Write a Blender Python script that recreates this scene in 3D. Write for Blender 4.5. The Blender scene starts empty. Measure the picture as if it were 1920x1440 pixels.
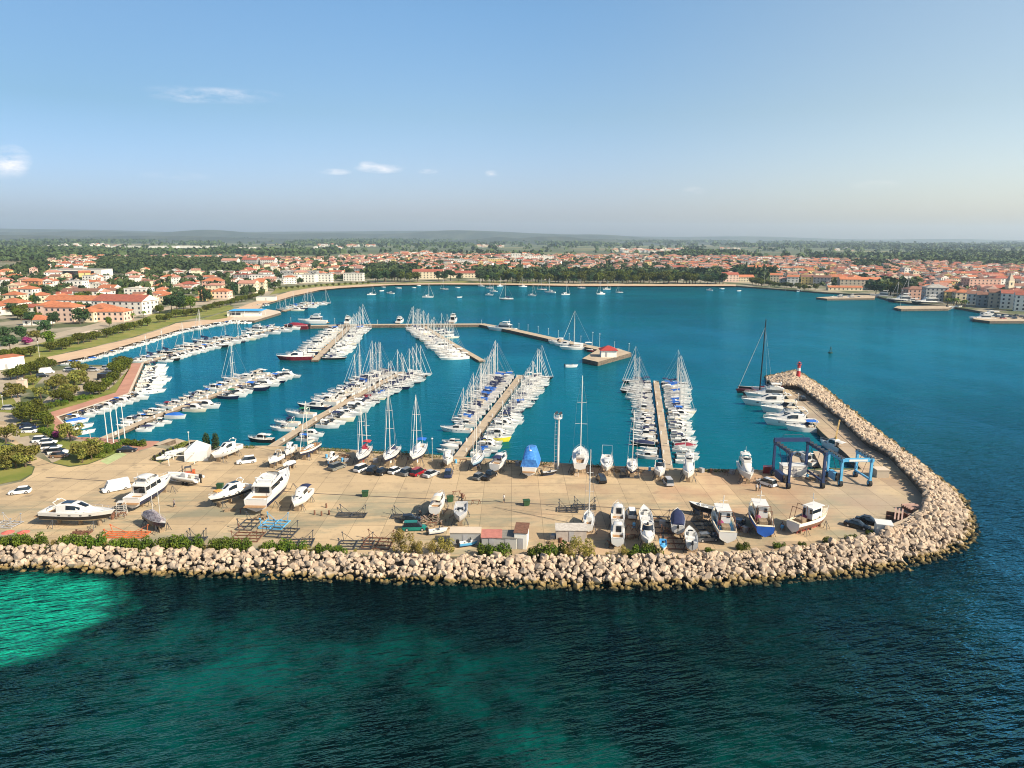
import bpy, bmesh, math, random
import numpy as np
from mathutils import Vector, Matrix, geometry
R = math.radians
rnd = random.Random(7)
SC = bpy.context.scene
COL = SC.collection

# ---------------------------------------------------------------- camera, sky, sun, exposure
CAM_H, FPX, PITCH, ROLL = 55.0, 1330.0, 11.64, 0.30
cam_d = bpy.data.cameras.new('camera'); cam = bpy.data.objects.new('camera', cam_d); COL.objects.link(cam)
cam_d.sensor_width = 36; cam_d.lens = 36*FPX/1920; cam_d.clip_start = 1; cam_d.clip_end = 40000
cam_m = Matrix.Rotation(R(90-PITCH), 3, 'X') @ Matrix.Rotation(R(ROLL), 3, 'Z')
cam.location = (0, 0, CAM_H); cam.rotation_euler = cam_m.to_euler()
SC.camera = cam

SUN_EL = 36.0
sv = Vector((0.88, -0.47, 0)).normalized()
SUN_DIR = Vector((sv.x*math.cos(R(SUN_EL)), sv.y*math.cos(R(SUN_EL)), math.sin(R(SUN_EL))))
sun_d = bpy.data.lights.new('sun', 'SUN'); sun = bpy.data.objects.new('sun', sun_d); COL.objects.link(sun)
sun_d.energy = 5.0; sun_d.angle = R(0.5); sun_d.color = (1.0, 0.88, 0.70)
sun.rotation_euler = SUN_DIR.to_track_quat('Z', 'Y').to_euler()

world = bpy.data.worlds.new('World'); SC.world = world; world.use_nodes = True
wt = world.node_tree; wn = wt.nodes; wl = wt.links; wn.clear()
def wm(op, a, b=None, c=None, clamp=False):
    n = wn.new('ShaderNodeMath'); n.operation = op; n.use_clamp = clamp
    for i, v in enumerate((a, b, c)):
        if v is None: continue
        if isinstance(v, (int, float)): n.inputs[i].default_value = v
        else: wl.new(v, n.inputs[i])
    return n.outputs[0]
sky = wn.new('ShaderNodeTexSky'); sky.sky_type = 'NISHITA'; sky.sun_disc = False
sky.sun_elevation = R(SUN_EL); sky.sun_rotation = math.atan2(SUN_DIR.x, SUN_DIR.y)
sky.altitude = 0; sky.air_density = 1.0; sky.dust_density = 1.6; sky.ozone_density = 2.2
tc = wn.new('ShaderNodeTexCoord'); sp = wn.new('ShaderNodeSeparateXYZ'); wl.new(tc.outputs['Generated'], sp.inputs[0])
cb_ = wn.new('ShaderNodeCombineXYZ'); wl.new(sp.outputs[0], cb_.inputs[0]); wl.new(sp.outputs[1], cb_.inputs[1]); wl.new(wm('ABSOLUTE', sp.outputs[2]), cb_.inputs[2]); wl.new(cb_.outputs[0], sky.inputs[0])
az = wm('ARCTAN2', sp.outputs[0], sp.outputs[1]); el = wm('ARCSINE', sp.outputs[2])
mp = wn.new('ShaderNodeMapping'); mp.inputs['Scale'].default_value = (26, 26, 80); wl.new(tc.outputs['Generated'], mp.inputs[0])
nz = wn.new('ShaderNodeTexNoise'); nz.inputs['Scale'].default_value = 1.0; nz.inputs['Detail'].default_value = 8; nz.inputs['Roughness'].default_value = .62
wl.new(mp.outputs[0], nz.inputs[0])
nf = wm('MULTIPLY', wm('SUBTRACT', nz.outputs[0], 0.38), 3.6, clamp=True)
tot = None
# small clouds: azimuth, elevation, half widths (degrees), strength
for cx, cy, wx, wy, s in ((395, 178, 105, 13, .15), (350, 184, 60, 8, .12), (455, 174, 70, 8, .10), (24, 298, 26, 22, .30), (4, 314, 36, 18, .26), (712, 316, 46, 9, .34), (690, 308, 18, 6, .28), (628, 322, 30, 6, .25),
                          (802, 321, 22, 5, .26), (922, 325, 14, 6, .34), (1300, 358, 22, 8, .10), (1640, 346, 40, 8, .08), (330, 330, 60, 8, .07)):
    dv = cam_m @ Vector(((cx-960)/FPX, -(cy-720)/FPX, -1.0)); dv.normalize()
    a0, e0, wa, we = math.degrees(math.atan2(dv.x, dv.y)), math.degrees(math.asin(dv.z)), wx*.043, wy*.043
    da = wm('DIVIDE', wm('SUBTRACT', az, R(a0)), R(wa)); de = wm('DIVIDE', wm('SUBTRACT', el, R(e0)), R(we))
    r2 = wm('ADD', wm('MULTIPLY', da, da), wm('MULTIPLY', de, de))
    g = wm('MULTIPLY', wm('SUBTRACT', 1.0, r2, clamp=True), s*1.6)
    tot = g if tot is None else wm('ADD', tot, g)
cf = wm('MULTIPLY', tot, nf, clamp=True)
tint = wn.new('ShaderNodeMix'); tint.data_type = 'RGBA'; tint.blend_type = 'MULTIPLY'; tint.inputs[0].default_value = 1.0
wl.new(sky.outputs[0], tint.inputs[6])
def ramp(fac, stops):
    n = wn.new('ShaderNodeValToRGB'); e = n.color_ramp; e.interpolation = 'EASE'
    e.elements[0].position, e.elements[1].position = stops[0][0], stops[-1][0]
    e.elements[0].color = (*stops[0][1], 1); e.elements[1].color = (*stops[-1][1], 1)
    for p_, c_ in stops[1:-1]: e.elements.new(p_).color = (*c_, 1)
    wl.new(fac, n.inputs[0]); return n.outputs[0]
azf = wm('ADD', wm('MULTIPLY', az, 1/R(72)), .5, clamp=True)      # the air clears away from the sun's side
def wmix(f, a, b):
    k = wn.new('ShaderNodeMix'); k.data_type = 'RGBA'; wl.new(f, k.inputs[0]); wl.new(a, k.inputs[6]); wl.new(b, k.inputs[7]); return k.outputs[2]
lo = ramp(azf, [(0, (.65, .72, 1.02)), (.5, (.81, .81, 1.05)), (1, (1.18, 1.08, 1.08))])
mi = ramp(azf, [(0, (.50, .63, .70)), (.5, (.72, .81, .86)), (1, (1.04, .98, .88))])
hi = ramp(azf, [(0, (.60, .75, .82)), (.5, (.68, .88, .96)), (1, (1.07, 1.04, .93))])
tn = wmix(wm('MULTIPLY', wm('SUBTRACT', el, R(2)), 1/R(7), clamp=True), lo, wmix(wm('MULTIPLY', wm('SUBTRACT', el, R(9)), 1/R(7), clamp=True), mi, hi))
# the sky deepens towards the zenith
up = wn.new('ShaderNodeVectorMath'); up.operation = 'SCALE'; wl.new(tn, up.inputs[0]); wl.new(wm('SUBTRACT', 1.0, wm('MULTIPLY', wm('MULTIPLY', wm('SUBTRACT', el, R(20)), 1/R(28), clamp=True), .45)), up.inputs['Scale'])
wl.new(up.outputs[0], tint.inputs[7])
mx = wn.new('ShaderNodeMix'); mx.data_type = 'RGBA'; wl.new(cf, mx.inputs[0]); wl.new(tint.outputs[2], mx.inputs[6])
mx.inputs[7].default_value = (8.6, 7.6, 7.0, 1)
bg = wn.new('ShaderNodeBackground'); bg.inputs[1].default_value = 0.118; wl.new(mx.outputs[2], bg.inputs[0])
wo = wn.new('ShaderNodeOutputWorld'); wl.new(bg.outputs[0], wo.inputs[0])
SC.view_settings.view_transform = 'Standard'; SC.view_settings.look = 'None'; SC.view_settings.gamma = 1
SC.view_settings.exposure = 0.68
SC.cycles.filter_width = 1.05; SC.cycles.volume_bounces = 1; SC.cycles.max_bounces = 6; SC.cycles.transparent_max_bounces = 6

# ---------------------------------------------------------------- helpers
def P(px, py, z=0.0):
    """pixel of the 1920x1440 photograph -> world point on the horizontal plane z"""
    d = cam_m @ Vector(((px-960)/FPX, -(py-720)/FPX, -1.0))
    t = (z-CAM_H)/d.z
    return Vector((d.x*t, d.y*t, z))
def proj(p):
    q = cam_m.transposed() @ (Vector(p)-Vector((0, 0, CAM_H)))
    return (960+FPX*q.x/-q.z, 720-FPX*q.y/-q.z)
def H(base, top):
    """height of an upright thing from its base point and the pixel row of its top"""
    lo, hi = 0.0, 80.0
    for _ in range(30):
        m = (lo+hi)/2
        if proj((base[0], base[1], base[2]+m))[1] > top: lo = m
        else: hi = m
    return lo

MATS = {}
def mat(name, col, rough=.6, metal=0.0, var=0.0, scale=1.0, bump=0.0, col2=None, rand=0.0, spec=None):
    """plain surface with noise variation; rand = brightness change from object to object"""
    if name in MATS: return MATS[name]
    m = bpy.data.materials.new(name); m.use_nodes = True; t = m.node_tree; n = t.nodes; l = t.links
    b = n['Principled BSDF']; b.inputs['Roughness'].default_value = rough; b.inputs['Metallic'].default_value = metal
    if spec is not None: b.inputs['Specular IOR Level'].default_value = spec
    b.inputs['Base Color'].default_value = (*col, 1)
    m.diffuse_color = (*col, 1)
    if var or bump or rand or col2:
        c = n.new('ShaderNodeTexCoord'); z = n.new('ShaderNodeTexNoise'); z.inputs['Scale'].default_value = scale; z.inputs['Detail'].default_value = 5
        l.new(c.outputs['Object'], z.inputs[0])
        k = n.new('ShaderNodeMix'); k.data_type = 'RGBA'
        rp = n.new('ShaderNodeMapRange'); rp.inputs[1].default_value = .32; rp.inputs[2].default_value = .68; l.new(z.outputs[0], rp.inputs[0])
        l.new(rp.outputs[0], k.inputs[0])
        c2 = col2 or tuple(x*(1+var) for x in col); c1 = col if col2 else tuple(x*(1-var) for x in col)
        k.inputs[6].default_value = (*c1, 1); k.inputs[7].default_value = (*[min(x, .95) for x in c2], 1)
        out = k.outputs[2]
        if rand:
            oi = n.new('ShaderNodeObjectInfo'); hs = n.new('ShaderNodeHueSaturation')
            mr = n.new('ShaderNodeMapRange'); mr.inputs[3].default_value = 1-rand; mr.inputs[4].default_value = 1+rand; l.new(oi.outputs['Random'], mr.inputs[0])
            l.new(mr.outputs[0], hs.inputs['Value']); l.new(out, hs.inputs['Color']); out = hs.outputs[0]
        l.new(out, b.inputs['Base Color'])
        if bump:
            bp = n.new('ShaderNodeBump'); bp.inputs['Strength'].default_value = bump; bp.inputs['Distance'].default_value = .1
            l.new(z.outputs[0], bp.inputs['Height']); l.new(bp.outputs[0], b.inputs['Normal'])
    MATS[name] = m
    return m

class MB:
    """collects shapes and links them as ONE mesh object"""
    def __init__(s): s.v = []; s.f = []; s.m = []; s.sm = []
    def add(s, vs, fs, mi=0, smooth=False):
        o = len(s.v); s.v += [tuple(v) for v in vs]
        for f in fs: s.f.append([i+o for i in f]); s.m.append(mi); s.sm.append(smooth)
    def box(s, x0, x1, y0, y1, z0, z1, mi=0, rot=0, at=(0, 0, 0)):
        c, q = math.cos(rot), math.sin(rot)
        vs = [(x, y, z) for z in (z0, z1) for x, y in ((x0, y0), (x1, y0), (x1, y1), (x0, y1))]
        vs = [(x*c-y*q+at[0], x*q+y*c+at[1], z+at[2]) for x, y, z in vs]
        s.add(vs, [(0, 3, 2, 1), (4, 5, 6, 7), (0, 1, 5, 4), (1, 2, 6, 5), (2, 3, 7, 6), (3, 0, 4, 7)], mi)
    def tube(s, pts, r, n=6, mi=0, r2=None, cap=True):
        pts = [Vector(p) for p in pts]; rings = []
        for i, p in enumerate(pts):
            d = (pts[min(i+1, len(pts)-1)]-pts[max(i-1, 0)])
            d = d.normalized() if d.length > 1e-9 else Vector((0, 0, 1))
            u = d.cross(Vector((0, 0, 1)) if abs(d.z) < .95 else Vector((1, 0, 0))).normalized(); w = d.cross(u)
            rr = r if r2 is None else r+(r2-r)*i/(len(pts)-1)
            rings.append([p+(u*math.cos(2*math.pi*k/n)+w*math.sin(2*math.pi*k/n))*rr for k in range(n)])
        vs = [v for g in rings for v in g]
        fs = [(i*n+k, i*n+(k+1) % n, (i+1)*n+(k+1) % n, (i+1)*n+k) for i in range(len(pts)-1) for k in range(n)]
        if cap: fs += [tuple(range(n-1, -1, -1)), tuple((len(pts)-1)*n+k for k in range(n))]
        s.add(vs, fs, mi, n > 5)
    def bar(s, a, b, w, h=None, mi=0):
        """square beam from a to b"""
        a, b = Vector(a), Vector(b); h = h or w; d = (b-a).normalized()
        u = d.cross(Vector((0, 0, 1)) if abs(d.z) < .95 else Vector((0, 1, 0))).normalized(); q = u.cross(d)
        vs = [p+u*x*w/2+q*y*h/2 for p in (a, b) for x, y in ((-1, -1), (1, -1), (1, 1), (-1, 1))]
        s.add(vs, [(0, 3, 2, 1), (4, 5, 6, 7), (0, 1, 5, 4), (1, 2, 6, 5), (2, 3, 7, 6), (3, 0, 4, 7)], mi)
    def loft(s, secs, mi=0, closed=True, caps=True, smooth=True, mids=None):
        n = len(secs[0]); o = [v for g in secs for v in g]; fs = []; m = n if closed else n-1
        for i in range(len(secs)-1):
            for k in range(m): fs.append((i*n+k, (i+1)*n+k, (i+1)*n+(k+1) % n, i*n+(k+1) % n))
        base = len(s.f); s.add(o, fs, mi, smooth)
        if mids:
            for i in range(len(secs)-1):
                for k in range(m): s.m[base+i*m+k] = mids[k]
        if caps and closed:
            s.add(secs[0], [tuple(range(n))], mi); s.add(secs[-1], [tuple(range(n-1, -1, -1))], mi)
    def prism(s, poly, z0, z1, mi=0, mi_side=None):
        n = len(poly); tri = geometry.tessellate_polygon([[Vector((p[0], p[1], 0)) for p in poly]])
        ar = sum(poly[i][0]*poly[(i+1) % n][1]-poly[(i+1) % n][0]*poly[i][1] for i in range(n))
        top = []
        for t in tri:
            a, b, c = (poly[i] for i in t)
            cr = (b[0]-a[0])*(c[1]-a[1])-(b[1]-a[1])*(c[0]-a[0])
            top.append(tuple(t) if cr > 0 else tuple(reversed(t)))
        s.add([(p[0], p[1], z1) for p in poly], top, mi)
        if z0 is not None:
            sd = [(i, (i+1) % n, (i+1) % n+n, i+n) for i in range(n)]
            if ar < 0: sd = [tuple(reversed(f)) for f in sd]
            s.add([(p[0], p[1], z) for z in (z0, z1) for p in poly], sd, mi if mi_side is None else mi_side)
    def build(s, name, mats, parent=None, loc=None):
        me = bpy.data.meshes.new(name); me.from_pydata(s.v, [], s.f)
        for m in (mats if isinstance(mats, (list, tuple)) else [mats]): me.materials.append(m)
        me.polygons.foreach_set('material_index', s.m); me.polygons.foreach_set('use_smooth', s.sm); me.update()
        if any(s.sm): me.set_sharp_from_angle(angle=R(38))
        o = bpy.data.objects.new(name, me); COL.objects.link(o)
        if parent is not None: o.parent = parent
        if loc is not None: o.location = loc
        return o
def blob(mb, c, rx, ry, rz, mi=0, seg=8, rings=5):
    vs = [(c[0], c[1], c[2]-rz)]; fs = []
    for i in range(1, rings):
        a = math.pi*i/rings-math.pi/2
        vs += [(c[0]+rx*math.cos(a)*math.cos(2*math.pi*k/seg), c[1]+ry*math.cos(a)*math.sin(2*math.pi*k/seg), c[2]+rz*math.sin(a)) for k in range(seg)]
    vs.append((c[0], c[1], c[2]+rz)); T = len(vs)-1
    for k in range(seg):
        fs.append((0, 1+(k+1) % seg, 1+k)); fs.append((T, T-seg+k, T-seg+(k+1) % seg))
        for i in range(rings-2): fs.append((1+i*seg+k, 1+i*seg+(k+1) % seg, 1+(i+1)*seg+(k+1) % seg, 1+(i+1)*seg+k))
    mb.add(vs, fs, mi, True)
def tag(o, label=None, cat=None, group=None, kind=None):
    if label: o['label'] = label
    if cat: o['category'] = cat
    if group: o['group'] = group
    if kind: o['kind'] = kind
    return o
def empty(name, loc=(0, 0, 0), rz=0.0):
    o = bpy.data.objects.new(name, None); COL.objects.link(o); o.location = loc; o.rotation_euler = (0, 0, rz); o.empty_display_size = .2
    return o
KIDS = {}
def kids(o):
    if o.name not in KIDS: KIDS[o.name] = list(o.children)
    return KIDS[o.name]
def dup(o, loc=None, rz=None, scale=None, paint=None, parent=None, drop=()):
    """copy of a thing with copies of its parts; paint = {part name: {slot: material}}"""
    c = o.copy(); COL.objects.link(c)
    if parent is not None: c.parent = parent
    if loc is not None: c.location = loc
    if rz is not None: c.rotation_euler = (0, 0, rz)
    if scale is not None: c.scale = scale if isinstance(scale, tuple) else (scale,)*3
    if paint:
        st = o.name.split('.')[0]
        for i, m in paint.get(st, {}).items():
            if i < len(c.material_slots): c.material_slots[i].link = 'OBJECT'; c.material_slots[i].material = m
    for ch in kids(o):
        if ch.name.split('.')[0] in drop: continue
        dup(ch, paint=paint, parent=c, drop=drop)
    return c
def discard(o):
    for ch in list(kids(o)): discard(ch)
    bpy.data.objects.remove(o)
def ordi(n):
    return str(n)+('th' if 10 <= n % 100 <= 20 else {1: 'st', 2: 'nd', 3: 'rd'}.get(n % 10, 'th'))
def ang(a, b): return math.atan2(b[1]-a[1], b[0]-a[0])
# ---------------------------------------------------------------- shared materials
def noise_node(n, l, coord, scale, detail=4, rough=.5, stretch=None, rot=0):
    z = n.new('ShaderNodeTexNoise'); z.inputs['Scale'].default_value = scale; z.inputs['Detail'].default_value = detail; z.inputs['Roughness'].default_value = rough
    if stretch or rot:
        q0 = n.new('ShaderNodeMapping'); q0.inputs['Rotation'].default_value = (0, 0, -rot); l.new(coord, q0.inputs[0]); q = n.new('ShaderNodeMapping'); q.inputs['Scale'].default_value = stretch or (1, 1, 1); l.new(q0.outputs[0], q.inputs[0]); coord = q.outputs[0]
    l.new(coord, z.inputs[0]); return z.outputs[0]
def rng(n, l, v, a, b, c=0.0, d=1.0, smooth=True):
    m = n.new('ShaderNodeMapRange'); m.interpolation_type = 'SMOOTHSTEP' if smooth else 'LINEAR'
    for i, x in ((1, a), (2, b), (3, c), (4, d)): m.inputs[i].default_value = x
    l.new(v, m.inputs[0]); return m.outputs[0]
def mixc(n, l, f, a, b):
    k = n.new('ShaderNodeMix'); k.data_type = 'RGBA'
    if isinstance(f, float): k.inputs[0].default_value = f
    else: l.new(f, k.inputs[0])
    for i, x in ((6, a), (7, b)):
        if isinstance(x, tuple): k.inputs[i].default_value = (*x, 1)
        else: l.new(x, k.inputs[i])
    return k.outputs[2]
def mth(n, l, op, a, b=None, clamp=False):
    m = n.new('ShaderNodeMath'); m.operation = op; m.use_clamp = clamp
    for i, v in enumerate((a, b)):
        if v is None: continue
        if isinstance(v, (int, float)): m.inputs[i].default_value = v
        else: l.new(v, m.inputs[i])
    return m.outputs[0]
def newmat(name):
    m = bpy.data.materials.new(name); m.use_nodes = True; t = m.node_tree
    g = t.nodes.new('ShaderNodeNewGeometry')
    MATS[name] = m
    return m, t.nodes, t.links, t.nodes['Principled BSDF'], g.outputs['Position']

def water_material():
    m, n, l, b, pos = newmat('sea_water')
    s = n.new('ShaderNodeSeparateXYZ'); l.new(pos, s.inputs[0]); X, Y = s.outputs[0], s.outputs[1]
    big = noise_node(n, l, pos, .006, 5, .55); med = noise_node(n, l, pos, .045, 6, .6)
    fine = noise_node(n, l, pos, .22, 5, .65)
    harbour = mixc(n, l, rng(n, l, big, .35, .65), (.001, .076, .100), (.001, .106, .126))
    streak = noise_node(n, l, pos, .012, 5, .65, (.22, 1, 1), .12)
    harbour = mixc(n, l, mth(n, l, 'MULTIPLY', rng(n, l, streak, .50, .68), .45), harbour, (.004, .135, .170))
    # the sea outside the breakwater: dark weed on the bottom with paler sandy patches
    deep = mixc(n, l, rng(n, l, mth(n, l, 'ADD', mth(n, l, 'MULTIPLY', med, .7), mth(n, l, 'MULTIPLY', fine, .3)), .46, .62), (.0002, .0035, .0048), (.0002, .020, .019))
    yn = mth(n, l, 'ADD', Y, mth(n, l, 'MULTIPLY', mth(n, l, 'SUBTRACT', med, .5), 70))
    out = mixc(n, l, rng(n, l, yn, 122, 190), deep, (.0008, .022, .050))
    xr = mth(n, l, 'ADD', X, mth(n, l, 'MULTIPLY', mth(n, l, 'SUBTRACT', med, .5), 60))
    out = mixc(n, l, rng(n, l, xr, 30, 110), out, (.0008, .015, .026))
    # sand patch near the west end of the breakwater
    sand = None
    for px, py, rx, ry in ((40, 1120, 15, 7), (105, 1140, 8.5, 6.5), (10, 1205, 8, 6.5), (140, 1105, 6, 4), (-60, 1150, 22, 12), (60, 1160, 11, 7), (-50, 1200, 12, 9), (130, 1160, 6, 4.5)):
        c = P(px, py)
        a = mth(n, l, 'DIVIDE', mth(n, l, 'SUBTRACT', X, c.x), rx); d = mth(n, l, 'DIVIDE', mth(n, l, 'SUBTRACT', Y, c.y), ry)
        r = mth(n, l, 'SUBTRACT', 1.0, mth(n, l, 'ADD', mth(n, l, 'MULTIPLY', a, a), mth(n, l, 'MULTIPLY', d, d)))
        sand = r if sand is None else mth(n, l, 'MAXIMUM', sand, r)
    sand = mth(n, l, 'ADD', sand, mth(n, l, 'MULTIPLY', mth(n, l, 'SUBTRACT', mth(n, l, 'ADD', mth(n, l, 'MULTIPLY', med, .5), mth(n, l, 'MULTIPLY', fine, .5)), .5), 3.2))
    sandc = mixc(n, l, rng(n, l, noise_node(n, l, pos, .5, 6, .7, (.6, 1, 1), .4), .38, .62), (.004, .165, .125), (.006, .34, .22))
    sandc = mixc(n, l, rng(n, l, fine, .60, .70), sandc, (.003, .075, .07))
    out = mixc(n, l, rng(n, l, sand, -.35, .7), out, sandc)
    # pale green shoals
    sh = None
    for px, py, rx, ry, k in ((1010, 1415, 13, 6, .9), (880, 1310, 22, 9, .5), (380, 1250, 36, 16, .66), (600, 1250, 30, 12, .6), (600, 1330, 26, 10, .4), (1330, 1420, 12, 5, .35), (250, 1370, 30, 10, .4), (800, 1270, 16, 6, .35)):
        c = P(px, py)
        a = mth(n, l, 'DIVIDE', mth(n, l, 'SUBTRACT', X, c.x), rx); d = mth(n, l, 'DIVIDE', mth(n, l, 'SUBTRACT', Y, c.y), ry)
        r = mth(n, l, 'MULTIPLY', mth(n, l, 'SUBTRACT', 1.0, mth(n, l, 'ADD', mth(n, l, 'MULTIPLY', a, a), mth(n, l, 'MULTIPLY', d, d)), clamp=True), k)
        sh = r if sh is None else mth(n, l, 'MAXIMUM', sh, r)
    out = mixc(n, l, mth(n, l, 'MULTIPLY', sh, rng(n, l, mth(n, l, 'ADD', mth(n, l, 'MULTIPLY', med, .6), mth(n, l, 'MULTIPLY', fine, .4)), .4, .62)), out, (.001, .085, .074))
    # inside or outside of the breakwater: a line through the yard, then along the mole
    a0, a1 = P(1500, 700), P(1760, 930)
    nx, ny = (a1.y-a0.y), -(a1.x-a0.x); ln = math.hypot(nx, ny); nx /= ln; ny /= ln
    sd = mth(n, l, 'ADD', mth(n, l, 'MULTIPLY', mth(n, l, 'SUBTRACT', X, a0.x), nx), mth(n, l, 'MULTIPLY', mth(n, l, 'SUBTRACT', Y, a0.y), ny))
    inner = mth(n, l, 'MULTIPLY', rng(n, l, Y, 138, 152), rng(n, l, sd, -5, 5))
    farb = rng(n, l, mth(n, l, 'ADD', Y, mth(n, l, 'MULTIPLY', mth(n, l, 'SUBTRACT', big, .5), 90)), 118, 285)
    inner = mth(n, l, 'MAXIMUM', inner, farb)
    c = mixc(n, l, inner, out, harbour)
    # clear teal water: the body colour shows through, the surface mirrors only part of the sky
    out_n = [q for q in n if q.type == 'OUTPUT_MATERIAL'][0]; n.remove(b)
    df = n.new('ShaderNodeBsdfDiffuse'); gl = n.new('ShaderNodeBsdfGlossy'); ms = n.new('ShaderNodeMixShader'); fr = n.new('ShaderNodeFresnel')
    fr.inputs['IOR'].default_value = 1.38; gl.inputs['Roughness'].default_value = .08; gl.inputs['Color'].default_value = (.13, .58, .95, 1)
    l.new(c, df.inputs['Color']); l.new(mth(n, l, 'MULTIPLY', fr.outputs[0], 1.0), ms.inputs[0]); l.new(df.outputs[0], ms.inputs[1]); l.new(gl.outputs[0], ms.inputs[2]); l.new(ms.outputs[0], out_n.inputs[0])
    fm = [q for q in n if q.type == 'MIX_SHADER'][0].inputs[0]; fo = fr.outputs[0]
    facn = mixc(n, l, inner, rng(n, l, fo, .05, .30, .0, .8), mth(n, l, 'MULTIPLY', fo, .8)); l.new(facn, fm)
    # waves: calm inside the harbour, livelier outside
    w1 = noise_node(n, l, pos, .85, 3, .6, (.24, 1.0, 1), .27); w2 = noise_node(n, l, pos, .2, 4, .6, (.4, 1.2, 1), -.06)
    w3 = noise_node(n, l, pos, 2.4, 3, .6, (.5, 1, 1), .15); w4 = noise_node(n, l, pos, .03, 3, .5, (1.4, .6, 1), .2)
    h = mth(n, l, 'ADD', mth(n, l, 'ADD', mth(n, l, 'MULTIPLY', w1, 1.0), mth(n, l, 'MULTIPLY', w2, 1.0)), mth(n, l, 'MULTIPLY', w3, .10))
    amp = mth(n, l, 'ADD', .24, mth(n, l, 'MULTIPLY', mth(n, l, 'SUBTRACT', 1.0, inner), 1.9))
    amp = mth(n, l, 'MAXIMUM', amp, rng(n, l, Y, 300, 700, 0.0, 1.1))
    amp = mth(n, l, 'MULTIPLY', amp, rng(n, l, w4, .35, .65, .7, 1.2))
    bp = n.new('ShaderNodeBump'); bp.inputs['Distance'].default_value = 1.0; bp.inputs['Strength'].default_value = 1.0
    l.new(mth(n, l, 'MULTIPLY', h, amp), bp.inputs['Height']); 
    for q in (fr, gl, df): l.new(bp.outputs[0], q.inputs['Normal'])
    return m

def ground_material():
    m, n, l, b, pos = newmat('open_country')
    vo = n.new('ShaderNodeTexVoronoi'); vo.inputs['Scale'].default_value = .0045; q = n.new('ShaderNodeMapping'); q.inputs['Scale'].default_value = (.55, 1.0, 1); q.inputs['Rotation'].default_value = (0, 0, .2)
    l.new(pos, q.inputs[0]); l.new(q.outputs[0], vo.inputs[0])
    sp_ = n.new('ShaderNodeSeparateColor'); l.new(vo.outputs['Color'], sp_.inputs[0])
    cr = n.new('ShaderNodeValToRGB'); e = cr.color_ramp; e.interpolation = 'CONSTANT'
    cols = [(0, (.045, .075, .022)), (.22, (.085, .11, .035)), (.4, (.20, .19, .08)), (.55, (.09, .13, .04)), (.7, (.24, .15, .08)), (.8, (.16, .18, .06)), (.92, (.30, .24, .13))]
    e.elements[0].position = 0; e.elements[0].color = (*cols[0][1], 1); e.elements[1].position = cols[1][0]; e.elements[1].color = (*cols[1][1], 1)
    for p_, c_ in cols[2:]: k = e.elements.new(p_); k.color = (*c_, 1)
    l.new(sp_.outputs[0], cr.inputs[0])
    nz_ = noise_node(n, l, pos, .002, 6, .6); nf_ = noise_node(n, l, pos, .03, 5, .6)
    c = mixc(n, l, rng(n, l, nz_, .47, .53), cr.outputs[0], (.045, .068, .026))
    c = mixc(n, l, rng(n, l, nf_, .3, .7), c, mixc(n, l, .5, c, (.11, .12, .055)))
    # lived-in ground round the town: dry grass, gravel and paving
    s = n.new('ShaderNodeSeparateXYZ'); l.new(pos, s.inputs[0])
    town = mixc(n, l, rng(n, l, noise_node(n, l, pos, .035, 5, .6), .42, .6), (.075, .095, .035), (.30, .26, .19))
    ny_ = mth(n, l, 'ADD', s.outputs[1], mth(n, l, 'MULTIPLY', nz_, 600))
    c = mixc(n, l, rng(n, l, ny_, 1500, 2100), town, c)
    l.new(c, b.inputs['Base Color']); b.inputs['Roughness'].default_value = .95
    return m

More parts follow.
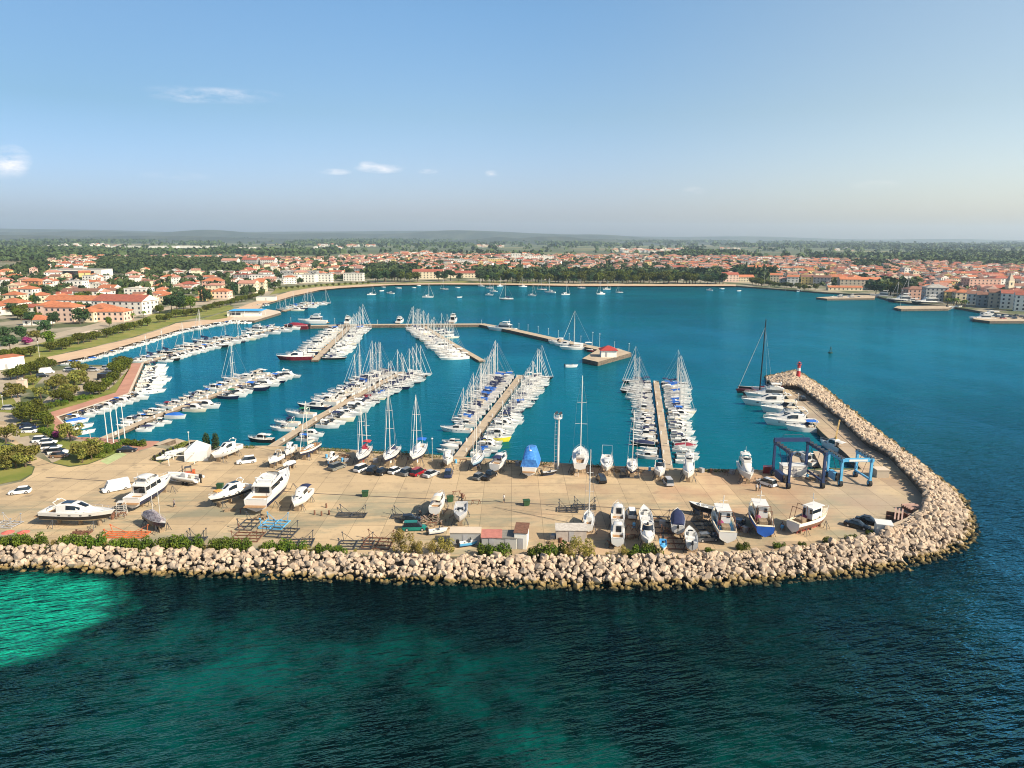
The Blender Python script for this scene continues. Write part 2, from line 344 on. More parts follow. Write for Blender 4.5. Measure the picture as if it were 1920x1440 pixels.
def concrete_material():
    m, n, l, b, pos = newmat('yard_concrete')
    br = n.new('ShaderNodeTexBrick'); br.offset = 0; br.inputs['Scale'].default_value = 1.0; br.inputs['Brick Width'].default_value = 6.0; br.inputs['Row Height'].default_value = 6.0
    br.inputs['Mortar Size'].default_value = .05; br.inputs['Color1'].default_value = (0.36, .36, .36, 1); br.inputs['Color2'].default_value = (.55, .55, .55, 1); br.inputs['Mortar'].default_value = (.12, .12, .12, 1)
    l.new(pos, br.inputs[0])
    a = noise_node(n, l, pos, .035, 5, .6); d = noise_node(n, l, pos, .25, 6, .65); f = noise_node(n, l, pos, 1.6, 4, .6)
    st = noise_node(n, l, pos, .12, 6, .7, (.35, 1.3, 1), .1)
    c = mixc(n, l, rng(n, l, a, .35, .65), (.50, .375, .225), (.45, .34, .21))
    c = mixc(n, l, mth(n, l, 'MULTIPLY', rng(n, l, d, .48, .72), .75), c, (.34, .26, .165))
    s = n.new('ShaderNodeSeparateXYZ'); l.new(pos, s.inputs[0])
    tr = noise_node(n, l, pos, .5, 4, .7, (.06, 1.6, 1), .06)
    c = mixc(n, l, mth(n, l, 'MULTIPLY', rng(n, l, tr, .56, .68), .38), c, (.20, .16, .11))
    sp2 = noise_node(n, l, pos, .34, 2, .4)
    c = mixc(n, l, mth(n, l, 'MULTIPLY', rng(n, l, sp2, .68, .76), .4), c, (.13, .11, .085))
    low = mth(n, l, 'MULTIPLY', rng(n, l, s.outputs[1], 148, 138), rng(n, l, st, .44, .62))
    c = mixc(n, l, mth(n, l, 'MULTIPLY', low, .85), c, (.25, .24, .165))
    rd = mth(n, l, 'MULTIPLY', rng(n, l, s.outputs[0], -8, 20), rng(n, l, noise_node(n, l, pos, .07, 4, .5), .42, .62))
    c = mixc(n, l, mth(n, l, 'MULTIPLY', rd, .6), c, (.40, .235, .145))
    grey = mth(n, l, 'MULTIPLY', rng(n, l, s.outputs[0], 55, 78), rng(n, l, a, .3, .6))
    c = mixc(n, l, mth(n, l, 'MULTIPLY', grey, .6), c, (.34, .30, .24))
    c = mixc(n, l, mth(n, l, 'MULTIPLY', rng(n, l, f, .58, .72), .4), c, (.22, .17, .11))
    sc_ = n.new('ShaderNodeSeparateColor'); l.new(br.outputs[0], sc_.inputs[0])
    hs = n.new('ShaderNodeHueSaturation'); l.new(c, hs.inputs['Color']); l.new(rng(n, l, sc_.outputs[0], .1, .55, .48, 1.06, False), hs.inputs['Value'])
    l.new(hs.outputs[0], b.inputs['Base Color']); b.inputs['Roughness'].default_value = .9
    return m

def rock_material():
    m, n, l, b, pos = newmat('limestone_rock')
    s = n.new('ShaderNodeSeparateXYZ'); l.new(pos, s.inputs[0])
    v = n.new('ShaderNodeTexVoronoi'); v.inputs['Scale'].default_value = .9; l.new(pos, v.inputs[0])
    q = n.new('ShaderNodeSeparateColor'); l.new(v.outputs['Color'], q.inputs[0])
    a = noise_node(n, l, pos, 2.2, 5, .65)
    c = mixc(n, l, q.outputs[0], (.50, .405, .305), (.33, .265, .20))
    c = mixc(n, l, mth(n, l, 'MULTIPLY', q.outputs[1], .55), c, (.52, .37, .255))
    c = mixc(n, l, mth(n, l, 'MULTIPLY', rng(n, l, q.outputs[2], .62, .9), .6), c, (.24, .20, .165))
    c = mixc(n, l, rng(n, l, a, .42, .72, 0, .6), c, (.24, .18, .125))
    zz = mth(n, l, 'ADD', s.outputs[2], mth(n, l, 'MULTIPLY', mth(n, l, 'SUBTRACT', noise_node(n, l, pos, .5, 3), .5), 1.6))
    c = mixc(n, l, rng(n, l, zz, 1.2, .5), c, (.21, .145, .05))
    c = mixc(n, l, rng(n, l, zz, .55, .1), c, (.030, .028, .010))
    l.new(c, b.inputs['Base Color']); b.inputs['Roughness'].default_value = .9
    return m

WATER = water_material(); COUNTRY = ground_material(); CONC = concrete_material(); ROCK = rock_material()
WHITE = mat('gelcoat_white', (.66, .65, .62), .25, var=.03, scale=.6, rand=.05)
CREAM = mat('cream_paint', (.70, .62, .47), .35, rand=.06)
GREYHULL = mat('grey_gelcoat', (.45, .45, .45), .3)
NAVY = mat('navy_paint', (.012, .018, .05), .25, var=.1)
BLACK = mat('black_paint', (.012, .012, .014), .3, var=.1)
WINE = mat('wine_red_paint', (.13, .012, .02), .3, var=.1)
RED = mat('red_paint', (.45, .035, .03), .45, var=.12)
BLUE = mat('royal_blue_canvas', (.012, .12, .48), .7, var=.12)
LBLUE = mat('light_blue_paint', (.10, .38, .66), .5, var=.1)
NAVYC = mat('navy_canvas', (.012, .02, .07), .8, var=.15)
BEIGEC = mat('beige_canvas', (.55, .47, .36), .8, var=.1)
GREYC = mat('grey_canvas', (.30, .30, .31), .8, var=.12)
GREENC = mat('green_canvas', (.01, .14, .07), .8, var=.1)
YELLOW = mat('yellow_paint', (.75, .62, .04), .5, var=.1)
REDC = mat('burgundy_canvas', (.22, .012, .03), .8, var=.1)
TEAK = mat('teak_deck', (.33, .19, .09), .7, var=.15, scale=3)
GLASS = mat('dark_glass', (.012, .018, .025), .06, spec=.8)
ALU = mat('mast_aluminium', (.56, .54, .50), .4, var=.05)
STEEL = mat('stainless_steel', (.62, .62, .62), .35, metal=.6)
RIG = mat('rigging_wire', (.42, .42, .42), .5)
TYRE = mat('tyre_rubber', (.015, .015, .015), .85)
ANTI_B = mat('blue_antifouling', (.02, .05, .15), .8, var=.2, scale=2)
ANTI_R = mat('red_antifouling', (.28, .06, .045), .8, var=.25, scale=2)
ANTI_K = mat('dark_antifouling', (.03, .03, .035), .8, var=.2)
RUST = mat('rusty_steel', (.16, .075, .045), .85, var=.3, scale=3)
DKSTEEL = mat('dark_steel', (.05, .055, .065), .6, var=.2, scale=2)
PALLET = mat('weathered_wood', (.26, .19, .12), .9, var=.25, scale=4)
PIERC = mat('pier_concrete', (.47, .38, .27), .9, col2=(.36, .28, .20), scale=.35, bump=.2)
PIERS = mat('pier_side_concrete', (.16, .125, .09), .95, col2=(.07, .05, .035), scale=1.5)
ASPHALT = mat('pale_asphalt', (.40, .335, .245), .95, col2=(.33, .275, .205), scale=.2)
BRICKP = mat('red_brick_paving', (.46, .235, .165), .9, col2=(.36, .18, .13), scale=.3)
SANDP = mat('sandy_path', (.56, .40, .26), .95, col2=(.47, .33, .22), scale=.12)
GRASSM = mat('lawn_grass', (.11, .15, .012), .95, col2=(.24, .22, .05), scale=.12)
PALEPAV = mat('pale_paving', (.55, .46, .36), .9, var=.08, scale=.2)
# ---------------------------------------------------------------- sea, land, yard
LZ = 1.5
def sheet(name, pts, z, m, z0=None, side=None, kind='structure'):
    mb = MB(); mb.prism([(p[0], p[1]) for p in pts], z0, z, 0, 1 if side else None)
    return tag(mb.build(name, [m, side] if side else m), kind=kind)
def pxs(lst, z=LZ): return [P(x, y, z) for x, y in lst]

mb = MB(); mb.add([(-13500, -900, 0), (13500, -900, 0), (13500, 2600, 0), (-13500, 2600, 0)], [(0, 1, 2, 3)])
tag(mb.build('sea_water', WATER), kind='structure')

mole_edge = [(1421, 881), (1452, 881)]
coast = [(-330, 1026), (0, 1026), (300, 1032), (600, 1040), (900, 1046), (1100, 1048), (1300, 1044), (1450, 1036), (1543, 1026), (1637, 1008), (1690, 992), (1735, 968), (1748, 946),
         (1742, 925), (1712, 893), (1672, 850), (1624, 826), (1580, 784), (1530, 745), (1497, 719), (1452, 722), (1500, 768), (1542, 812), (1581, 846), (1617, 879), (1556, 877), (1526, 879), (1500, 881), (1421, 881),
         (1378, 880), (1305, 879), (1130, 873), (950, 862), (850, 856), (800, 851), (700, 846), (598, 840), (500, 836), (479, 836), (415, 837), (378, 835), (366, 827), (328, 836), (286, 834), (265, 827), (240, 827), (146, 820), (108, 781), (243, 737.5),
         (269, 680), (246, 679.5), (210, 684), (162, 684), (100, 686), (100, 680), (177, 664.6), (240, 645), (333, 618), (400, 604.5), (431, 600), (477, 601), (527, 586), (524, 583), (490, 578), (492, 570), (513, 565), (550, 554),
         (600, 543), (640, 539), (740, 533.6), (827, 532.6), (940, 533), (1073, 535.4), (1280, 535.4), (1380, 535.6), (1480, 543), (1547, 548), (1640, 553.5), (1680, 565), (1753, 571), (1813, 579), (1847, 585), (1920, 592), (2100, 603), (2500, 640)]
cw = pxs(coast); cw[-1] = Vector((900, 420, LZ))
poly = cw+[Vector(p) for p in ((1700, 300, LZ), (13300, 300, LZ), (13300, 13300, LZ), (-13300, 13300, LZ), (-13300, 120, LZ), (-600, 120, LZ))]
LAND_POLY = [(p.x, p.y) for p in poly]
sheet('ground', poly, LZ, COUNTRY, -1.5, PIERS)

# concrete yard with the mole road
yard = [(-330, 1024), (0, 1024), (300, 1030), (600, 1038), (900, 1044), (1100, 1046), (1300, 1042), (1450, 1034), (1543, 1024), (1637, 1006), (1690, 990), (1733, 966), (1745, 946),
        (1739, 925), (1709, 894), (1669, 851), (1622, 828), (1578, 786), (1528, 747), (1496, 721), (1455, 723.5), (1502, 769), (1544, 813), (1583, 847.5), (1616, 880.5), (1421, 882.5),
        (1378, 881.5), (1305, 880.5), (1130, 874.5), (950, 863.5), (850, 857.5), (700, 847.5), (598, 841.5), (500, 838), (415, 838), (378, 838), (300, 868), (284, 862), (312, 842), (286, 838), (262, 847), (239, 838), (225, 848), (200, 858), (165, 871), (130, 876), (98, 869), (70, 857), (40, 835), (20, 815),
        (10, 790), (-12, 788), (15, 850), (45, 866), (66, 875), (60, 890), (40, 903), (-60, 925), (-330, 960)]
sheet('yard_pavement', pxs(yard), LZ+.012, CONC)
sheet('car_park_road', pxs([(-200, 760), (-20, 765), (-14, 792), (12, 792), (22, 817), (42, 837), (68, 856), (60, 835), (48, 800), (35, 780), (75, 758), (100, 735), (120, 705), (125, 690), (215, 686), (245, 690), (212, 722), (190, 742), (150, 742), (120, 748), (80, 762), (50, 775), (40, 765), (35, 720), (60, 690), (20, 694), (-200, 720)]), LZ+.008, ASPHALT)
sheet('parking_bay', pxs([(60, 828), (84, 818), (122, 843), (132, 853), (98, 868), (88, 858)]), LZ+.016, ASPHALT)
sheet('promenade', pxs([(269, 680.5), (243, 738), (109, 781), (146, 819.5), (179, 820), (240, 826), (300, 827), (284, 838), (250, 848), (238, 838), (180, 832), (137, 820), (110, 820), (97, 800), (104, 797), (78, 777), (217, 736), (246, 681.5)]), LZ+.020, BRICKP)
sheet('promenade_edge', pxs([(270, 680), (244, 738.5), (110, 781.5), (147, 820.5), (144, 821), (105, 781), (240, 737), (266, 680)]), LZ+.026, PALEPAV)
sheet('beach_path', pxs([(100, 681), (177, 665.6), (240, 646), (333, 619), (400, 605.5), (431, 601), (420, 597), (385, 600), (330, 606), (300, 618), (240, 636), (180, 650), (130, 661), (85, 670), (90, 681)]), LZ+.016, SANDP)
sheet('shore_path', pxs([(431, 600.6), (470, 588), (487, 577), (492, 570.6), (513, 565.6), (550, 554.6), (600, 543.6), (640, 539.6), (740, 534), (827, 533), (940, 533.5), (1073, 535.9), (1280, 535.9), (1380, 536.1), (1380, 533.3), (1073, 532.6), (827, 530.6), (700, 532.5), (600, 538), (545, 546), (500, 560), (470, 568), (440, 580), (405, 592), (400, 598)]), LZ+.012, SANDP)
sheet('club_quay', pxs([(431, 600.4), (477, 601), (527, 586), (524, 583.2), (490, 578.2), (455, 583), (440, 592)]), LZ+.020, PALEPAV)
sheet('shore_lawn', pxs([(85, 671), (130, 659), (180, 649), (240, 634), (300, 616), (330, 604), (400, 590), (440, 578), (430, 572), (360, 578), (300, 584), (260, 600), (200, 617), (120, 633), (40, 650), (-60, 668), (-60, 690), (60, 686)]), LZ+.006, GRASSM)
sheet('club_lawn', pxs([(370, 599), (400, 592), (428, 583), (437, 588), (425, 596), (400, 600)]), LZ+.030, GRASSM)
sheet('bay_lawn', pxs([(505, 553), (520, 540), (600, 533), (640, 531), (720, 531), (880, 527), (1000, 528), (1080, 531.5), (827, 530), (700, 532), (600, 537.2), (545, 545)]), LZ+.006, GRASSM)
sheet('seafront_road', pxs([(-60, 668), (60, 648), (120, 630), (200, 613), (260, 592), (330, 578), (420, 566), (470, 556), (500, 550), (505, 546), (420, 560), (330, 571), (250, 587), (190, 604), (120, 621), (40, 638), (-60, 655)]), LZ+.010, ASPHALT)
sheet('plaza', pxs([(140, 627), (165, 620), (210, 617), (205, 622), (175, 629), (150, 632)]), LZ+.014, PALEPAV)
for i, g in enumerate(([(-20, 738), (20, 740), (38, 765), (30, 775), (-10, 772)], [(45, 700), (80, 690), (96, 690), (60, 730), (44, 730)], [(78, 776), (100, 766), (150, 746), (212, 728), (218, 735), (150, 757), (80, 777)],
                       [(214, 722), (244, 690), (246, 682), (217, 736), (190, 742)], [(30, 792), (50, 782), (76, 780), (103, 796), (99, 815), (66, 815), (38, 820)], [(60, 828), (110, 822), (180, 833), (237, 839), (225, 847), (165, 870), (130, 874), (100, 868), (127, 855), (115, 842), (82, 820)],
                       [(-80, 845), (-5, 820), (30, 835), (12, 845), (20, 860), (62, 877), (60, 888), (38, 900), (-80, 925)], [(286, 861), (312, 843), (345, 828), (358, 826), (345, 838), (300, 866)], [(100, 740), (128, 700), (160, 690), (160, 715), (110, 745)])):
    sheet('lawn', pxs(g), LZ+.034+.005*i, GRASSM)
# painted green bay and drain channels in the yard
GREENP = mat('faded_green_paint', (.36, .42, .20), .9, var=.15, scale=1)
DRAIN = mat('drain_grate', (.07, .055, .045), .8)
sheet('painted_bay', pxs([(187, 865), (224, 846), (238, 852), (202, 871)]), LZ+.020, GREENP)
def strip(name, pts, w, z, m, kind='structure'):
    pts = [Vector((p[0], p[1], 0)) for p in pts]; mb = MB()
    L_, R_ = [], []
    for i, p in enumerate(pts):
        d = (pts[min(i+1, len(pts)-1)]-pts[max(i-1, 0)]).normalized(); q = Vector((-d.y, d.x, 0))*w/2
        L_.append((*(p+q).xy, z)); R_.append((*(p-q).xy, z))
    n = len(pts); mb.add(L_+R_, [(n+i, n+i+1, i+1, i) for i in range(n-1)])
    return tag(mb.build(name, m), kind=kind)
strip('drain_channel', pxs([(86, 895), (250, 905), (420, 914), (600, 926), (900, 940), (1200, 954), (1420, 966)]), .32, LZ+.022, DRAIN)
strip('drain_channel', pxs([(322, 892), (395, 852), (404, 846)]), .3, LZ+.022, DRAIN)
strip('drain_channel', pxs([(67, 874), (100, 867)]), .3, LZ+.024, DRAIN)
strip('crane_rail', pxs([(1471, 724), (1600, 838), (1640, 875)]), .22, LZ+.022, DRAIN)
strip('crane_rail', pxs([(1478, 724), (1560, 795), (1660, 880)]), .12, LZ+.022, DRAIN)

# hills behind the plain
def hill(name, d, x0, x1, hs, seed, depth=900):
    r = random.Random(seed); nx, ny = 90, 8; ph = [(r.uniform(0, 6.3), r.uniform(1.5, 9), r.uniform(.25, 1)) for _ in range(7)]; vs = []
    for j in range(ny+1):
        for i in range(nx+1):
            u = i/nx; x = x0+(x1-x0)*u; v = j/ny
            k = u*(len(hs)-1); a = int(min(k, len(hs)-2)); f = k-a; f = f*f*(3-2*f)
            h = (hs[a]*(1-f)+hs[a+1]*f)*(1+.22*sum(w*math.sin(q*u*6+p+v*2) for p, q, w in ph)/3)
            vs.append((x, d+depth*(v-.35), LZ-3+(h+3)*math.sin(math.pi*min(v*1.4, 1)*.5) if v < .72 else LZ-3+(h+3)*(1-v)/.28))
    fs = [(j*(nx+1)+i, j*(nx+1)+i+1, (j+1)*(nx+1)+i+1, (j+1)*(nx+1)+i) for j in range(ny) for i in range(nx)]
    mb = MB(); mb.add(vs, fs, 0, True); return tag(mb.build(name, HILLM), kind='structure')
m, n_, l_, b_, pos_ = newmat('wooded_hillside'); HILLM = m
l_.new(mixc(n_, l_, rng(n_, l_, noise_node(n_, l_, pos_, .006, 7, .65, (1, .4, 1)), .42, .62), (.018, .034, .030), (.05, .065, .045)), b_.inputs['Base Color']); b_.inputs['Roughness'].default_value = 1
hill('hills', 11500, -11800, 11800, [150, 170, 120, 165, 105, 75, 62, 60], 3, 1500)
hill('hills', 8600, -7400, 3200, [70, 105, 92, 130, 85, 115, 150, 100, 48, 8], 5, 1800)
hill('hills', 6000, -6000, -300, [30, 70, 62, 46, 60, 44, 30, 20, 4], 8, 1300)
hill('hills', 6200, -900, 1600, [4, 34, 60, 74, 46, 20, 3], 9, 900)
hill('hills', 7000, 1200, 7500, [4, 20, 28, 22, 30, 22], 10, 1200)

# the air between: a closed box of thin haze
mb = MB(); mb.box(-14000, 14000, -1000, 14000, -3, 330)
hz = bpy.data.materials.new('haze'); hz.use_nodes = True; hz.node_tree.nodes.remove(hz.node_tree.nodes['Principled BSDF'])
pv = hz.node_tree.nodes.new('ShaderNodeVolumePrincipled'); pv.inputs['Color'].default_value = (.64, .81, 1, 1); pv.inputs['Density'].default_value = .000065; pv.inputs['Anisotropy'].default_value = .2
hz.node_tree.links.new(pv.outputs[0], hz.node_tree.nodes['Material Output'].inputs['Volume'])
tag(mb.build('haze', hz), kind='stuff')
# ---------------------------------------------------------------- boats (bow towards +x, waterline at z = 0)
def hull_pts(L, B, F, T, t, tw=.86, full=.5, rake=.10, sheer=.35):
    """half section at station t (0 stern, 1 bow): keel, chine, waterline, topside, sheer"""
    if t < full: k = tw+(1-tw)*math.sin(t/full*math.pi/2)
    else: u = (t-full)/(1-full); k = max(1-u**2.3, .012)
    b = B/2*k; zs = F*(1+sheer*max(0, (t-.25)/.75)**2)
    kl = 1-max(0, (t-.62)/.38)**2.2
    x = L*(t-.5); bw = max(0, (t-.55)/.45)
    pts = []
    for q, wz, z in ((0, 0, -T*kl), (.70-.25*bw, .0, -T*.35*kl), (.90-.25*bw, 0, -.02), (.97-.12*bw, 0, zs*.5), (1.0, 0, zs)):
        zz = z; xr = x-rake*L*(1-(zz+T)/(zs+T))*bw
        pts.append((xr, b*q, zz))
    return pts, zs, b
def make_hull(L, B, F, T, tw=.86, full=.5, rake=.10, sheer=.35, n=14):
    secs = []
    for i in range(n+1):
        t = i/n; t = 1-(1-t)**1.25
        p, zs, b = hull_pts(L, B, F, T, t, tw, full, rake, sheer)
        secs.append([(x, y, z) for x, y, z in reversed(p)]+[(x, -y, z) for x, y, z in p[1:]])
    mb = MB(); mb.loft(secs, 0, closed=False, mids=[0, 2, 1, 1, 1, 1, 2, 0])
    s0 = secs[0]; mb.add(s0, [tuple(range(len(s0)))], 0)
    return mb
def make_deck(L, B, F, T, c0, c1, depth=.6, inner=.72, tw=.86, full=.5, rake=.1, sheer=.35, n=26, crown=.05):
    """deck with a sunken cockpit between stations c0 and c1"""
    secs = []; ts = sorted(set([i/n for i in range(n+1)]+[c0, c0+.004, c1, c1-.004]))
    fl = []
    for t in ts:
        if t < 0: continue
        p, zs, b = hull_pts(L, B, F, T, t, tw, full, rake, sheer)
        x = L*(t-.5); bi = b*inner; ck = c0 < t < c1; zc = zs-depth if ck else zs+crown*min(1, b/(B*.3))
        zd = zs-.03
        secs.append([(x, b, zs), (x, b*.985, zs+.05), (x, b*.93, zs+.05), (x, b*.92, zd), (x, bi, zd), (x, bi, zc), (x, -bi, zc), (x, -bi, zd), (x, -b*.92, zd), (x, -b*.93, zs+.05), (x, -b*.985, zs+.05), (x, -b, zs)]); fl.append(ck)
    mb = MB(); base = 0; mb.loft(secs, 0, closed=False, smooth=False)
    m = len(secs[0])-1
    for i in range(len(secs)-1):
        if fl[i] and fl[i+1]: mb.m[i*m+5] = 1
    return mb
def lump(mb, st, mi=0, smooth=True):
    """rounded body from stations (x, half width bottom, half width top, z bottom, z top)"""
    secs = []
    for x, wb, wt, z0, z1 in st:
        h = z1-z0
        s_ = [(x, wb, z0), (x, wb+(wt-wb)*.75, z0+h*.72), (x, wt, z0+h*.92), (x, wt*.82, z1), (x, 0, z1+h*.03)]
        secs.append(s_+[(a, -y, z) for a, y, z in reversed(s_[:-1])])
    mb.loft(secs, mi, closed=True, smooth=smooth)
def band(mb, st, f0, f1, out=.03, mi=0, both=True):
    """glazed strip on the sides of a lump between height fractions f0..f1, as thin shells"""
    for sg in (1, -1):
        vs = []
        for x, wb, wt, z0, z1 in st:
            h = z1-z0
            for f in (f0, f1):
                y = wb+(wt-wb)*min(f/.92, 1)+out
                vs.append((x, sg*y, z0+h*f))
        n = len(st); fs = [(2*i, 2*i+2, 2*i+3, 2*i+1) for i in range(n-1)]
        if sg < 0: fs = [tuple(reversed(f)) for f in fs]
        mb.add(vs, fs, mi)
def screen(mb, x0, x1, w0, w1, z0, z1, mi=0, n=6, curve=.35):
    """raked curved windscreen: lower edge at x0, upper at x1"""
    lo = [(x0-curve*(k/n*2-1)**2, w0*(k/n*2-1), z0) for k in range(n+1)]; hi = [(x1-curve*.8*(k/n*2-1)**2, w1*(k/n*2-1), z1) for k in range(n+1)]
    mb.add(lo+hi, [(k, k+1, n+2+k, n+1+k) for k in range(n)], mi, True)
def rail(L, B, F, T, t0, t1, h=.6, r=.025, **k):
    mb = MB()
    for sg in (1, -1):
        top = []
        for i in range(9):
            t = t0+(t1-t0)*i/8; p, zs, b = hull_pts(L, B, F, T, t, **k)
            x = L*(t-.5); top.append((x, sg*b*.93, zs+h)); 
            if i % 2 == 0: mb.tube([(x, sg*b*.93, zs), (x, sg*b*.93, zs+h)], r*.9, 4, cap=False)
        mb.tube(top, r, 4, cap=False)
    return mb
def arch_sheet(x0, x1, w, z, rise=.25, th=.04, n=6, nx=3, sag=.05):
    mb = MB(); secs = []
    for i in range(nx+1):
        x = x0+(x1-x0)*i/nx; dz = -sag*((i/nx*2-1)**2)*2
        secs.append([(x, w*(k/n*2-1), z+dz+rise*(1-(k/n*2-1)**2)) for k in range(n+1)]+[(x, w*((n-k)/n*2-1)*.98, z+dz-th+rise*(1-((n-k)/n*2-1)**2)) for k in range(n+1)])
    mb.loft(secs, 0); return mb
def outboard(x, z, parent, k=1.0):
    mb = MB(); lump(mb, [(x-.62*k, .10*k, .08*k, z+.35*k, z+.75*k), (x-.5*k, .2*k, .15*k, z+.22*k, z+.95*k), (x-.15*k, .2*k, .16*k, z+.22*k, z+.9*k), (x-.05*k, .12*k, .1*k, z+.3*k, z+.75*k)])
    mb.box(x-.45*k, x-.2*k, -.06*k, .06*k, z-.65*k, z+.3*k); return mb.build('outboard_engine', BLACK, parent)

def motor(kind, L, hullm=WHITE, bottom=ANTI_B, stripe=None, top=WHITE, canvas=NAVYC, cover=None, rails=True):
    """kind: open, sport, cabin, hardtop, fly"""
    B = L*(.315 if L < 9 else .275); F = (.55 if L > 4.5 else .25)+L*.055; T = .35+L*.03; kw = dict(tw=.9, full=.45, rake=.14, sheer=.28)
    root = empty({'open': 'open_motorboat', 'sport': 'sport_cruiser', 'cabin': 'cabin_cruiser', 'hardtop': 'motor_yacht', 'fly': 'flybridge_yacht'}[kind])
    make_hull(L, B, F, T, n=16, **kw).build('hull', [hullm, bottom, stripe or hullm], root)
    zf = F*1.05
    if kind == 'open':
        make_deck(L, B, F, T, .06, .66, .45, .8, **kw).build('deck', [top, top], root)
        mb = MB(); lump(mb, [(.05*L, .35, .3, F-.4, F+.35), (.12*L, .38, .3, F-.4, F+.38), (.16*L, .3, .2, F-.4, F+.1)]); mb.box(-.2*L, -.08*L, -B*.3, B*.3, F-.45, F-.1); mb.build('console', top, root)
        mb = MB(); screen(mb, .14*L, .08*L, B*.24, B*.2, F+.25, F+.7, curve=.2); mb.build('windscreen', GLASS, root)
        outboard(-L*.5, F*.5, root)
        if cover:
            mb = MB(); lump(mb, [(-.46*L, B*.44, B*.3, F, F+.04*L), (-.1*L, B*.5, B*.3, F, F+.11*L), (.12*L, B*.48, B*.25, F, F+.12*L), (.3*L, B*.36, B*.1, F, F+.07*L), (.42*L, B*.16, .05, F*1.1, F+.05*L)]); mb.build('boat_cover', cover, root)
        return root
    if kind == 'sport':
        make_deck(L, B, F, T, .04, .5, .55, .78, **kw).build('deck', [top, TEAK], root)
        st = [(.0*L, B*.34, B*.26, zf, zf+.42), (.1*L, B*.34, B*.22, zf, zf+.5), (.22*L, B*.28, B*.16, zf, zf+.36), (.34*L, B*.15, B*.06, zf+.04, zf+.12)]
        mb = MB(); lump(mb, st); mb.build('foredeck_cabin', top, root)
        mb = MB(); screen(mb, .07*L, -.04*L, B*.40, B*.34, zf+.3, zf+1.05, curve=.9); mb.build('windscreen', GLASS, root)
        mb = MB(); mb.box(-.46*L, -.36*L, -B*.36, B*.36, F-.55, F+.02); mb.build('aft_bench', BEIGEC, root); mb = MB(); mb.box(-.2*L, -.12*L, -B*.34, -.1, F-.55, F+.1); mb.box(-.22*L, -.1*L, .1, B*.34, F-.55, F+.1); mb.build('seat', BEIGEC if cover is None else top, root)
        mb = MB(); mb.tube([(-.22*L, B*.45, F), (-.26*L, B*.42, F+1.1), (-.27*L, B*.25, F+1.5), (-.27*L, -B*.25, F+1.5), (-.26*L, -B*.42, F+1.1), (-.22*L, -B*.45, F)], .08, 6); mb.build('radar_arch', top, root)
        if canvas: arch_sheet(-.3*L, -.01*L, B*.4, F+1.35, .25).build('canopy', canvas, root)
        mb = MB(); mb.box(-.56*L, -.495*L, -B*.38, B*.38, .25, .36); mb.build('swim_platform', TEAK, root)
    elif kind == 'cabin':
        make_deck(L, B, F, T, .04, .34, .5, .76, **kw).build('deck', [top, TEAK], root)
        st = [(-.16*L, B*.36, B*.31, zf-.1, zf+1.35), (-.02*L, B*.37, B*.31, zf-.1, zf+1.42), (.08*L, B*.36, B*.28, zf-.1, zf+1.25), (.16*L, B*.33, B*.22, zf-.1, zf+.55), (.28*L, B*.24, B*.14, zf-.05, zf+.35), (.38*L, B*.1, B*.04, zf, zf+.12)]
        mb = MB(); lump(mb, st); mb.build('wheelhouse', top, root)
        mb = MB(); band(mb, st[:3], .36, .86); screen(mb, .150*L, .095*L, B*.30, B*.26, zf+.6, zf+1.17, curve=.25); band(mb, st[3:5], .35, .75); mb.build('window', GLASS, root)
        mb = MB(); mb.box(-.165*L, -.158*L, -B*.25, B*.12, zf, zf+1.15); mb.build('cabin_door', GLASS, root); mb = MB(); mb.box(.2*L, .25*L, -.28, .28, zf+.36, zf+.5); mb.build('hatch', GLASS, root)
        if canvas: arch_sheet(-.42*L, -.14*L, B*.36, F+1.2, .2).build('canopy', canvas, root)
    elif kind == 'hardtop':
        make_deck(L, B, F, T, .04, .24, .6, .76, **kw).build('deck', [top, TEAK], root)
        st = [(-.26*L, B*.36, B*.32, zf-.1, zf+1.25), (-.12*L, B*.39, B*.32, zf-.1, zf+1.5), (.0, B*.40, B*.31, zf-.1, zf+1.45), (.09*L, B*.39, B*.24, zf-.1, zf+.98), (.18*L, B*.34, B*.18, zf-.1, zf+.5), (.30*L, B*.23, B*.1, zf-.05, zf+.28), (.40*L, B*.1, B*.04, zf, zf+.1)]
        mb = MB(); lump(mb, st); mb.build('deckhouse', top, root)
        mb = MB(); band(mb, [st[1], (-.06*L, B*.395, B*.316, zf-.1, zf+1.5), st[2], (.07*L, B*.392, B*.26, zf-.1, zf+1.08)], .36, .84); screen(mb, .135*L, .02*L, B*.26, B*.24, zf+.84, zf+1.46, curve=.7); mb.build('window', GLASS, root)
        mb = MB(); mb.box(-.265*L, -.258*L, -B*.28, B*.28, zf, zf+1.1); mb.build('cabin_door', GLASS, root)
        mb = MB(); mb.box(-.2*L, -.06*L, -B*.2, B*.2, zf+1.40, zf+1.56); mb.build('sunroof', GLASS, root)
        for sg in (1, -1):
            for x in (-.2, -.05, .1, .22): mb = MB(); p, zs, b = hull_pts(L, B, F, T, x+.5, **kw); mb.add([(x*L-.25, sg*(b*.995+.01), zs*.62), (x*L+.25, sg*(b*.995+.01), zs*.62), (x*L+.25, sg*(b*.995+.01), zs*.75), (x*L-.25, sg*(b*.995+.01), zs*.75)], [(0, 1, 2, 3) if sg < 0 else (3, 2, 1, 0)]); mb.build('porthole', GLASS, root)
        mb = MB(); mb.tube([(-.24*L, B*.36, zf+1.2), (-.3*L, B*.3, zf+1.75), (-.3*L, -B*.3, zf+1.75), (-.24*L, -B*.36, zf+1.2)], .08, 6); blob(mb, (-.29*L, 0, zf+1.95), .28, .28, .2); mb.build('radar_arch', top, root)
        mb = MB(); mb.box(-.57*L, -.495*L, -B*.4, B*.4, .3, .42); mb.build('swim_platform', TEAK, root)
    elif kind == 'fly':
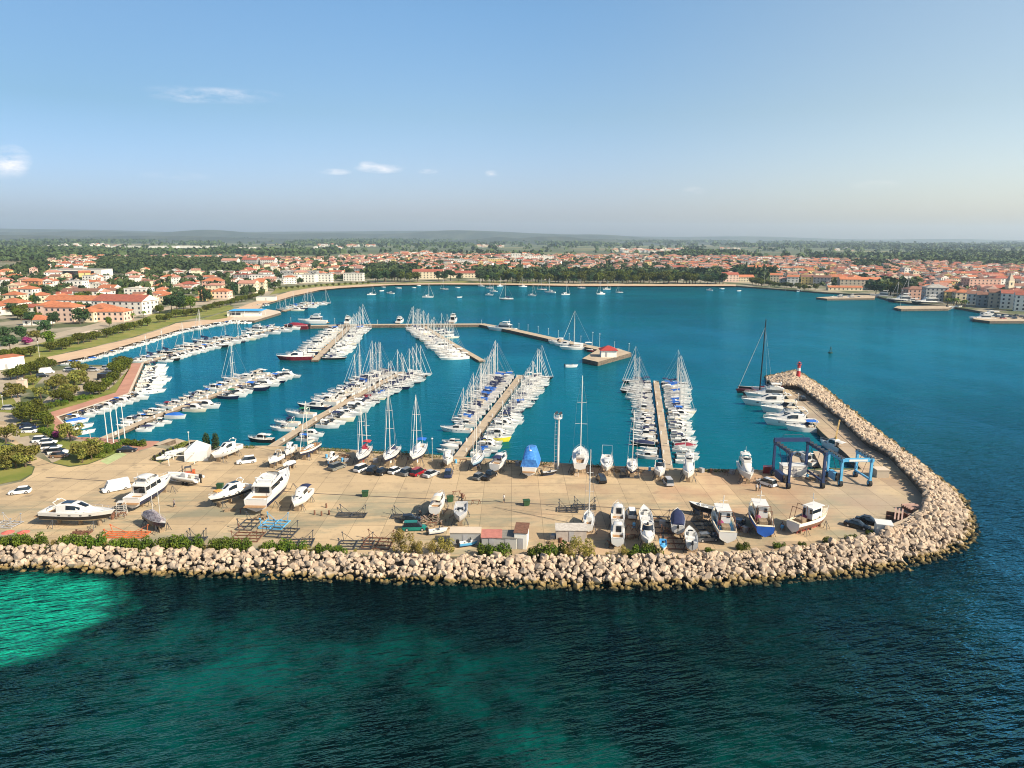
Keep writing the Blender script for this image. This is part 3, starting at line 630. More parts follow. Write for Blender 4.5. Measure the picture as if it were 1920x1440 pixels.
        make_deck(L, B, F, T, .04, .20, .6, .76, **kw).build('deck', [top, TEAK], root)
        st = [(-.30*L, B*.38, B*.34, zf-.1, zf+1.5), (-.1*L, B*.41, B*.35, zf-.1, zf+1.6), (.06*L, B*.40, B*.30, zf-.1, zf+1.5), (.13*L, B*.37, B*.22, zf-.1, zf+.8), (.22*L, B*.32, B*.18, zf-.1, zf+.5), (.33*L, B*.2, B*.1, zf-.05, zf+.3), (.42*L, B*.08, B*.03, zf, zf+.1)]
        mb = MB(); lump(mb, st); mb.build('deckhouse', top, root)
        mb = MB(); band(mb, st[:3], .36, .84); screen(mb, .125*L, .062*L, B*.30, B*.27, zf+.88, zf+1.46, curve=.45); band(mb, st[4:6], .3, .7); mb.build('window', GLASS, root)
        zt = zf+1.62; mb = MB(); mb.box(-.305*L, -.298*L, -B*.28, B*.28, zf, zf+1.3); mb.build('cabin_door', GLASS, root)
        fb = [(-.30*L, B*.36, B*.37, zt-.1, zt+.1), (-.16*L, B*.36, B*.38, zt-.1, zt+.55), (-.02*L, B*.34, B*.36, zt-.1, zt+.62), (.05*L, B*.24, B*.24, zt-.1, zt+.5)]
        mb = MB(); 
        for sg in (1, -1):
            vs = []
            for x, wb, wt, z0, z1 in fb: vs += [(x, sg*wb, z0), (x, sg*wt, z1), (x, sg*(wt-.12), z1), (x, sg*(wb-.12), z0)]
            for i in range(3):
                for k in range(4): 
                    f = (4*i+k, 4*i+4+k, 4*i+4+(k+1) % 4, 4*i+(k+1) % 4); mb.add([vs[j] for j in f], [(0, 1, 2, 3)])
        mb.box(-.34*L, .045*L, -B*.36, B*.36, zt-.1, zt+.02); mb.box(.04*L, .055*L, -B*.25, B*.25, zt, zt+.5); mb.box(-.12*L, -.04*L, -B*.2, B*.2, zt, zt+.5); mb.box(-.26*L, -.2*L, -B*.25, B*.25, zt, zt+.42)
        mb.build('flybridge', top, root)
        mb = MB(); screen(mb, .05*L, .02*L, B*.27, B*.26, zt+.48, zt+.85, curve=.3); mb.build('flybridge_screen', GLASS, root)
        mb = MB(); mb.tube([(-.22*L, B*.36, zt+.3), (-.27*L, B*.3, zt+1.35), (-.27*L, -B*.3, zt+1.35), (-.22*L, -B*.36, zt+.3)], .1, 6); blob(mb, (-.27*L, 0, zt+1.55), .3, .3, .2); mb.tube([(-.27*L, .2, zt+1.3), (-.29*L, .25, zt+2.6)], .025, 4); mb.build('radar_arch', top, root)
        if canvas: arch_sheet(-.26*L, -.06*L, B*.34, zt+1.25, .2).build('canopy', canvas, root)
        mb = MB(); mb.box(-.56*L, -.495*L, -B*.4, B*.4, .3, .42); mb.build('swim_platform', TEAK, root)
        for sg in (1, -1): mb = MB(); mb.tube([(-.33*L, sg*B*.36, zf-.1), (-.33*L, sg*B*.36, zt-.1)], .04, 5); mb.build('deck_post', STEEL, root)
    if rails: rail(L, B, F, T, .55, .985, .5, .03, **kw).build('railing', STEEL, root)
    return root

def sail(L, hullm=WHITE, bottom=ANTI_B, stripe=NAVY, cover=NAVYC, hood=NAVYC, bimini=None, mast=True, keel=False, mh=None, teak=False, ketch=False, name='sailing_yacht', mastm=None):
    B = L*.285; F = .62+L*.032; T = .45; kw = dict(tw=.72, full=.45, rake=.12, sheer=.14)
    mh = mh or L*1.22; root = empty(name); mastm = mastm or ALU
    make_hull(L, B, F, T, n=16, **kw).build('hull', [hullm, bottom, stripe], root)
    make_deck(L, B, F, T, .03, .34, .5, .5, **kw).build('deck', [TEAK if teak else WHITE, TEAK], root)
    zf = F*1.04
    st = [(-.16*L, B*.27, B*.22, zf-.1, zf+.45), (-.02*L, B*.27, B*.22, zf-.1, zf+.48), (.12*L, B*.24, B*.17, zf-.1, zf+.36), (.24*L, B*.16, B*.1, zf-.05, zf+.18), (.3*L, B*.1, B*.05, zf-.03, zf+.04)]
    mb = MB(); lump(mb, st); mb.build('coachroof', WHITE, root)
    mb = MB(); band(mb, st[:4], .4, .72, .02); mb.box(.16*L, .2*L, -.25, .25, zf+.26, zf+.36); mb.build('window', GLASS, root)
    if keel:
        for x0, x1, d, nm in ((-.08, .1, L*.15, 'keel'), (-.44, -.38, L*.11, 'rudder')):
            s_ = []; mb = MB()
            for z, a in ((-T*.5, 1), (-d, .75)): s_.append([(x0*L*a+.0, 0, z), ((x0+x1)/2*L*a, .14 if x1 > 0 else .05, z), (x1*L*a, 0, z), ((x0+x1)/2*L*a, -.14 if x1 > 0 else -.05, z)])
            mb.loft(s_, 0, smooth=False); mb.build(nm, bottom, root)
    if hood:
        mb = MB(); lump(mb, [(-.2*L, B*.26, B*.24, zf+.1, zf+.95), (-.12*L, B*.27, B*.22, zf+.1, zf+.9), (-.07*L, B*.24, B*.14, zf+.1, zf+.42)]); mb.build('sprayhood', hood, root)
    if bimini: 
        arch_sheet(-.46*L, -.26*L, B*.36, zf+1.7, .22).build('bimini', bimini, root)
    if mast:
        def rig_mast(xm, mh, tag_='mast'):
            mb = MB(); mb.tube([(xm, 0, zf+.3), (xm, 0, mh)], .115, 6, r2=.085); o = mb.build(tag_, mastm, root)
            for f, w in ((.42, B*.36), (.68, B*.28)): s2 = MB(); s2.tube([(xm, -w, mh*f), (xm, w, mh*f)], .05, 4); s2.build('spreader', mastm, o)
            mb = MB(); mb.tube([(xm-.15, 0, zf+1.05), (xm-.36*L if tag_ == 'mast' else xm-.2*L, 0, zf+1.15)], .1, 6); bo = mb.build('boom', mastm, root)
            if cover:
                mb = MB(); e = .35*L if tag_ == 'mast' else .19*L
                lump(mb, [(xm-e, .08, .06, zf+1.05, zf+1.35), (xm-e*.6, .15, .08, zf+1.0, zf+1.5), (xm-.25, .16, .08, zf+1.0, zf+1.75), (xm+.12, .12, .06, zf+1.0, zf+2.0)]); mb.build('sail_cover', cover, bo)
        xm = .06*L; rig_mast(xm, mh)
        if ketch: rig_mast(-.36*L, mh*.75, 'mizzen_mast')
        mb = MB(); mb.tube([(.47*L, 0, F*1.15+.3), (xm+.2, 0, mh*.97)], .07, 5, r2=.045); mb.build('furled_jib', WHITE if cover else ALU, root)
        mb = MB(); w1, w2 = B*.36, B*.28
        for sg in (1, -1): mb.tube([(xm-.1, sg*B*.46, F), (xm, sg*w1, mh*.42), (xm, sg*w2, mh*.68), (xm, 0, mh*.98)], .022, 3, cap=False)
        mb.tube([(-.49*L, 0, F+.1), (xm, 0, mh)], .022, 3, cap=False); mb.build('rigging', RIG, root)
    mb = rail(L, B, F, T, .5, .985, .55, .022, **kw); mb2 = rail(L, B, F, T, .01, .35, .55, .022, **kw); mb.add(mb2.v, mb2.f); mb.build('railing', STEEL, root)
    return root
# ---------------------------------------------------------------- cars, people, trees, buildings, yard gear
def car(kind='hatch', m=WHITE):
    L, W, Hh = dict(hatch=(4.1, 1.75, 1.45), suv=(4.5, 1.85, 1.7), van=(5.4, 2.0, 2.3), mpv=(4.6, 1.85, 1.65), saloon=(4.6, 1.8, 1.42), pickup=(5.2, 1.85, 1.75))[kind]
    root = empty('delivery_van' if kind == 'van' else 'pickup_truck' if kind == 'pickup' else 'parked_car'); w = W/2; bl = .95 if kind in ('suv', 'van', 'pickup') else .85
    mb = MB(); h = .22
    lump(mb, [(-L/2, w*.85, w*.8, h+.1, bl-.05), (-L/2+.25, w, w*.9, h, bl), (0, w, w*.93, h, bl+.02), (L*.27, w, w*.9, h, bl-.02), (L/2-.3, w*.97, w*.82, h, bl-.16), (L/2, w*.8, w*.7, h+.12, bl-.32)], 0)
    mb.build('body', m, root)
    x0, x1, x2, x3 = dict(hatch=(-.46, -.36, .06, .24), suv=(-.47, -.40, .08, .24), van=(-.49, -.47, .27, .40), mpv=(-.47, -.42, .10, .30), saloon=(-.38, -.22, .06, .24), pickup=(-.12, -.08, .12, .26))[kind]
    cs = [(x0*L, w*.86, w*.84, bl-.06, bl+.02), (x1*L, w*.88, w*.74, bl-.06, Hh-.02), ((x1+x2)/2*L, w*.9, w*.75, bl-.06, Hh), (x2*L, w*.9, w*.74, bl-.06, Hh-.03), (x3*L, w*.86, w*.8, bl-.08, bl+.0)]
    mb = MB(); lump(mb, cs); cab = mb.build('cabin', m if kind == 'van' else GLASS, root)
    mb = MB(); mb.box(x1*L, x2*L, -w*.66, w*.66, Hh-.01, Hh+.035); mb.build('roof', m, root)
    if kind == 'van':
        mb = MB(); screen(mb, x3*L-.05, x2*L+.05, w*.78, w*.66, bl+.15, Hh-.15, curve=.1); mb.build('windscreen', GLASS, root)
    for sx in (1, -1):
        for sy in (1, -1):
            mb = MB(); mb.tube([(sx*L*.31, sy*(w-.2), .32), (sx*L*.31, sy*(w+.01), .32)], .32, 12); t = mb.build('wheel', TYRE, root)
            mb = MB(); mb.tube([(sx*L*.31, sy*(w), .32), (sx*L*.31, sy*(w+.025), .32)], .19, 8); mb.build('rim', STEEL, t)
        for sy in (1, -1): mb = MB(); mb.box(sx*(L/2-.10)-.04, sx*(L/2-.10)+.04, sy*w*.6-.18, sy*w*.6+.18, .58, .72); mb.build('headlight' if sx > 0 else 'tail_light', STEEL if sx > 0 else RED, root)
    if kind == 'pickup': mb = MB(); mb.box(-L*.47, -L*.14, -w*.75, w*.75, bl-.02, bl+.06); mb.build('load_bed', BLACK, root)
    return root

def person(shirt, legs, step=.25):
    """walking figure, one skinned body, with clothing shells"""
    root = empty('person')
    V = [(0, 0, .95), (0, 0, 1.15), (0, 0, 1.42), (0, 0, 1.52), (.01, 0, 1.62), (.02, 0, 1.74), (0, .17, 1.40), (-.06, .24, 1.14), (.06, .24, .90), (0, -.17, 1.40), (.08, -.24, 1.14), (.20, -.22, .93),
         (0, .09, .90), (step*.5, .10, .50), (step*.4, .10, .08), (step*.4+.14, .11, .05), (0, -.09, .90), (-step*.3, -.10, .50), (-step*1.1, -.10, .10), (-step*1.1+.14, -.11, .05)]
    E = [(0, 1), (1, 2), (2, 3), (3, 4), (4, 5), (2, 6), (6, 7), (7, 8), (2, 9), (9, 10), (10, 11), (0, 12), (12, 13), (13, 14), (14, 15), (0, 16), (16, 17), (17, 18), (18, 19)]
    Rr = [.13, .12, .13, .055, .09, .08, .06, .042, .03, .06, .042, .03, .09, .06, .045, .04, .09, .06, .045, .04]
    me = bpy.data.meshes.new('body'); me.from_pydata(V, E, []); o = bpy.data.objects.new('body', me); COL.objects.link(o); o.parent = root
    me.materials.append(mat('skin', (.45, .27, .18), .6)); sk = o.modifiers.new('skin', 'SKIN'); o.modifiers.new('smooth', 'SUBSURF').levels = 1
    for i, r in enumerate(Rr): me.skin_vertices[0].data[i].radius = (r, r)
    me.skin_vertices[0].data[0].use_root = True
    mb = MB(); lump(mb, [(-.15, .15, .1, .92, 1.46), (-.1, .2, .17, .9, 1.5), (.1, .2, .17, .9, 1.5), (.16, .14, .1, .92, 1.44)]); mb.build('shirt', shirt, root)
    mb = MB()
    mb.tube([(0, .09, .98), (step*.5, .10, .50), (step*.4, .10, .12)], .105, 8, r2=.075); mb.tube([(0, -.09, .98), (-step*.3, -.10, .50), (-step*1.1, -.10, .14)], .105, 8, r2=.075); mb.build('trousers', legs, root)
    mb = MB(); blob(mb, (.0, 0, 1.73), .105, .1, .09); mb.build('hair', BLACK, root)
    return root

def leafy(name, c1, c2, seed_scale=1.3):
    m, n, l, b, pos = newmat(name)
    g = [q for q in n if q.type == 'NEW_GEOMETRY'][0]; tcn = n.new('ShaderNodeTexCoord'); oi = n.new('ShaderNodeObjectInfo')
    f = noise_node(n, l, tcn.outputs['Object'], seed_scale, 3)
    c = mixc(n, l, rng(n, l, f, .35, .65), c1, c2)
    hs = n.new('ShaderNodeHueSaturation'); l.new(c, hs.inputs['Color']); l.new(rng(n, l, oi.outputs['Random'], 0, 1, .75, 1.25, False), hs.inputs['Value']); l.new(rng(n, l, oi.outputs['Random'], 0, 1, .485, .515, False), hs.inputs['Hue'])
    l.new(hs.outputs[0], b.inputs['Base Color']); b.inputs['Roughness'].default_value = .75; b.inputs['Specular IOR Level'].default_value = .25
    return m
L_OAK = leafy('dark_foliage', (.036, .050, .005), (.105, .120, .010)); L_OLIVE = leafy('olive_foliage', (.085, .095, .015), (.20, .185, .04)); L_PINE = leafy('pine_foliage', (.018, .045, .018), (.045, .085, .025))
L_LIME = leafy('bright_foliage', (.04, .08, .006), (.12, .16, .012)); L_DRY = leafy('tamarisk_foliage', (.14, .12, .02), (.32, .26, .06)); L_FLOWER = leafy('magenta_blossom', (.20, .02, .10), (.32, .04, .18)); L_DIST = leafy('distant_foliage', (.022, .042, .012), (.060, .085, .024), .02)
BARK = mat('tree_bark', (.10, .07, .045), .95, var=.2, scale=4)
def crown(name, lobes, nleaf, size, m, parent=None, seed=1):
    g = np.random.default_rng(seed); w = np.array([l[3]*l[4]*l[5] for l in lobes])**.667; cnt = (nleaf*w/w.sum()).astype(int); vs = []
    for (x, y, z, a, b, c), k in zip(lobes, cnt):
        d = g.normal(size=(k, 3)); d /= np.linalg.norm(d, axis=1)[:, None]; r = g.uniform(.62, 1.06, (k, 1))**.7
        p = d*r*np.array([a, b, c])+np.array([x, y, z])
        nn = d+g.normal(size=(k, 3))*.7; nn /= np.linalg.norm(nn, axis=1)[:, None]
        t = np.cross(nn, g.normal(size=(k, 3))); t /= np.linalg.norm(t, axis=1)[:, None]; q = np.cross(nn, t)
        s = size*g.uniform(.6, 1.35, (k, 1))
        vs.append(np.stack([p-t*s, p-q*s*.6, p+t*s, p+q*s*.6], 1).reshape(-1, 3))
    v = np.concatenate(vs); n = len(v)//4
    me = bpy.data.meshes.new(name); me.from_pydata(v.tolist(), [], np.arange(n*4).reshape(-1, 4).tolist()); me.materials.append(m)
    o = bpy.data.objects.new(name, me); COL.objects.link(o); o.parent = parent
    return o
def tree(kind, seed=1):
    r = random.Random(seed); root = empty(dict(oak='holm_oak_tree', olive='olive_tree', pine='pine_tree', cypress='cypress_tree', bush='bush', lime='broadleaf_tree', dry='tamarisk_tree', palm='palm_tree', flower='flowering_bush')[kind])
    mb = MB()
    if kind == 'oak': lob = [(r.uniform(-1.2, 1.2), r.uniform(-1.2, 1.2), r.uniform(2.2, 3.4), r.uniform(1.1, 1.7), r.uniform(1.1, 1.7), r.uniform(.9, 1.3)) for _ in range(8)]; hh = 1.6; n, s, m = 1500, .24, L_OAK
    elif kind == 'olive': lob = [(r.uniform(-1.8, 1.8), r.uniform(-1.5, 1.5), r.uniform(1.8, 3.4), r.uniform(.6, 1.2), r.uniform(.6, 1.2), r.uniform(.5, .9)) for _ in range(11)]; hh = 1.4; n, s, m = 1300, .22, L_OLIVE
    elif kind == 'lime': lob = [(r.uniform(-1.8, 1.8), r.uniform(-1.8, 1.8), r.uniform(3, 6), r.uniform(1.2, 2), r.uniform(1.2, 2), r.uniform(1, 1.7)) for _ in range(9)]; hh = 3; n, s, m = 1500, .34, L_LIME
    elif kind == 'dry': lob = [(r.uniform(-1.8, 1.8), r.uniform(-1, 1), r.uniform(1.2, 3.6), r.uniform(.6, 1.1), r.uniform(.6, 1.1), r.uniform(.6, 1.3)) for _ in range(10)]; hh = 1.2; n, s, m = 2200, .13, L_DRY
    elif kind == 'pine': lob = [(r.uniform(-2.2, 2.2), r.uniform(-2.2, 2.2), r.uniform(4, 8), r.uniform(1.2, 2.3), r.uniform(1.2, 2.3), r.uniform(.9, 1.6)) for _ in range(10)]; hh = 5; n, s, m = 1500, .42, L_PINE
    elif kind == 'cypress': lob = [(r.uniform(-.15, .15), r.uniform(-.15, .15), z, .95*(1-((z-3.4)/7)**2)**.5+.05, .95*(1-((z-3.4)/7)**2)**.5+.05, 1.1) for z in (1.3, 2.4, 3.6, 4.8, 6, 7.2, 8.4, 9.4)]; hh = 1.2; n, s, m = 1200, .26, L_PINE
    elif kind == 'flower': lob = [(r.uniform(-1, 1), r.uniform(-.6, .6), r.uniform(.5, 1.5), .8, .8, .7) for _ in range(5)]; hh = .4; n, s, m = 700, .18, L_FLOWER
    elif kind == 'palm':
        mb.tube([(0, 0, 0), (.1, 0, 2), (.05, 0, 4.2)], .22, 7, r2=.16); mb.build('trunk', BARK, root); mb = MB()
        for k in range(13):
            a = k*2.4; u = Vector((math.cos(a), math.sin(a), 0)); el_ = r.uniform(-.1, .9); q = Vector((-u.y, u.x, 0))
            pts = [Vector((.05, 0, 4.2))+u*(2.3*t_)+Vector((0, 0, el_*2*t_-2.4*t_*t_)) for t_ in (0, .3, .6, 1)]
            mb.add([p+q*w_ for p, w_ in zip(pts, (.05, .35, .32, .04))]+[p-q*w_ for p, w_ in zip(pts, (.05, .35, .32, .04))], [(i, i+1, i+5, i+4) for i in range(3)])
        mb.build('crown', L_LIME, root); return root
    else: lob = [(r.uniform(-1.9, 1.9), r.uniform(-.5, .5), r.uniform(.35, .9), r.uniform(.6, .95), r.uniform(.5, .8), r.uniform(.5, .75)) for _ in range(9)]; hh = .3; n, s, m = 1500, .13, L_LIME
    if kind in ('bush', 'flower'):
        crown('foliage', lob, n, s, m, root, seed); return root
    mb.tube([(0, 0, -.1), (.06, .03, hh*.5), (0, 0, hh)], .2 if kind != 'pine' else .3, 7, r2=.13)
    for l in lob[:6]: mb.tube([(0, 0, hh*.85), (l[0]*.5, l[1]*.5, (hh+l[2])/2), (l[0]*.85, l[1]*.85, l[2])], .09, 5, r2=.03)
    mb.build('trunk', BARK, root); crown('crown', lob, n, s, m, root, seed)
    return root

WALLC = dict(white=(.70, .68, .62), cream=(.64, .56, .40), pink=(.66, .48, .39), yellow=(.62, .48, .20), orange=(.50, .24, .12), grey=(.34, .34, .33), stone=(.42, .36, .28), salmon=(.52, .32, .25))
ROOFC = dict(orange=(.40, .14, .065), red=(.29, .085, .055), brown=(.20, .10, .07), grey=(.30, .29, .27), pale=(.52, .48, .42), pink=(.38, .19, .14))
WM = {k: mat('wall_'+k, c, .9, var=.06, scale=.3, rand=.10) for k, c in WALLC.items()}
RM = {k: mat('roof_'+k, c, .85, var=.18, scale=.5, rand=.12) for k, c in ROOFC.items()}
WIN = mat('window_glass', (.035, .045, .06), .2); SHUT = mat('shutter_green', (.05, .10, .06), .6)
def roof_mesh(mb, w, d, h, kind, pitch=.42, o=.45, mi=0, miw=0):
    x, y = w/2+o, d/2+o; rh = min(x, y)*pitch
    if kind == 'flat':
        mb.box(-w/2-.15, w/2+.15, -d/2-.15, d/2+.15, h, h+.35, mi); mb.box(-w*.12, w*.06, -d*.15, d*.15, h+.35, h+1.6, mi); return
    lx, ly = x, y
    if kind == 'hip': rx, ry = (x-y, 0) if x >= y else (0, y-x)
    else: rx, ry = (x, 0) if x >= y else (0, y)
    v = [(-x, -y, h), (x, -y, h), (x, y, h), (-x, y, h), (-rx, -ry, h+rh), (rx, ry, h+rh)]
    if x >= y: f = [(0, 1, 5, 4), (2, 3, 4, 5), (1, 2, 5), (3, 0, 4)]
    else: f = [(1, 2, 5, 4), (3, 0, 4, 5), (0, 1, 4), (2, 3, 5)]
    sl = f[:2]; en = f[2:]
    mb.add(v, sl, mi); mb.add(v, en, mi if kind == 'hip' else miw)
    mb.add([(-x, -y, h-.12), (x, -y, h-.12), (x, y, h-.12), (-x, y, h-.12)]+v[:4], [(3, 2, 1, 0), (0, 1, 5, 4), (1, 2, 6, 5), (2, 3, 7, 6), (3, 0, 4, 7)], mi)
def window_quads(w, d, st, sh=2.9, gap=3.0, ww=1.0, wh=1.35, front=True):
    q = []
    for s_ in range(st):
        z = s_*sh+1.0
        for (ln, fx) in ((w, 0), (d, 1)):
            n = max(1, int(ln/gap))
            for i in range(n):
                c = (i+.5)/n*ln-ln/2
                if fx == 0: q += [((c, -d/2-.03, z), 0), ((c, d/2+.03, z), 2)]
                else: q += [((w/2+.03, c, z), 1), ((-w/2-.03, c, z), 3)]
    return q, ww, wh
def add_window(mb, p, side, ww, wh, mi, dep=.05):
    x, y, z = p; dx, dy = (1, 0) if side in (0, 2) else (0, 1); nx, ny = ((0, -1), (1, 0), (0, 1), (-1, 0))[side]
    a = [(x-dx*ww/2, y-dy*ww/2), (x+dx*ww/2, y+dy*ww/2)]
    v = [(*a[0], z), (*a[1], z), (*a[1], z+wh), (*a[0], z+wh)]; v2 = [(px_+nx*dep, py_+ny*dep, pz_) for px_, py_, pz_ in v]
    f = [(0, 1, 2, 3), (0, 4, 5, 1), (1, 5, 6, 2), (2, 6, 7, 3), (3, 7, 4, 0), (7, 6, 5, 4)]
    if side in (0, 1): f = [tuple(reversed(t)) for t in f]
    mb.add(v+v2, f, mi)
def house_mesh(w, d, st, rk, seed):
    """walls (0), roof (1), glass (2) of a small house seen from far off"""
    r = random.Random(seed); mb = MB(); h = 2.9*st+.3; mb.box(-w/2, w/2, -d/2, d/2, -.5, h, 0)
    roof_mesh(mb, w, d, h, rk, mi=1, miw=0)
    wing = r.random() < .6 and rk != 'flat'
    q, ww, wh = window_quads(w, d, st)
    for p, sd in q: 
        if r.random() < .85: add_window(mb, p, sd, ww, wh, 2)
    if wing:
        a, b = w*.35, d*.5; ox = r.choice((-1, 1))*w*.2; v0 = len(mb.v)
        mb.box(-a/2+ox, a/2+ox, -d/2-b, -d/2-.01, -.5, h-2.2 if st > 1 else h-.4, 0)
        m2 = MB(); roof_mesh(m2, a, b, h-2.2 if st > 1 else h-.4, 'hip', mi=1)
        mb.add([(x+ox, y-d/2-b/2, z) for x, y, z in m2.v], m2.f, 1)
    if rk != 'flat': mb.box(w*.18, w*.18+.6, .4, 1.0, h, h+min(w, d)*.22+.9, 0)
    return mb

def building(name, px, py, w, d, st, rz, wall='white', roof='orange', rk='gable', label='', win=3.2, balc=False, glassfront=False, sh=3.0, group=None):
    """hand placed large building: walls, roof and every window a part"""
    root = empty(name, P(px, py, LZ), R(rz)); h = sh*st+.4
    mb = MB(); mb.box(-w/2, w/2, 0, d, -.2, h); mb.build('wall', WM[wall], root)
    mb = MB(); m2 = MB(); roof_mesh(m2, w, d, h, rk, mi=0, miw=1); mb.add([(x, y+d/2, z) for x, y, z in m2.v], m2.f); mb.m = m2.m; mb.build('roof', [RM[roof], WM[wall]], root)
    proto = {}
    if glassfront:
        mb = MB(); mb.box(-w*.36, w*.36, -.12, .1, h*.12, h*.86); mb.build('glass_front', GLASS, root)
    else:
        for s_ in range(st):
            for ln, sd in ((w, 0), (d, 1), (d, 3)):
                if sd == 1 and rz > 5 or sd == 3 and rz < -5 and rz > -60: pass
                n = max(1, int(ln/win))
                for i in range(n):
                    if len(root.children) > 96: break
                    c = (i+.5)/n*ln; z = s_*sh+1.05
                    p = (c-w/2, -.03, z) if sd == 0 else ((w/2+.03, c, z) if sd == 1 else (-w/2-.03, c, z))
                    if sd not in proto: mb = MB(); add_window(mb, (0, 0, 0), sd, 1.25, 1.45, 0); o = mb.build('window', WIN, root); proto[sd] = o
                    else: o = proto[sd].copy(); COL.objects.link(o); o.parent = root
                    o.location = p
        if balc:
            for s_ in range(1, st):
                mb = MB(); mb.box(-w*.45, w*.45, -1.4, 0, s_*sh-.1, s_*sh+.08); mb.box(-w*.45, w*.45, -1.4, -1.3, s_*sh, s_*sh+1.0); mb.build('balcony', WM['white'], root)
    tag(root, label, 'building', group)
    return root

def travel_lift(w, d, h, m, arch, panel=None, name='travel_lift'):
    root = empty(name)
    for sx in (1, -1):
        mb = MB(); mb.box(sx*w/2-.22, sx*w/2+.22, -d/2-.6, d/2+.6, h-.65, h); 
        for k in range(6): mb.box(sx*w/2-.42, sx*w/2+.42, -d/2+k*d/5-.25, -d/2+k*d/5+.25, h, h+.3, 1)
        mb.build('top_beam', [m, DKSTEEL], root)
        mb = MB(); mb.box(sx*w/2-.16, sx*w/2+.16, -d/2, d/2, 1.35, 1.75); mb.build('lower_beam', m, root)
        for sy in (1, -1):
            mb = MB(); mb.box(sx*w/2-.24, sx*w/2+.24, sy*d/2-.25, sy*d/2+.25, 1.3, h-.65); mb.build('leg', m, root)
            mb = MB(); mb.tube([(sx*w/2-.32, sy*d/2, .68), (sx*w/2+.32, sy*d/2, .68)], .68, 16); t = mb.build('wheel', TYRE, root)
            mb = MB(); mb.tube([(sx*w/2-.36, sy*d/2, .68), (sx*w/2+.36, sy*d/2, .68)], .3, 10); mb.box(sx*w/2-.45, sx*w/2-.33, sy*d/2-.12, sy*d/2+.12, .6, 1.4); mb.box(sx*w/2+.33, sx*w/2+.45, sy*d/2-.12, sy*d/2+.12, .6, 1.4); mb.build('hub', m, t)
    y = d/2 if arch == 'rear' else -d/2
    mb = MB(); mb.box(-w/2-.3, w/2+.3, y-.3, y+.3, h-.7 if arch != 'rear' else h-.1, h+.05 if arch != 'rear' else h+.75); 
    mb.build('cross_beam', m, root)
    if arch == 'rear':
        mb = MB(); mb.tube([(-w*.3, y, h+.75), (-w*.25, y, h+1.5), (w*.3, y, h+1.5), (w*.38, y, h+.75)], .06, 5); mb.build('guard_rail', m, root)
    mb = MB(); mb.box(-w/2-1.0, -w/2-.05, -d*.38, d*.1, 1.0, 2.7); mb.build('engine_box', m, root)
    mb = MB(); mb.box(-w/2-.9, -w/2-.1, -d*.5, -d*.4, 1.2, 3.0); mb.build('operator_cab', GLASS, root)
    for sy in (-.22, .22):
        mb = MB(); mb.tube([(-w/2, d*sy, h-.7), (-w*.35, d*sy, 2.6), (0, d*sy, 1.9), (w*.35, d*sy, 2.6), (w/2, d*sy, h-.7)], .07, 5); mb.build('lifting_sling', NAVYC, root)
    if panel:
        mb = MB(); mb.box(-w*.3, w*.32, y-.36, y-.31, h-.58, h-.12); mb.build('sign_panel', panel, root)
    return root
def cradle(w, l, h, m, name='boat_cradle', posts=4):
    root = empty(name); mb = MB()
    for sy in (-1, -.33, .33, 1): mb.bar((-w/2, sy*l/2, .15), (w/2, sy*l/2, .15), .16)
    for sx in (-1, 0, 1): mb.bar((sx*w/2, -l/2, .3), (sx*w/2, l/2, .3), .14)
    mb.build('base_frame', m, root)
    for sx in (-1, 1):
        for sy in ((-.8, .8) if posts == 4 else (.8,)):
            mb = MB(); b = Vector((sx*w*.42, sy*l/2, .3)); t = Vector((sx*w*.46, sy*l/2, h))
            mb.bar(b, t, .09); mb.bar((sx*w*.1, sy*l/2, .3), t, .06); mb.box(t.x-.14, t.x+.14, t.y-.14, t.y+.14, t.z, t.z+.08); mb.build('post', m, root)
    return root
def stand(L, B, h, m=DKSTEEL):
    """props under a boat on the hard"""
    root = empty('boat_stand')
    for x in (-.3, 0, .27):
        mb = MB(); mb.box(x*L-.15, x*L+.15, -.45, .45, 0, h+.12); mb.build('keel_block', PALLET, root)
        if x == 0: continue
        for sy in (1, -1):
            mb = MB(); p = Vector((x*L, sy*B*.42, h+.75))
            for q in ((x*L-.5, sy*B*.62, 0), (x*L+.5, sy*B*.62, 0), (x*L, sy*B*.3, 0)): mb.bar(q, p, .07)
            mb.build('prop', m, root)
    return root
# ---------------------------------------------------------------- the rubble breakwater
CREST = [(-330, 1024), (0, 1026), (300, 1031), (600, 1038), (900, 1044), (1100, 1046), (1300, 1042), (1450, 1034), (1543, 1022), (1637, 1004), (1690, 988), (1732, 962), (1745, 940), (1737, 922), (1710, 890), (1670, 848), (1623, 823), (1579, 781), (1529, 743), (1500, 722), (1480, 720), (1452, 723)]
TOE = [(-330, 1060), (0, 1069), (300, 1080), (600, 1090), (900, 1101), (1100, 1107), (1300, 1104), (1500, 1092), (1600, 1084), (1690, 1070), (1765, 1050), (1826, 1018), (1832, 985), (1812, 940), (1787, 917), (1735, 876), (1675, 829), (1619, 788), (1580, 756), (1545, 727), (1492, 694), (1436, 706)]
ZC = [2.5]*9+[2.7, 2.9, 3.1, 3.2, 3.2, 3.2, 3.2, 3.2, 3.2, 3.2, 3.3, 3.4, 2.4]
A_ = [P(x, y, z) for (x, y), z in zip(CREST, ZC)]; B_ = [P(x, y, -.15) for x, y in TOE]
def resample(A, B, step):
    out = []
    for i in range(len(A)-1):
        ln = max((A[i+1]-A[i]).length, (B[i+1]-B[i]).length); k = max(1, int(ln/step))
        for j in range(k): f = j/k; out.append((A[i].lerp(A[i+1], f), B[i].lerp(B[i+1], f)))
    out.append((A[-1], B[-1])); return out
SL = resample(A_, B_, 1.0)
mb = MB(); base = [(a+Vector((0, 0, -.45)), b+Vector((0, 0, -1.2))) for a, b in SL[::4]+[SL[-1]]]
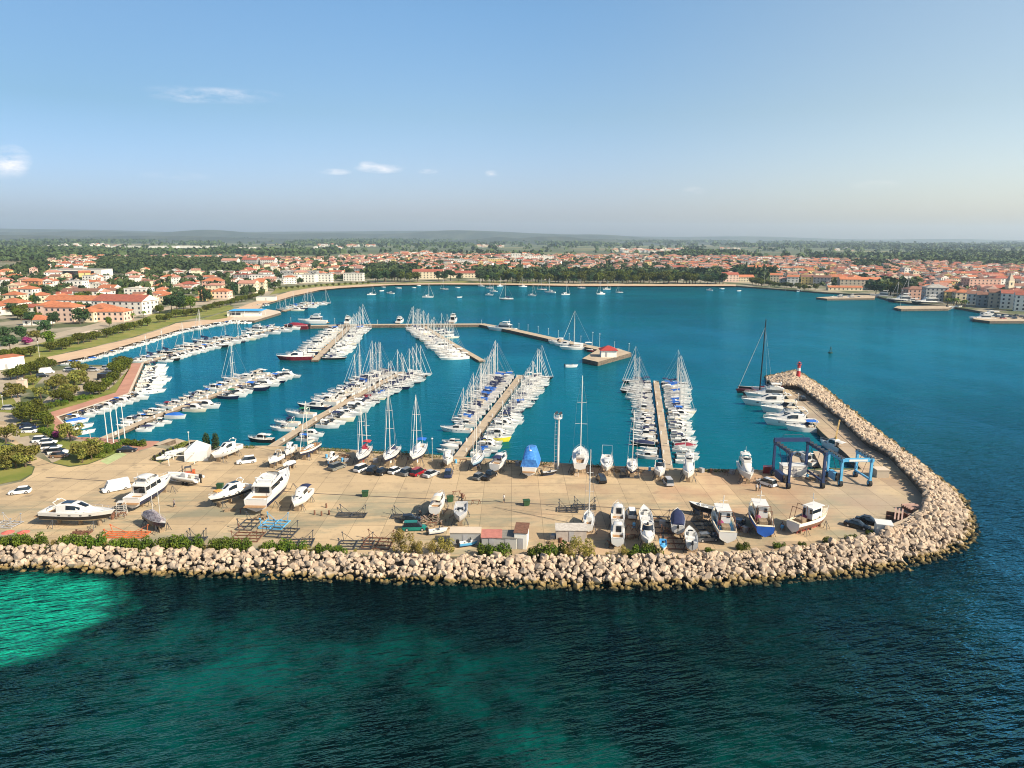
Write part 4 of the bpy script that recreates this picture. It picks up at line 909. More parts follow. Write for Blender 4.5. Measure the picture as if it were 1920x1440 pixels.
n = len(base); back = [Vector((a.x, a.y, -1)) for a, b in base]
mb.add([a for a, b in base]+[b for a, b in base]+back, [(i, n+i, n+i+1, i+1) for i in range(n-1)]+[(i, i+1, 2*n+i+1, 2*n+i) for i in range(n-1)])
tag(mb.build('breakwater_core', mat('painted_gap_shade', (.075, .06, .045), .95, var=.3, scale=2)), kind='structure')  # core coloured dark: shade in the gaps between boulders is painted in
RP = []
for k in range(14):
    r = random.Random(100+k); bm = bmesh.new()
    ax = (r.uniform(.8, 1.25), r.uniform(.7, 1.0), r.uniform(.55, .85))
    for _ in range(22):
        d = Vector((r.gauss(0, 1), r.gauss(0, 1), r.gauss(0, 1))).normalized(); q = max(abs(d.x), abs(d.y), abs(d.z))
        d = d*(.55+.45/q*.8)*r.uniform(.88, 1.1); bm.verts.new((d.x*ax[0], d.y*ax[1], d.z*ax[2]))
    g_ = bmesh.ops.convex_hull(bm, input=bm.verts)
    bmesh.ops.delete(bm, geom=[v for v in bm.verts if not v.link_faces], context='VERTS')
    bmesh.ops.bevel(bm, geom=bm.edges[:], offset=.035, segments=1, affect='EDGES')
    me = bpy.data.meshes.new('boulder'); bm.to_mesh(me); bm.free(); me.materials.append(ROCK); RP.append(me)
rr = random.Random(5); rocks = []
for a, b in SL:
    w = (a-b).length; n = max(3, int(w/.8))
    for j in range(n+1):
        for lay in range(2):
            f = min(1.02, max(-.04, (j+rr.uniform(-.45, .45))/n)); p = a.lerp(b, f)
            if p.y > 400: continue
            s = rr.choice((.26, .34, .42, .5, .58, .66, .78, .98))*rr.uniform(.85, 1.1)*(1.0 if f < .8 else .85)
            if lay: s *= .7
            t = (SL[min(len(SL)-1, 1)][0]-a)
            rocks.append((p+Vector((rr.uniform(-.5, .5), rr.uniform(-.35, .35), rr.uniform(-.2, .12)+(.1 if lay else 0)+.25*math.sin(math.pi*f))), s, rr.randrange(14), (rr.uniform(-.6, .6), rr.uniform(-.6, .6), rr.uniform(0, 6.28))))
cp = Vector((0, 0, CAM_H))
def onscreen(p, m=20):
    x, y = proj(p); return -m < x < 1920+m and -m < y < 1440+m
def size_key(t): return -t[1]/(t[0]-cp).length if onscreen(t[0], -12) else 1
rocks.sort(key=size_key)
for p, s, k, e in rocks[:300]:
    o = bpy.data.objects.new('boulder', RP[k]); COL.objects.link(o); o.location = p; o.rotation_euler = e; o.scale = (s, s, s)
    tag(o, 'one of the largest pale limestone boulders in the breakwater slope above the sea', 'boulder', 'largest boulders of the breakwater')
VS, FS = [], []; off = 0
geo = []
for me in RP:
    v = np.empty(len(me.vertices)*3); me.vertices.foreach_get('co', v); geo.append((v.reshape(-1, 3), [tuple(p.vertices) for p in me.polygons]))
from mathutils import Euler
for p, s, k, e in rocks[300:]:
    v, f = geo[k]; m3 = np.array(Euler(e).to_matrix()); w = (v*s) @ m3.T+np.array(p); VS.append(w); FS += [tuple(i+off for i in t) for t in f]; off += len(v)
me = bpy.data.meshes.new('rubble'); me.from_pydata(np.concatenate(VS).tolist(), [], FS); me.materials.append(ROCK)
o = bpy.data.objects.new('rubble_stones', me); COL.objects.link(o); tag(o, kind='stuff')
# low wall between the mole road and the stones
def wall_line(name, pts, th, z0, z1, m, label=None, cat='wall'):
    pts = [Vector((p[0], p[1], 0)) for p in pts]; mb = MB(); secs = []
    for i, p in enumerate(pts):
        d = (pts[min(i+1, len(pts)-1)]-pts[max(i-1, 0)]).normalized(); q = Vector((-d.y, d.x, 0))*th/2
        secs.append([(*(p-q).xy, z0), (*(p+q).xy, z0), (*(p+q).xy, z1), (*(p-q).xy, z1)])
    mb.loft(secs, 0, smooth=False); o = mb.build(name, m)
    return tag(o, label, cat) if label else o
wall_line('seawall', pxs([(1660, 1003), (1700, 986), (1731, 964), (1743, 946), (1737, 925), (1708, 894), (1668, 851), (1621, 828), (1577, 786), (1527, 747), (1497, 722)]), .6, LZ-.3, LZ+1.5, PIERC, 'low curved concrete wall between the mole road and the boulders')
wall_line('quay_kerb', pxs([(366, 838), (415, 838.6), (500, 837.6), (598, 841.6), (700, 847.6), (850, 858), (950, 864), (1130, 875), (1305, 881), (1421, 882.5)]), .5, LZ-.2, LZ+.22, PIERC, 'long low concrete kerb along the harbour quay edge')

# ---------------------------------------------------------------- piers
def pier(name, pts, w, z, label, th=.7, cat='pier', piles=True, m=PIERC):
    pts = [P(x, y, z) for x, y in pts]; root = empty(name, pts[0]); o = pts[0]; mb = MB()
    for i in range(len(pts)-1):
        d = (pts[i+1]-pts[i]).normalized(); q = Vector((-d.y, d.x, 0))*w/2; e0 = d*(w*.3 if i else 0)
        a, b = pts[i]-e0-o, pts[i+1]-o; z_ = .002*i
        vs = [a-q, b-q, b+q, a+q]; mb.add([(v.x, v.y, z_) for v in vs], [(0, 1, 2, 3)], 0)
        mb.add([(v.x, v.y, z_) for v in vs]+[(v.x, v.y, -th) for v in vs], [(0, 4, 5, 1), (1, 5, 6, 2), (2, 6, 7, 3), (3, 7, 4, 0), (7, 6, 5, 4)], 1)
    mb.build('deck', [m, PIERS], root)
    if piles:
        for i in range(len(pts)-1):
            d = pts[i+1]-pts[i]; n = min(30, int(d.length/9))
            for k in range(n):
                c = pts[i]+d*((k+.5)/n)-o; mb = MB(); mb.box(-.18, .18, -.18, .18, 0, .9); 
                dn = d.normalized(); q = Vector((-dn.y, dn.x, 0))*(w/2-.3)*(1 if k % 2 else -1)
                s = mb.build('service_pedestal', WHITE, root, loc=c+q)
    tag(root, label, cat)
    return pts
PR = {}
PR['promenade'] = pier('floating_pier', [(270, 680), (330, 661), (400, 642.5), (460, 629), (514, 617.5), (541, 611)], 3.2, .9, 'long bent pier running from the brick promenade corner out to the breakwater')
PR['flag'] = pier('floating_pier', [(190, 823), (300, 777), (427, 731), (469, 716), (523, 698)], 2.6, .9, 'pier starting beside the four white flagpoles')
PR['wooden'] = pier('floating_pier', [(508, 838), (600, 780), (690, 731), (755, 697)], 2.6, .9, 'pier starting behind the cruiser row at the quay, west of the lattice mast')
PR['mid'] = pier('floating_pier', [(860, 856), (977, 703)], 2.6, .9, 'straight pier in the middle of the marina beside the lattice light mast')
PR['lift'] = pier('floating_pier', [(1254, 882), (1230, 714)], 2.1, .9, 'straight narrow pier between two dense rows of boats near the boat lifts')
PR['wine'] = pier('floating_pier', [(656, 612), (590, 675)], 3.0, .9, 'pier hanging off the outer breakwater beside the burgundy motor yacht', piles=False)
PR['slant'] = pier('floating_pier', [(796, 612), (850, 645), (904, 676)], 3.0, .9, 'slanting pier hanging off the outer breakwater behind the racing sloops', piles=False)
PR['outer'] = pier('breakwater_pier', [(540, 611), (700, 608.5), (904, 607.5), (962, 618), (1060, 640), (1150, 659)], 6.0, 1.6, 'long dark sided outer breakwater closing the marina basin', th=2.2, piles=False)
PR['club'] = pier('floating_pier', [(530, 583), (600, 566)], 3.2, .9, 'short pier beyond the blue roofed club house', piles=False)
pier('slipway_jetty', [(286, 836), (323, 823)], 2.2, 1.5, 'stubby concrete jetty at the near side of the slipway ramp', th=1.8, piles=False)
pier('slipway_jetty', [(330, 842), (364, 825)], 2.2, 1.5, 'stubby concrete jetty beside the grass strip and tent', th=1.8, piles=False)
pier('lift_jetty', [(1500, 884), (1487, 846)], 2.0, 1.5, 'concrete jetty under the navy travel lift, side nearest the big sport fisher', th=1.8, piles=False)
pier('lift_jetty', [(1552, 884), (1532, 846)], 2.0, 1.5, 'concrete jetty between the navy and the light blue travel lifts', th=1.8, piles=False)
def quayblock(name, poly, z, label, m=PIERC):
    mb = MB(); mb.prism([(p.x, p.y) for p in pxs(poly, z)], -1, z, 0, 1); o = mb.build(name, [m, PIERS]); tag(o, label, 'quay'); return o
quayblock('customs_platform', [(1092, 672), (1121, 678.5), (1184, 661.5), (1160, 653.5), (1125, 652), (1118, 657)], 1.9, 'square concrete platform with the red roofed customs hut')
quayblock('harbour_quay', [(1530, 557.5), (1551, 560), (1640, 559), (1642, 553), (1600, 553.5)], 1.7, 'long thin quay with small motor yachts in front of the old town')
quayblock('harbour_quay', [(1676, 576.5), (1690, 579.5), (1778, 578.5), (1790, 573), (1684, 573.5)], 1.7, 'pale stone mole with a white harbour light off the old town')
quayblock('harbour_quay', [(1824, 598), (1856, 602), (2000, 602), (2000, 592), (1830, 594.5)], 1.7, 'quay crowded with parked cars at the edge of the old town')
tag(wall_line('slipway_ramp', pxs([(300, 837), (345, 826)], .3), 7, -.5, .35, PIERC), kind='structure')
# ---------------------------------------------------------------- boats afloat
PROT = {}
def proto(key, f):
    if key not in PROT: PROT[key] = f()
    return PROT[key]
FAC = {
 'o': lambda: motor('open', 5.5, rails=False), 'c': lambda: motor('open', 5.8, cover=BLUE, rails=False), 'p': lambda: motor('sport', 8.0), 'b': lambda: motor('cabin', 8.0), 'h': lambda: motor('hardtop', 12.5), 'f': lambda: motor('fly', 13.5, canvas=BEIGEC),
 's': lambda: sail(10.5), 'S': lambda: sail(12.5, bimini=NAVYC), 'n': lambda: sail(8.0, bimini=None, hood=NAVYC)}
BASEL = dict(o=5.5, c=5.8, p=8.0, b=8.0, h=12.5, f=13.5, s=10.5, S=12.5, n=8.0)
KIND = dict(o='open motorboat', c='covered small boat', p='sport cruiser', b='cabin cruiser', h='hardtop motor yacht', f='flybridge yacht', s='sloop', S='sloop', n='small sailboat')
CAT = dict(o='motorboat', c='motorboat', p='motorboat', b='motorboat', h='motor yacht', f='motor yacht', s='sailboat', S='sailboat', n='sailboat')
CANV = dict(navy=NAVYC, blue=BLUE, beige=BEIGEC, white=WHITE, grey=GREYC, green=GREENC, red=REDC)
HULLS = dict(white=WHITE, navy=NAVY, black=BLACK, grey=GREYHULL, wine=WINE, cream=CREAM, yellow=YELLOW)
NB = 0
def boat(t, loc, rz, L, hull='white', canv='navy', label=None, group=None, drop=()):
    global NB
    src = proto(t, FAC[t]); k = L/BASEL[t]; h = HULLS[hull]
    cm = CANV[canv]; paint = {'hull': {0: h, 2: h if hull != 'white' or t in 'ocpbhf' else (NAVY if canv != 'white' else WHITE)}, 'canopy': {0: cm}, 'bimini': {0: cm}, 'sail_cover': {0: cm}, 'sprayhood': {0: cm}, 'boat_cover': {0: cm}}
    kz = k*(rnd.uniform(.92, 1.1))
    o = dup(src, loc=loc, rz=rz, scale=(k, k*rnd.uniform(.95, 1.03), kz), paint=paint, drop=drop); NB += 1
    tag(o, label, CAT[t], group)
    return o
def pier_at(name, f):
    pts = PR[name]; ln = [(pts[i+1]-pts[i]).length for i in range(len(pts)-1)]; s = f*sum(ln)
    for i, l_ in enumerate(ln):
        if s <= l_ or i == len(ln)-1: return pts[i]+(pts[i+1]-pts[i])*(s/l_), (pts[i+1]-pts[i]).normalized()
        s -= l_
def plen(name): pts = PR[name]; return sum((pts[i+1]-pts[i]).length for i in range(len(pts)-1))
NAMES = dict(promenade='promenade pier', flag='flagpole pier', wooden='second long pier', mid='light mast pier', lift='boat lift pier', wine='burgundy yacht pier', slant='slanting pier', outer='outer breakwater', club='club pier')
WIDTH = dict(promenade=3.2, flag=2.6, wooden=2.6, mid=2.6, lift=2.1, wine=3.0, slant=3.0, outer=6.0, club=3.2)
def row(pname, side, f0, f1, seq, gap=.55, bows_out=True, start=1, fit=True):
    """boats berthed stern to, packed from f0 to f1 along a pier; side +1 is towards the boat lifts. seq = list of (type, length, hull, canvas)"""
    s2 = []
    for t, L, h_, c_ in seq:
        if h_ == 'white' and rnd.random() < .13: h_ = rnd.choice(('navy', 'grey', 'cream', 'black', 'grey'))
        if c_ == 'white' and t in 'pbsn' and rnd.random() < .6: c_ = rnd.choice(('navy', 'grey', 'beige', 'blue', 'grey', 'navy'))
        s2.append((t, L*.93*rnd.uniform(.88, 1.08), h_, c_))
    seq = s2
    tot = plen(pname); need = sum(q[1]*(.31 if q[1] > 9 else .34)+gap for q in seq); avail = (f1-f0)*tot
    g = gap+(avail-need)/len(seq) if fit else gap; s = f0*tot
    for i, (t, L, hc, cc) in enumerate(seq):
        B = L*(.31 if L > 9 else .34); s += (B+g)/2; c, d = pier_at(pname, min(.999, s/tot)); s += (B+g)/2
        q = Vector((d.y, -d.x, 0)); q = q if (q.x > 0) == (side > 0) else -q
        a = math.atan2(q.y, q.x)+rnd.uniform(-.07, .07); off = WIDTH[pname]/2+.7+L/2+rnd.uniform(0, .9)
        loc = c+q*off; loc.z = 0
        if t in 'sSn': off2 = 0
        sd = 'lift side' if side > 0 else 'beach side'
        hw = hc+' ' ; cw_ = '' if cc == 'white' or t in 'oh' or (t in 'pbf' and hc != 'white' and False) else f' with {cc} '+('cover' if t in 'csSn' else 'canopy')
        lab = f"{hw}{KIND[t]}{cw_}, {ordi(start+i)} from shore, {sd} of {NAMES[pname]}"
        boat(t, loc, a if bows_out else a+math.pi, L, hc, cc, lab, f'boats on the {sd} of {NAMES[pname]}')
W = 'white'
def S_(s):
    """compact list: 's11 S12n' -> type, length, optional canvas letter, optional hull letter in capitals"""
    cl = dict(n='navy', b='blue', e='beige', w='white', g='grey', k='green', r='red'); hl = dict(N='navy', K='black', G='grey', W='wine', C='cream', Y='yellow'); out = []
    for w in s.split():
        t = w[0]; i = 1
        while i < len(w) and (w[i].isdigit() or w[i] == '.'): i += 1
        L = float(w[1:i]); cc, hc = 'navy', 'white'
        for ch in w[i:]:
            if ch in cl: cc = cl[ch]
            elif ch in hl: hc = hl[ch]
        out.append((t, L, hc, cc))
    return out
# flagpole pier
row('flag', -1, .14, .36, S_('o5w c5.5w b6.5w b6.8w p7e b6.5w o6r'), .5)
row('flag', -1, .37, .62, S_('p8r b7.5w p8w b8w p7.5n b8w p7b'), .5, start=8)
row('flag', -1, .64, .99, S_('b9b b8.5w p9w s10e S15w h11w p10e b9w'), .4, start=15)
row('flag', 1, .10, .22, S_('o5w c5n o6r p6.5w'), .7)
row('flag', 1, .235, .30, S_('c8b'), .6, start=5); row('flag', 1, .34, .44, S_('b9C b9.5w'), .8, start=6)
row('flag', 1, .54, .66, S_('p9w p9k b8.5w p8.5n'), .5, start=8); row('flag', 1, .68, .97, S_('p11wN h11nN f11w p10w h11w p10b p10.5w f12w'), .5, start=12)
# second long pier
row('wooden', -1, .04, .09, S_('b8wK'), .4); row('wooden', -1, .15, .25, S_('p8w p8.5n'), .8, start=2); row('wooden', -1, .27, .37, S_('p11k'), .6, start=4)
row('wooden', -1, .38, .46, S_('h13wN'), .8, start=5)
row('wooden', -1, .46, .74, S_('p11w h12w h12w f12w p11w h12w p11w f12w h11w'), .25, start=6)
row('wooden', -1, .74, 1., S_('s11nN s12b S13nK h12w s12nN s12w S13n s12gK S12n'), .2, start=15)
row('wooden', 1, .07, .15, S_('p8w b8w'), .6); row('wooden', 1, .20, .46, S_('p9w p9.5w p10n p9.5w h10w p10w b9w'), .35, start=3)
row('wooden', 1, .46, .68, S_('p10w s9.5n n9r s10w s10n s10b s10w'), .4, start=10); row('wooden', 1, .69, 1., S_('s11w s12nN S12w s11n s12w S12w s12n s12w S12w'), .45, start=17)
# pier by the light mast
row('mid', -1, .03, .14, S_('o5.5w c6w b6.5w'), .8); row('mid', -1, .2, .27, S_('h9.5w'), .5, start=4)
row('mid', -1, .28, .62, S_('b8w s9w s9b n8n s9.5w n8.5w s10w s9.5n s10e s9.5w s10n'), .12, start=5); row('mid', -1, .62, 1., S_('s11b s10.5n s11w s11b s12n s11w S12n s11n s12w S13w S13b S14gN'), .12, start=16)
row('mid', 1, .02, .22, S_('o5.5w n7.5w b7w b7.5wG o8wY b8w'), .3); row('mid', 1, .22, .42, S_('n8.5w p9w b10w h9.5w p9.5w p9n'), .3, start=7)
row('mid', 1, .42, 1., S_('s8w s9nN n8.5w s9.5n s9w s9.5w s10w s10n s10w s10.5w s11w s10.5n s11w s11w S11w s11.5n S12w'), .12, start=13)
# pier near the lifts
row('lift', -1, .09, .22, S_('b6y'.replace('y', 'w')+' o5.5w o5w c7nK'), .55); row('lift', -1, .22, .62, S_('p7w o7w b7w p7n b7w o7w p7w b7w p7w b7w n7.5w p7w b7.5w n7.5w'), .22, start=5)
row('lift', -1, .62, 1., S_('s8w s8.5w n8.5n s9.5w s9.5w s10w S12wK S12wK s10w s10n s10.5w S12nK'), .15, start=19)
row('lift', 1, .07, .22, S_('o5w o6b p6.5w n6w c6.5r'), .3); row('lift', 1, .22, .50, S_('b7w p7w b7w o7w p7w b7w p7.5w b7w p7.5w'), .22, start=6)
row('lift', 1, .50, 1., S_('b8.5w p9w s9n s9n s9.5b s9.5b s10w s10w s9.5w s10w s10e S11w s10.5w S11b S12nN'), .15, start=15)
# burgundy yacht pier
row('wine', -1, .02, .90, S_('p10w h11w p11w h12w p11w h12w f12w h12w p12w h12w f13w h12w h13w f13w h13w h14w'), .2)
row('wine', -1, .915, .98, S_('h16wW'), .4, start=17)
row('wine', 1, .03, .52, S_('s12nN s12b s11w s12w S13w s12n s11w s12w s12w s12n s11w'), .2); row('wine', 1, .52, .97, S_('s12w h12w S12w h12w p12w s12w h12w s11w S13nK'), .3, start=12)
# slanting pier
row('slant', -1, .02, .55, S_('s11nN s12w s12w s11w s13w s12n s12w S13w s12w s13w s12w s12n s13w s12w'), .2); row('slant', -1, .55, .93, S_('s13w S13w f14w S14w s13w s14w S14w s15w S16w'), .3, start=15)
row('slant', 1, .1, .42, S_('s9w s9n p8w s9w'), .8)
# promenade pier
row('promenade', -1, .02, .28, S_('h10w b8w n9w p8n n9K b7w'), 1.2); row('promenade', -1, .3, .62, S_('b9w s13w p8w b8w s14n b8w p9w s9w'), 1.2, start=7); row('promenade', -1, .75, .97, S_('h12w f14w p10w h12w'), 1.0, start=15)
row('promenade', 1, .04, .36, S_('p8w p9w b9w p9n b9w h10w p9w h10w b10n p10w h11w'), .8); row('promenade', 1, .37, .70, S_('h11nK p11w h12w p11w s12w h12w f12w p11w h12w p11w'), .8, start=12); row('promenade', 1, .74, .96, S_('p11w h12w p12w'), 2.2, start=22)
row('club', -1, .1, .98, S_('s9w n8w b8w s10w b9w n9w s9n'), .9); row('club', 1, .05, .98, S_('f12w b10w s11w p9w h12w s10w'), .9)
# boats moored stern to on the brick promenade
def quay_row(a, b, n_, types, where, z=0, ang_=None, group=None, st=1):
    A, B = P(*a, LZ), P(*b, LZ); A.z = B.z = 0; d = (B-A).normalized()
    for i in range(n_):
        t, L, hc, cc = types[i % len(types)]; c = A.lerp(B, (i+.5)/n_)
        q = Vector((-d.y, d.x, 0)) if ang_ == 'l' else Vector((d.y, -d.x, 0)); L *= rnd.uniform(.80, .98)
        if cc == 'white' and t in 'pb' and rnd.random() < .6: cc = rnd.choice(('navy', 'grey', 'beige', 'blue'))
        boat(t, c+q*(L/2+.8), math.atan2(q.y, q.x)+rnd.uniform(-.06, .06), L, hc, cc, f"{hc} {KIND[t]}"+('' if cc == 'white' or t in 'ohc' else f' with {cc} cover')+f", {ordi(st+i)} {where}", group or f'boats moored {where}')
quay_row((269, 682), (244, 736), 9, S_('p9w h11w p11w h11w f11n h12w p11w p11e h11w'), 'from the pier corner along the brick promenade', ang_='l')
quay_row((240, 738), (112, 780), 9, S_('p9w p8.5w b8w p8n b7.5w p8w h9w p8w b7w'), 'going west along the diagonal brick quay', ang_='l')
quay_row((111, 784), (140, 812), 3, S_('c7b p7.5w o6w'), 'on the short brick quay at the basin end', ang_='l')
quay_row((108, 679), (175, 665), 13, S_('o5w o5.5w p6w o5w c5b o5.5w'), 'from the basin corner along the sandy shore', ang_=None)
quay_row((177, 664.6), (333, 618), 26, S_('o5w p6w o5.5w b6w o5w p6.5w o5w c5w'), 'in the shore row beside the sandy path', ang_=None)
quay_row((333, 618), (430, 600.5), 17, S_('p7w b7w o6w p8w b8w h9w o6w'), 'in the shore row before the club lawn', ang_=None)
quay_row((433, 601), (474, 601.5), 7, S_('b7w o6w n7w b7w p7w'), 'against the club quay')
quay_row((480, 574), (508, 569), 6, S_('o6w p7w b7w'), 'in the small harbour behind the club', ang_='l')
# the single big ones
BIG = 'large yachts lying along the outer breakwater'
def single(t, px, py, deg, L, label, hull='white', canv='white', group=None): return boat(t, P(px, py), R(deg), L, hull, canv, label, group)
single('f', 586, 606, 180, 19, 'long white flybridge yacht lying alongside behind the red covered boat', group=BIG)
o = single('c', 555, 617, 178, 15, 'dark red fully covered boat berthed at the pier corner', 'wine', 'red')
single('f', 653, 605, 95, 15, 'white motor yacht seen end on behind the masts of the burgundy yacht pier', group=BIG)
single('f', 751, 604, 85, 14, 'white motor yacht berthed stern on west of the slanting pier root', group=BIG)
single('f', 851, 603, 85, 16, 'tall white flybridge yacht berthed alone on the seaward face of the breakwater', group=BIG)
single('f', 940, 620, -22+180, 19, 'big white motor yacht alongside the breakwater bend', group=BIG)
single('p', 1045, 645, 170, 10, 'white sport cruiser, first of the group before the customs hut', group=BIG)
single('h', 1058, 649, 170, 11, 'white hardtop cruiser beside the twin masted yacht', group=BIG)
o = single('S', 1080, 655, 184, 17, 'long white yacht with the tallest mast near the customs hut', group=BIG)
single('o', 1112, 660, 190, 7, 'dark red open boat tucked against the customs platform', 'wine')
o = single('o', 1072, 688.5, 2, 5.5, 'small white open boat crossing the empty basin alone')
MO = 'sailboats swinging at moorings in the bay'
for i, (px, py, L, t) in enumerate([(697, 553, 9, 's'), (732, 551, 8, 'b'), (747, 541, 7, 'o'), (803, 558, 11, 's'), (833, 543, 9, 's'), (902, 537, 8, 's'), (918, 554, 9, 's'), (918, 541, 8, 's'), (926, 547, 8, 's'), (938, 537, 8, 's'), (949, 562, 13, 's'), (980, 538, 10, 's'),
                                     (998, 555, 9, 's'), (1016, 544, 11, 's'), (1031, 549, 12, 's'), (1061, 553, 9, 's'), (1090, 541, 9, 's'), (1126, 552, 10, 's'), (1138, 543, 9, 's'), (1161, 549, 8, 's'), (776, 540, 5, 'o'), (716, 546, 5, 'o'), (719, 539, 5, 'o'), (785, 536, 5, 'o'), (862, 558, 5, 'o'),
                                     (1330, 545, 7, 'b'), (1353, 542, 6, 'o'), (1386, 546, 5, 'o'), (690, 537, 6, 'o'), (858, 540, 6, 'o')]):
    single(t, px, py, rnd.uniform(-30, 30)+(180 if i % 3 else 0), L, f"white {KIND[t]} at anchor in the open bay, {ordi(i+1)} of the moored boats", 'white', ('white', 'navy', 'white')[i % 3], group=MO)
OT = 'boats at the old town quays'
for i, (px, py, deg, L, t, hc) in enumerate([(1556, 560.5, 180, 11, 'h', W), (1571, 561, 175, 13, 'f', W), (1592, 561, 180, 14, 'f', W), (1609, 560, 170, 9, 'b', W), (1652, 558, 150, 20, 'f', W), (1688, 567, 172, 24, 'f', 'navy'), (1709, 568, 175, 14, 'b', W), (1736, 571.5, 178, 26, 'f', 'black'),
                                              (1840, 601, 172, 17, 'f', W), (1855, 594, 175, 14, 'b', W), (1790, 579, 0, 12, 'o', W), (1425, 540.5, 0, 7, 'o', W), (1442, 541.5, 0, 7, 'b', W), (1478, 545, 0, 7, 'o', W), (1500, 547, 0, 7, 'b', W), (1530, 549, 0, 6, 'o', W), (1600, 553, 0, 6, 'p', W)]):
    single(t, px, py, deg, L, f"{hc} {KIND[t]} along the old town waterfront, {ordi(i+1)} listed from the palms", hc, 'white', group=OT)
for px, py, L in ((1702, 563, 18), (1683, 563, 15)): single('s', px, py, 175, L, 'dark hulled two masted excursion boat moored before the old town trees', 'black', 'white', group='excursion boats')
# along the mole
MG = 'yachts moored along the rubble mole'
def big_cat():
    root = empty('racing_trimaran')
    for y, nm in ((0, 'main_hull'), (5.2, 'float'), (-5.2, 'float')):
        L, B = (20, 2.4) if y == 0 else (17, 1.3)
        mb = make_hull(L, B, 1.3, .5, tw=.5, full=.4, rake=.05, sheer=.15); o = mb.build(nm, [WINE if y == 0 else BLACK, BLACK, BLACK], root, loc=(0, y, 0))
        m2 = make_deck(L, B, 1.3, .5, .1, .3, .3, .5, tw=.5, full=.4, rake=.05, sheer=.15); m2.build('deck', [WINE if y == 0 else GREYHULL, BLACK], o)
    for x in (-3.5, 3.2): mb = MB(); mb.tube([(x, -5.2, 1.2), (x+.8, -2, 1.7), (x+.8, 2, 1.7), (x, 5.2, 1.2)], .3, 8); mb.build('cross_beam', WINE, root)
    mb = MB(); mb.box(-3.4, 3.2, -4.6, 4.6, 1.32, 1.36); mb.build('trampoline_net', BLACK, root)
    mb = MB(); mb.tube([(1.5, 0, 1.4), (1.2, 0, 27)], .26, 8, r2=.18); o = mb.build('mast', BLACK, root)
    mb = MB(); mb.tube([(9.2, 0, 1.5), (1.4, 0, 24)], .09, 5); mb.build('furled_jib', GREYHULL, root)
    mb = MB(); mb.tube([(1.4, 0, 2.6), (-6.5, 0, 2.6)], .22, 8); mb.build('boom', WINE, root)
    mb = MB()
    for sy in (1, -1): mb.tube([(-2, sy*5.2, 1.4), (1.3, 0, 25)], .03, 3, cap=False)
    mb.build('rigging', RIG, root); return root
o = big_cat(); o.location = P(1432, 738); o.rotation_euler = (0, 0, R(172)); tag(o, 'dark red racing trimaran with a very tall black mast by the mole', 'sailboat')
for t, px, py, L, hc, cc, lb in (('f', 1438, 747, 16, W, W, 'white motor yacht squeezed beside the red trimaran'), ('h', 1440, 760, 18, W, W, 'long white hardtop yacht with a row of dark portholes'), ('p', 1466, 774, 14, W, 'beige', 'white yacht with beige canopy, third along the mole'),
                                 ('f', 1472, 786, 12, W, 'beige', 'white flybridge yacht with beige bimini by the mole'), ('h', 1480, 797, 16, W, 'blue', 'white yacht with bright blue deck covers by the mole'), ('p', 1508, 808, 11, W, 'blue', 'white cruiser with small blue cover nearest the travel lifts')):
    single(t, px, py, 174, L, lb, hc, cc, group=MG)
for px, py, a, L in ((1464, 798, 1, 3.4), (1492, 799, 0, 4.5)):
    pass
o = single('b', 1561, 842, 112, 9, 'white work boat tied to the mole under the yellow crane boom')
o = single('h', 1500, 864, 110, 11, 'white motor yacht floating in the slip inside the navy travel lift')
# ---------------------------------------------------------------- boats on the hard
def yard_pos(st, bw, lift):
    a, b = P(*st, LZ+lift), P(*bw, LZ+lift); return (a+b)/2, ang(a, b), (b-a).length
def ashore(f, st, bw, label, cat='motorboat', keel=None, props=True, L=None, sc=None, group=None):
    c, a, ln = yard_pos(st, bw, 1.6); L = L or ln; r = f(L)
    T = keel*L if keel else .35+L*.03; z = LZ+T+(.75 if not keel else .2)
    r.location = (c.x, c.y, z); r.rotation_euler = (0, 0, a); tag(r, label, cat, group)
    if props:
        s = stand(L, L*.31, (T+.75 if not keel else T+.2)-T*.9 if not keel else T-.2); s.location = (c.x, c.y, LZ+.014); s.rotation_euler = (0, 0, a)
        tag(s, 'props under the '+label, 'boat stand', 'stands under boats ashore')
        if len(s['label'].split()) > 16: s['label'] = ' '.join(s['label'].split()[:16])
    return r, L
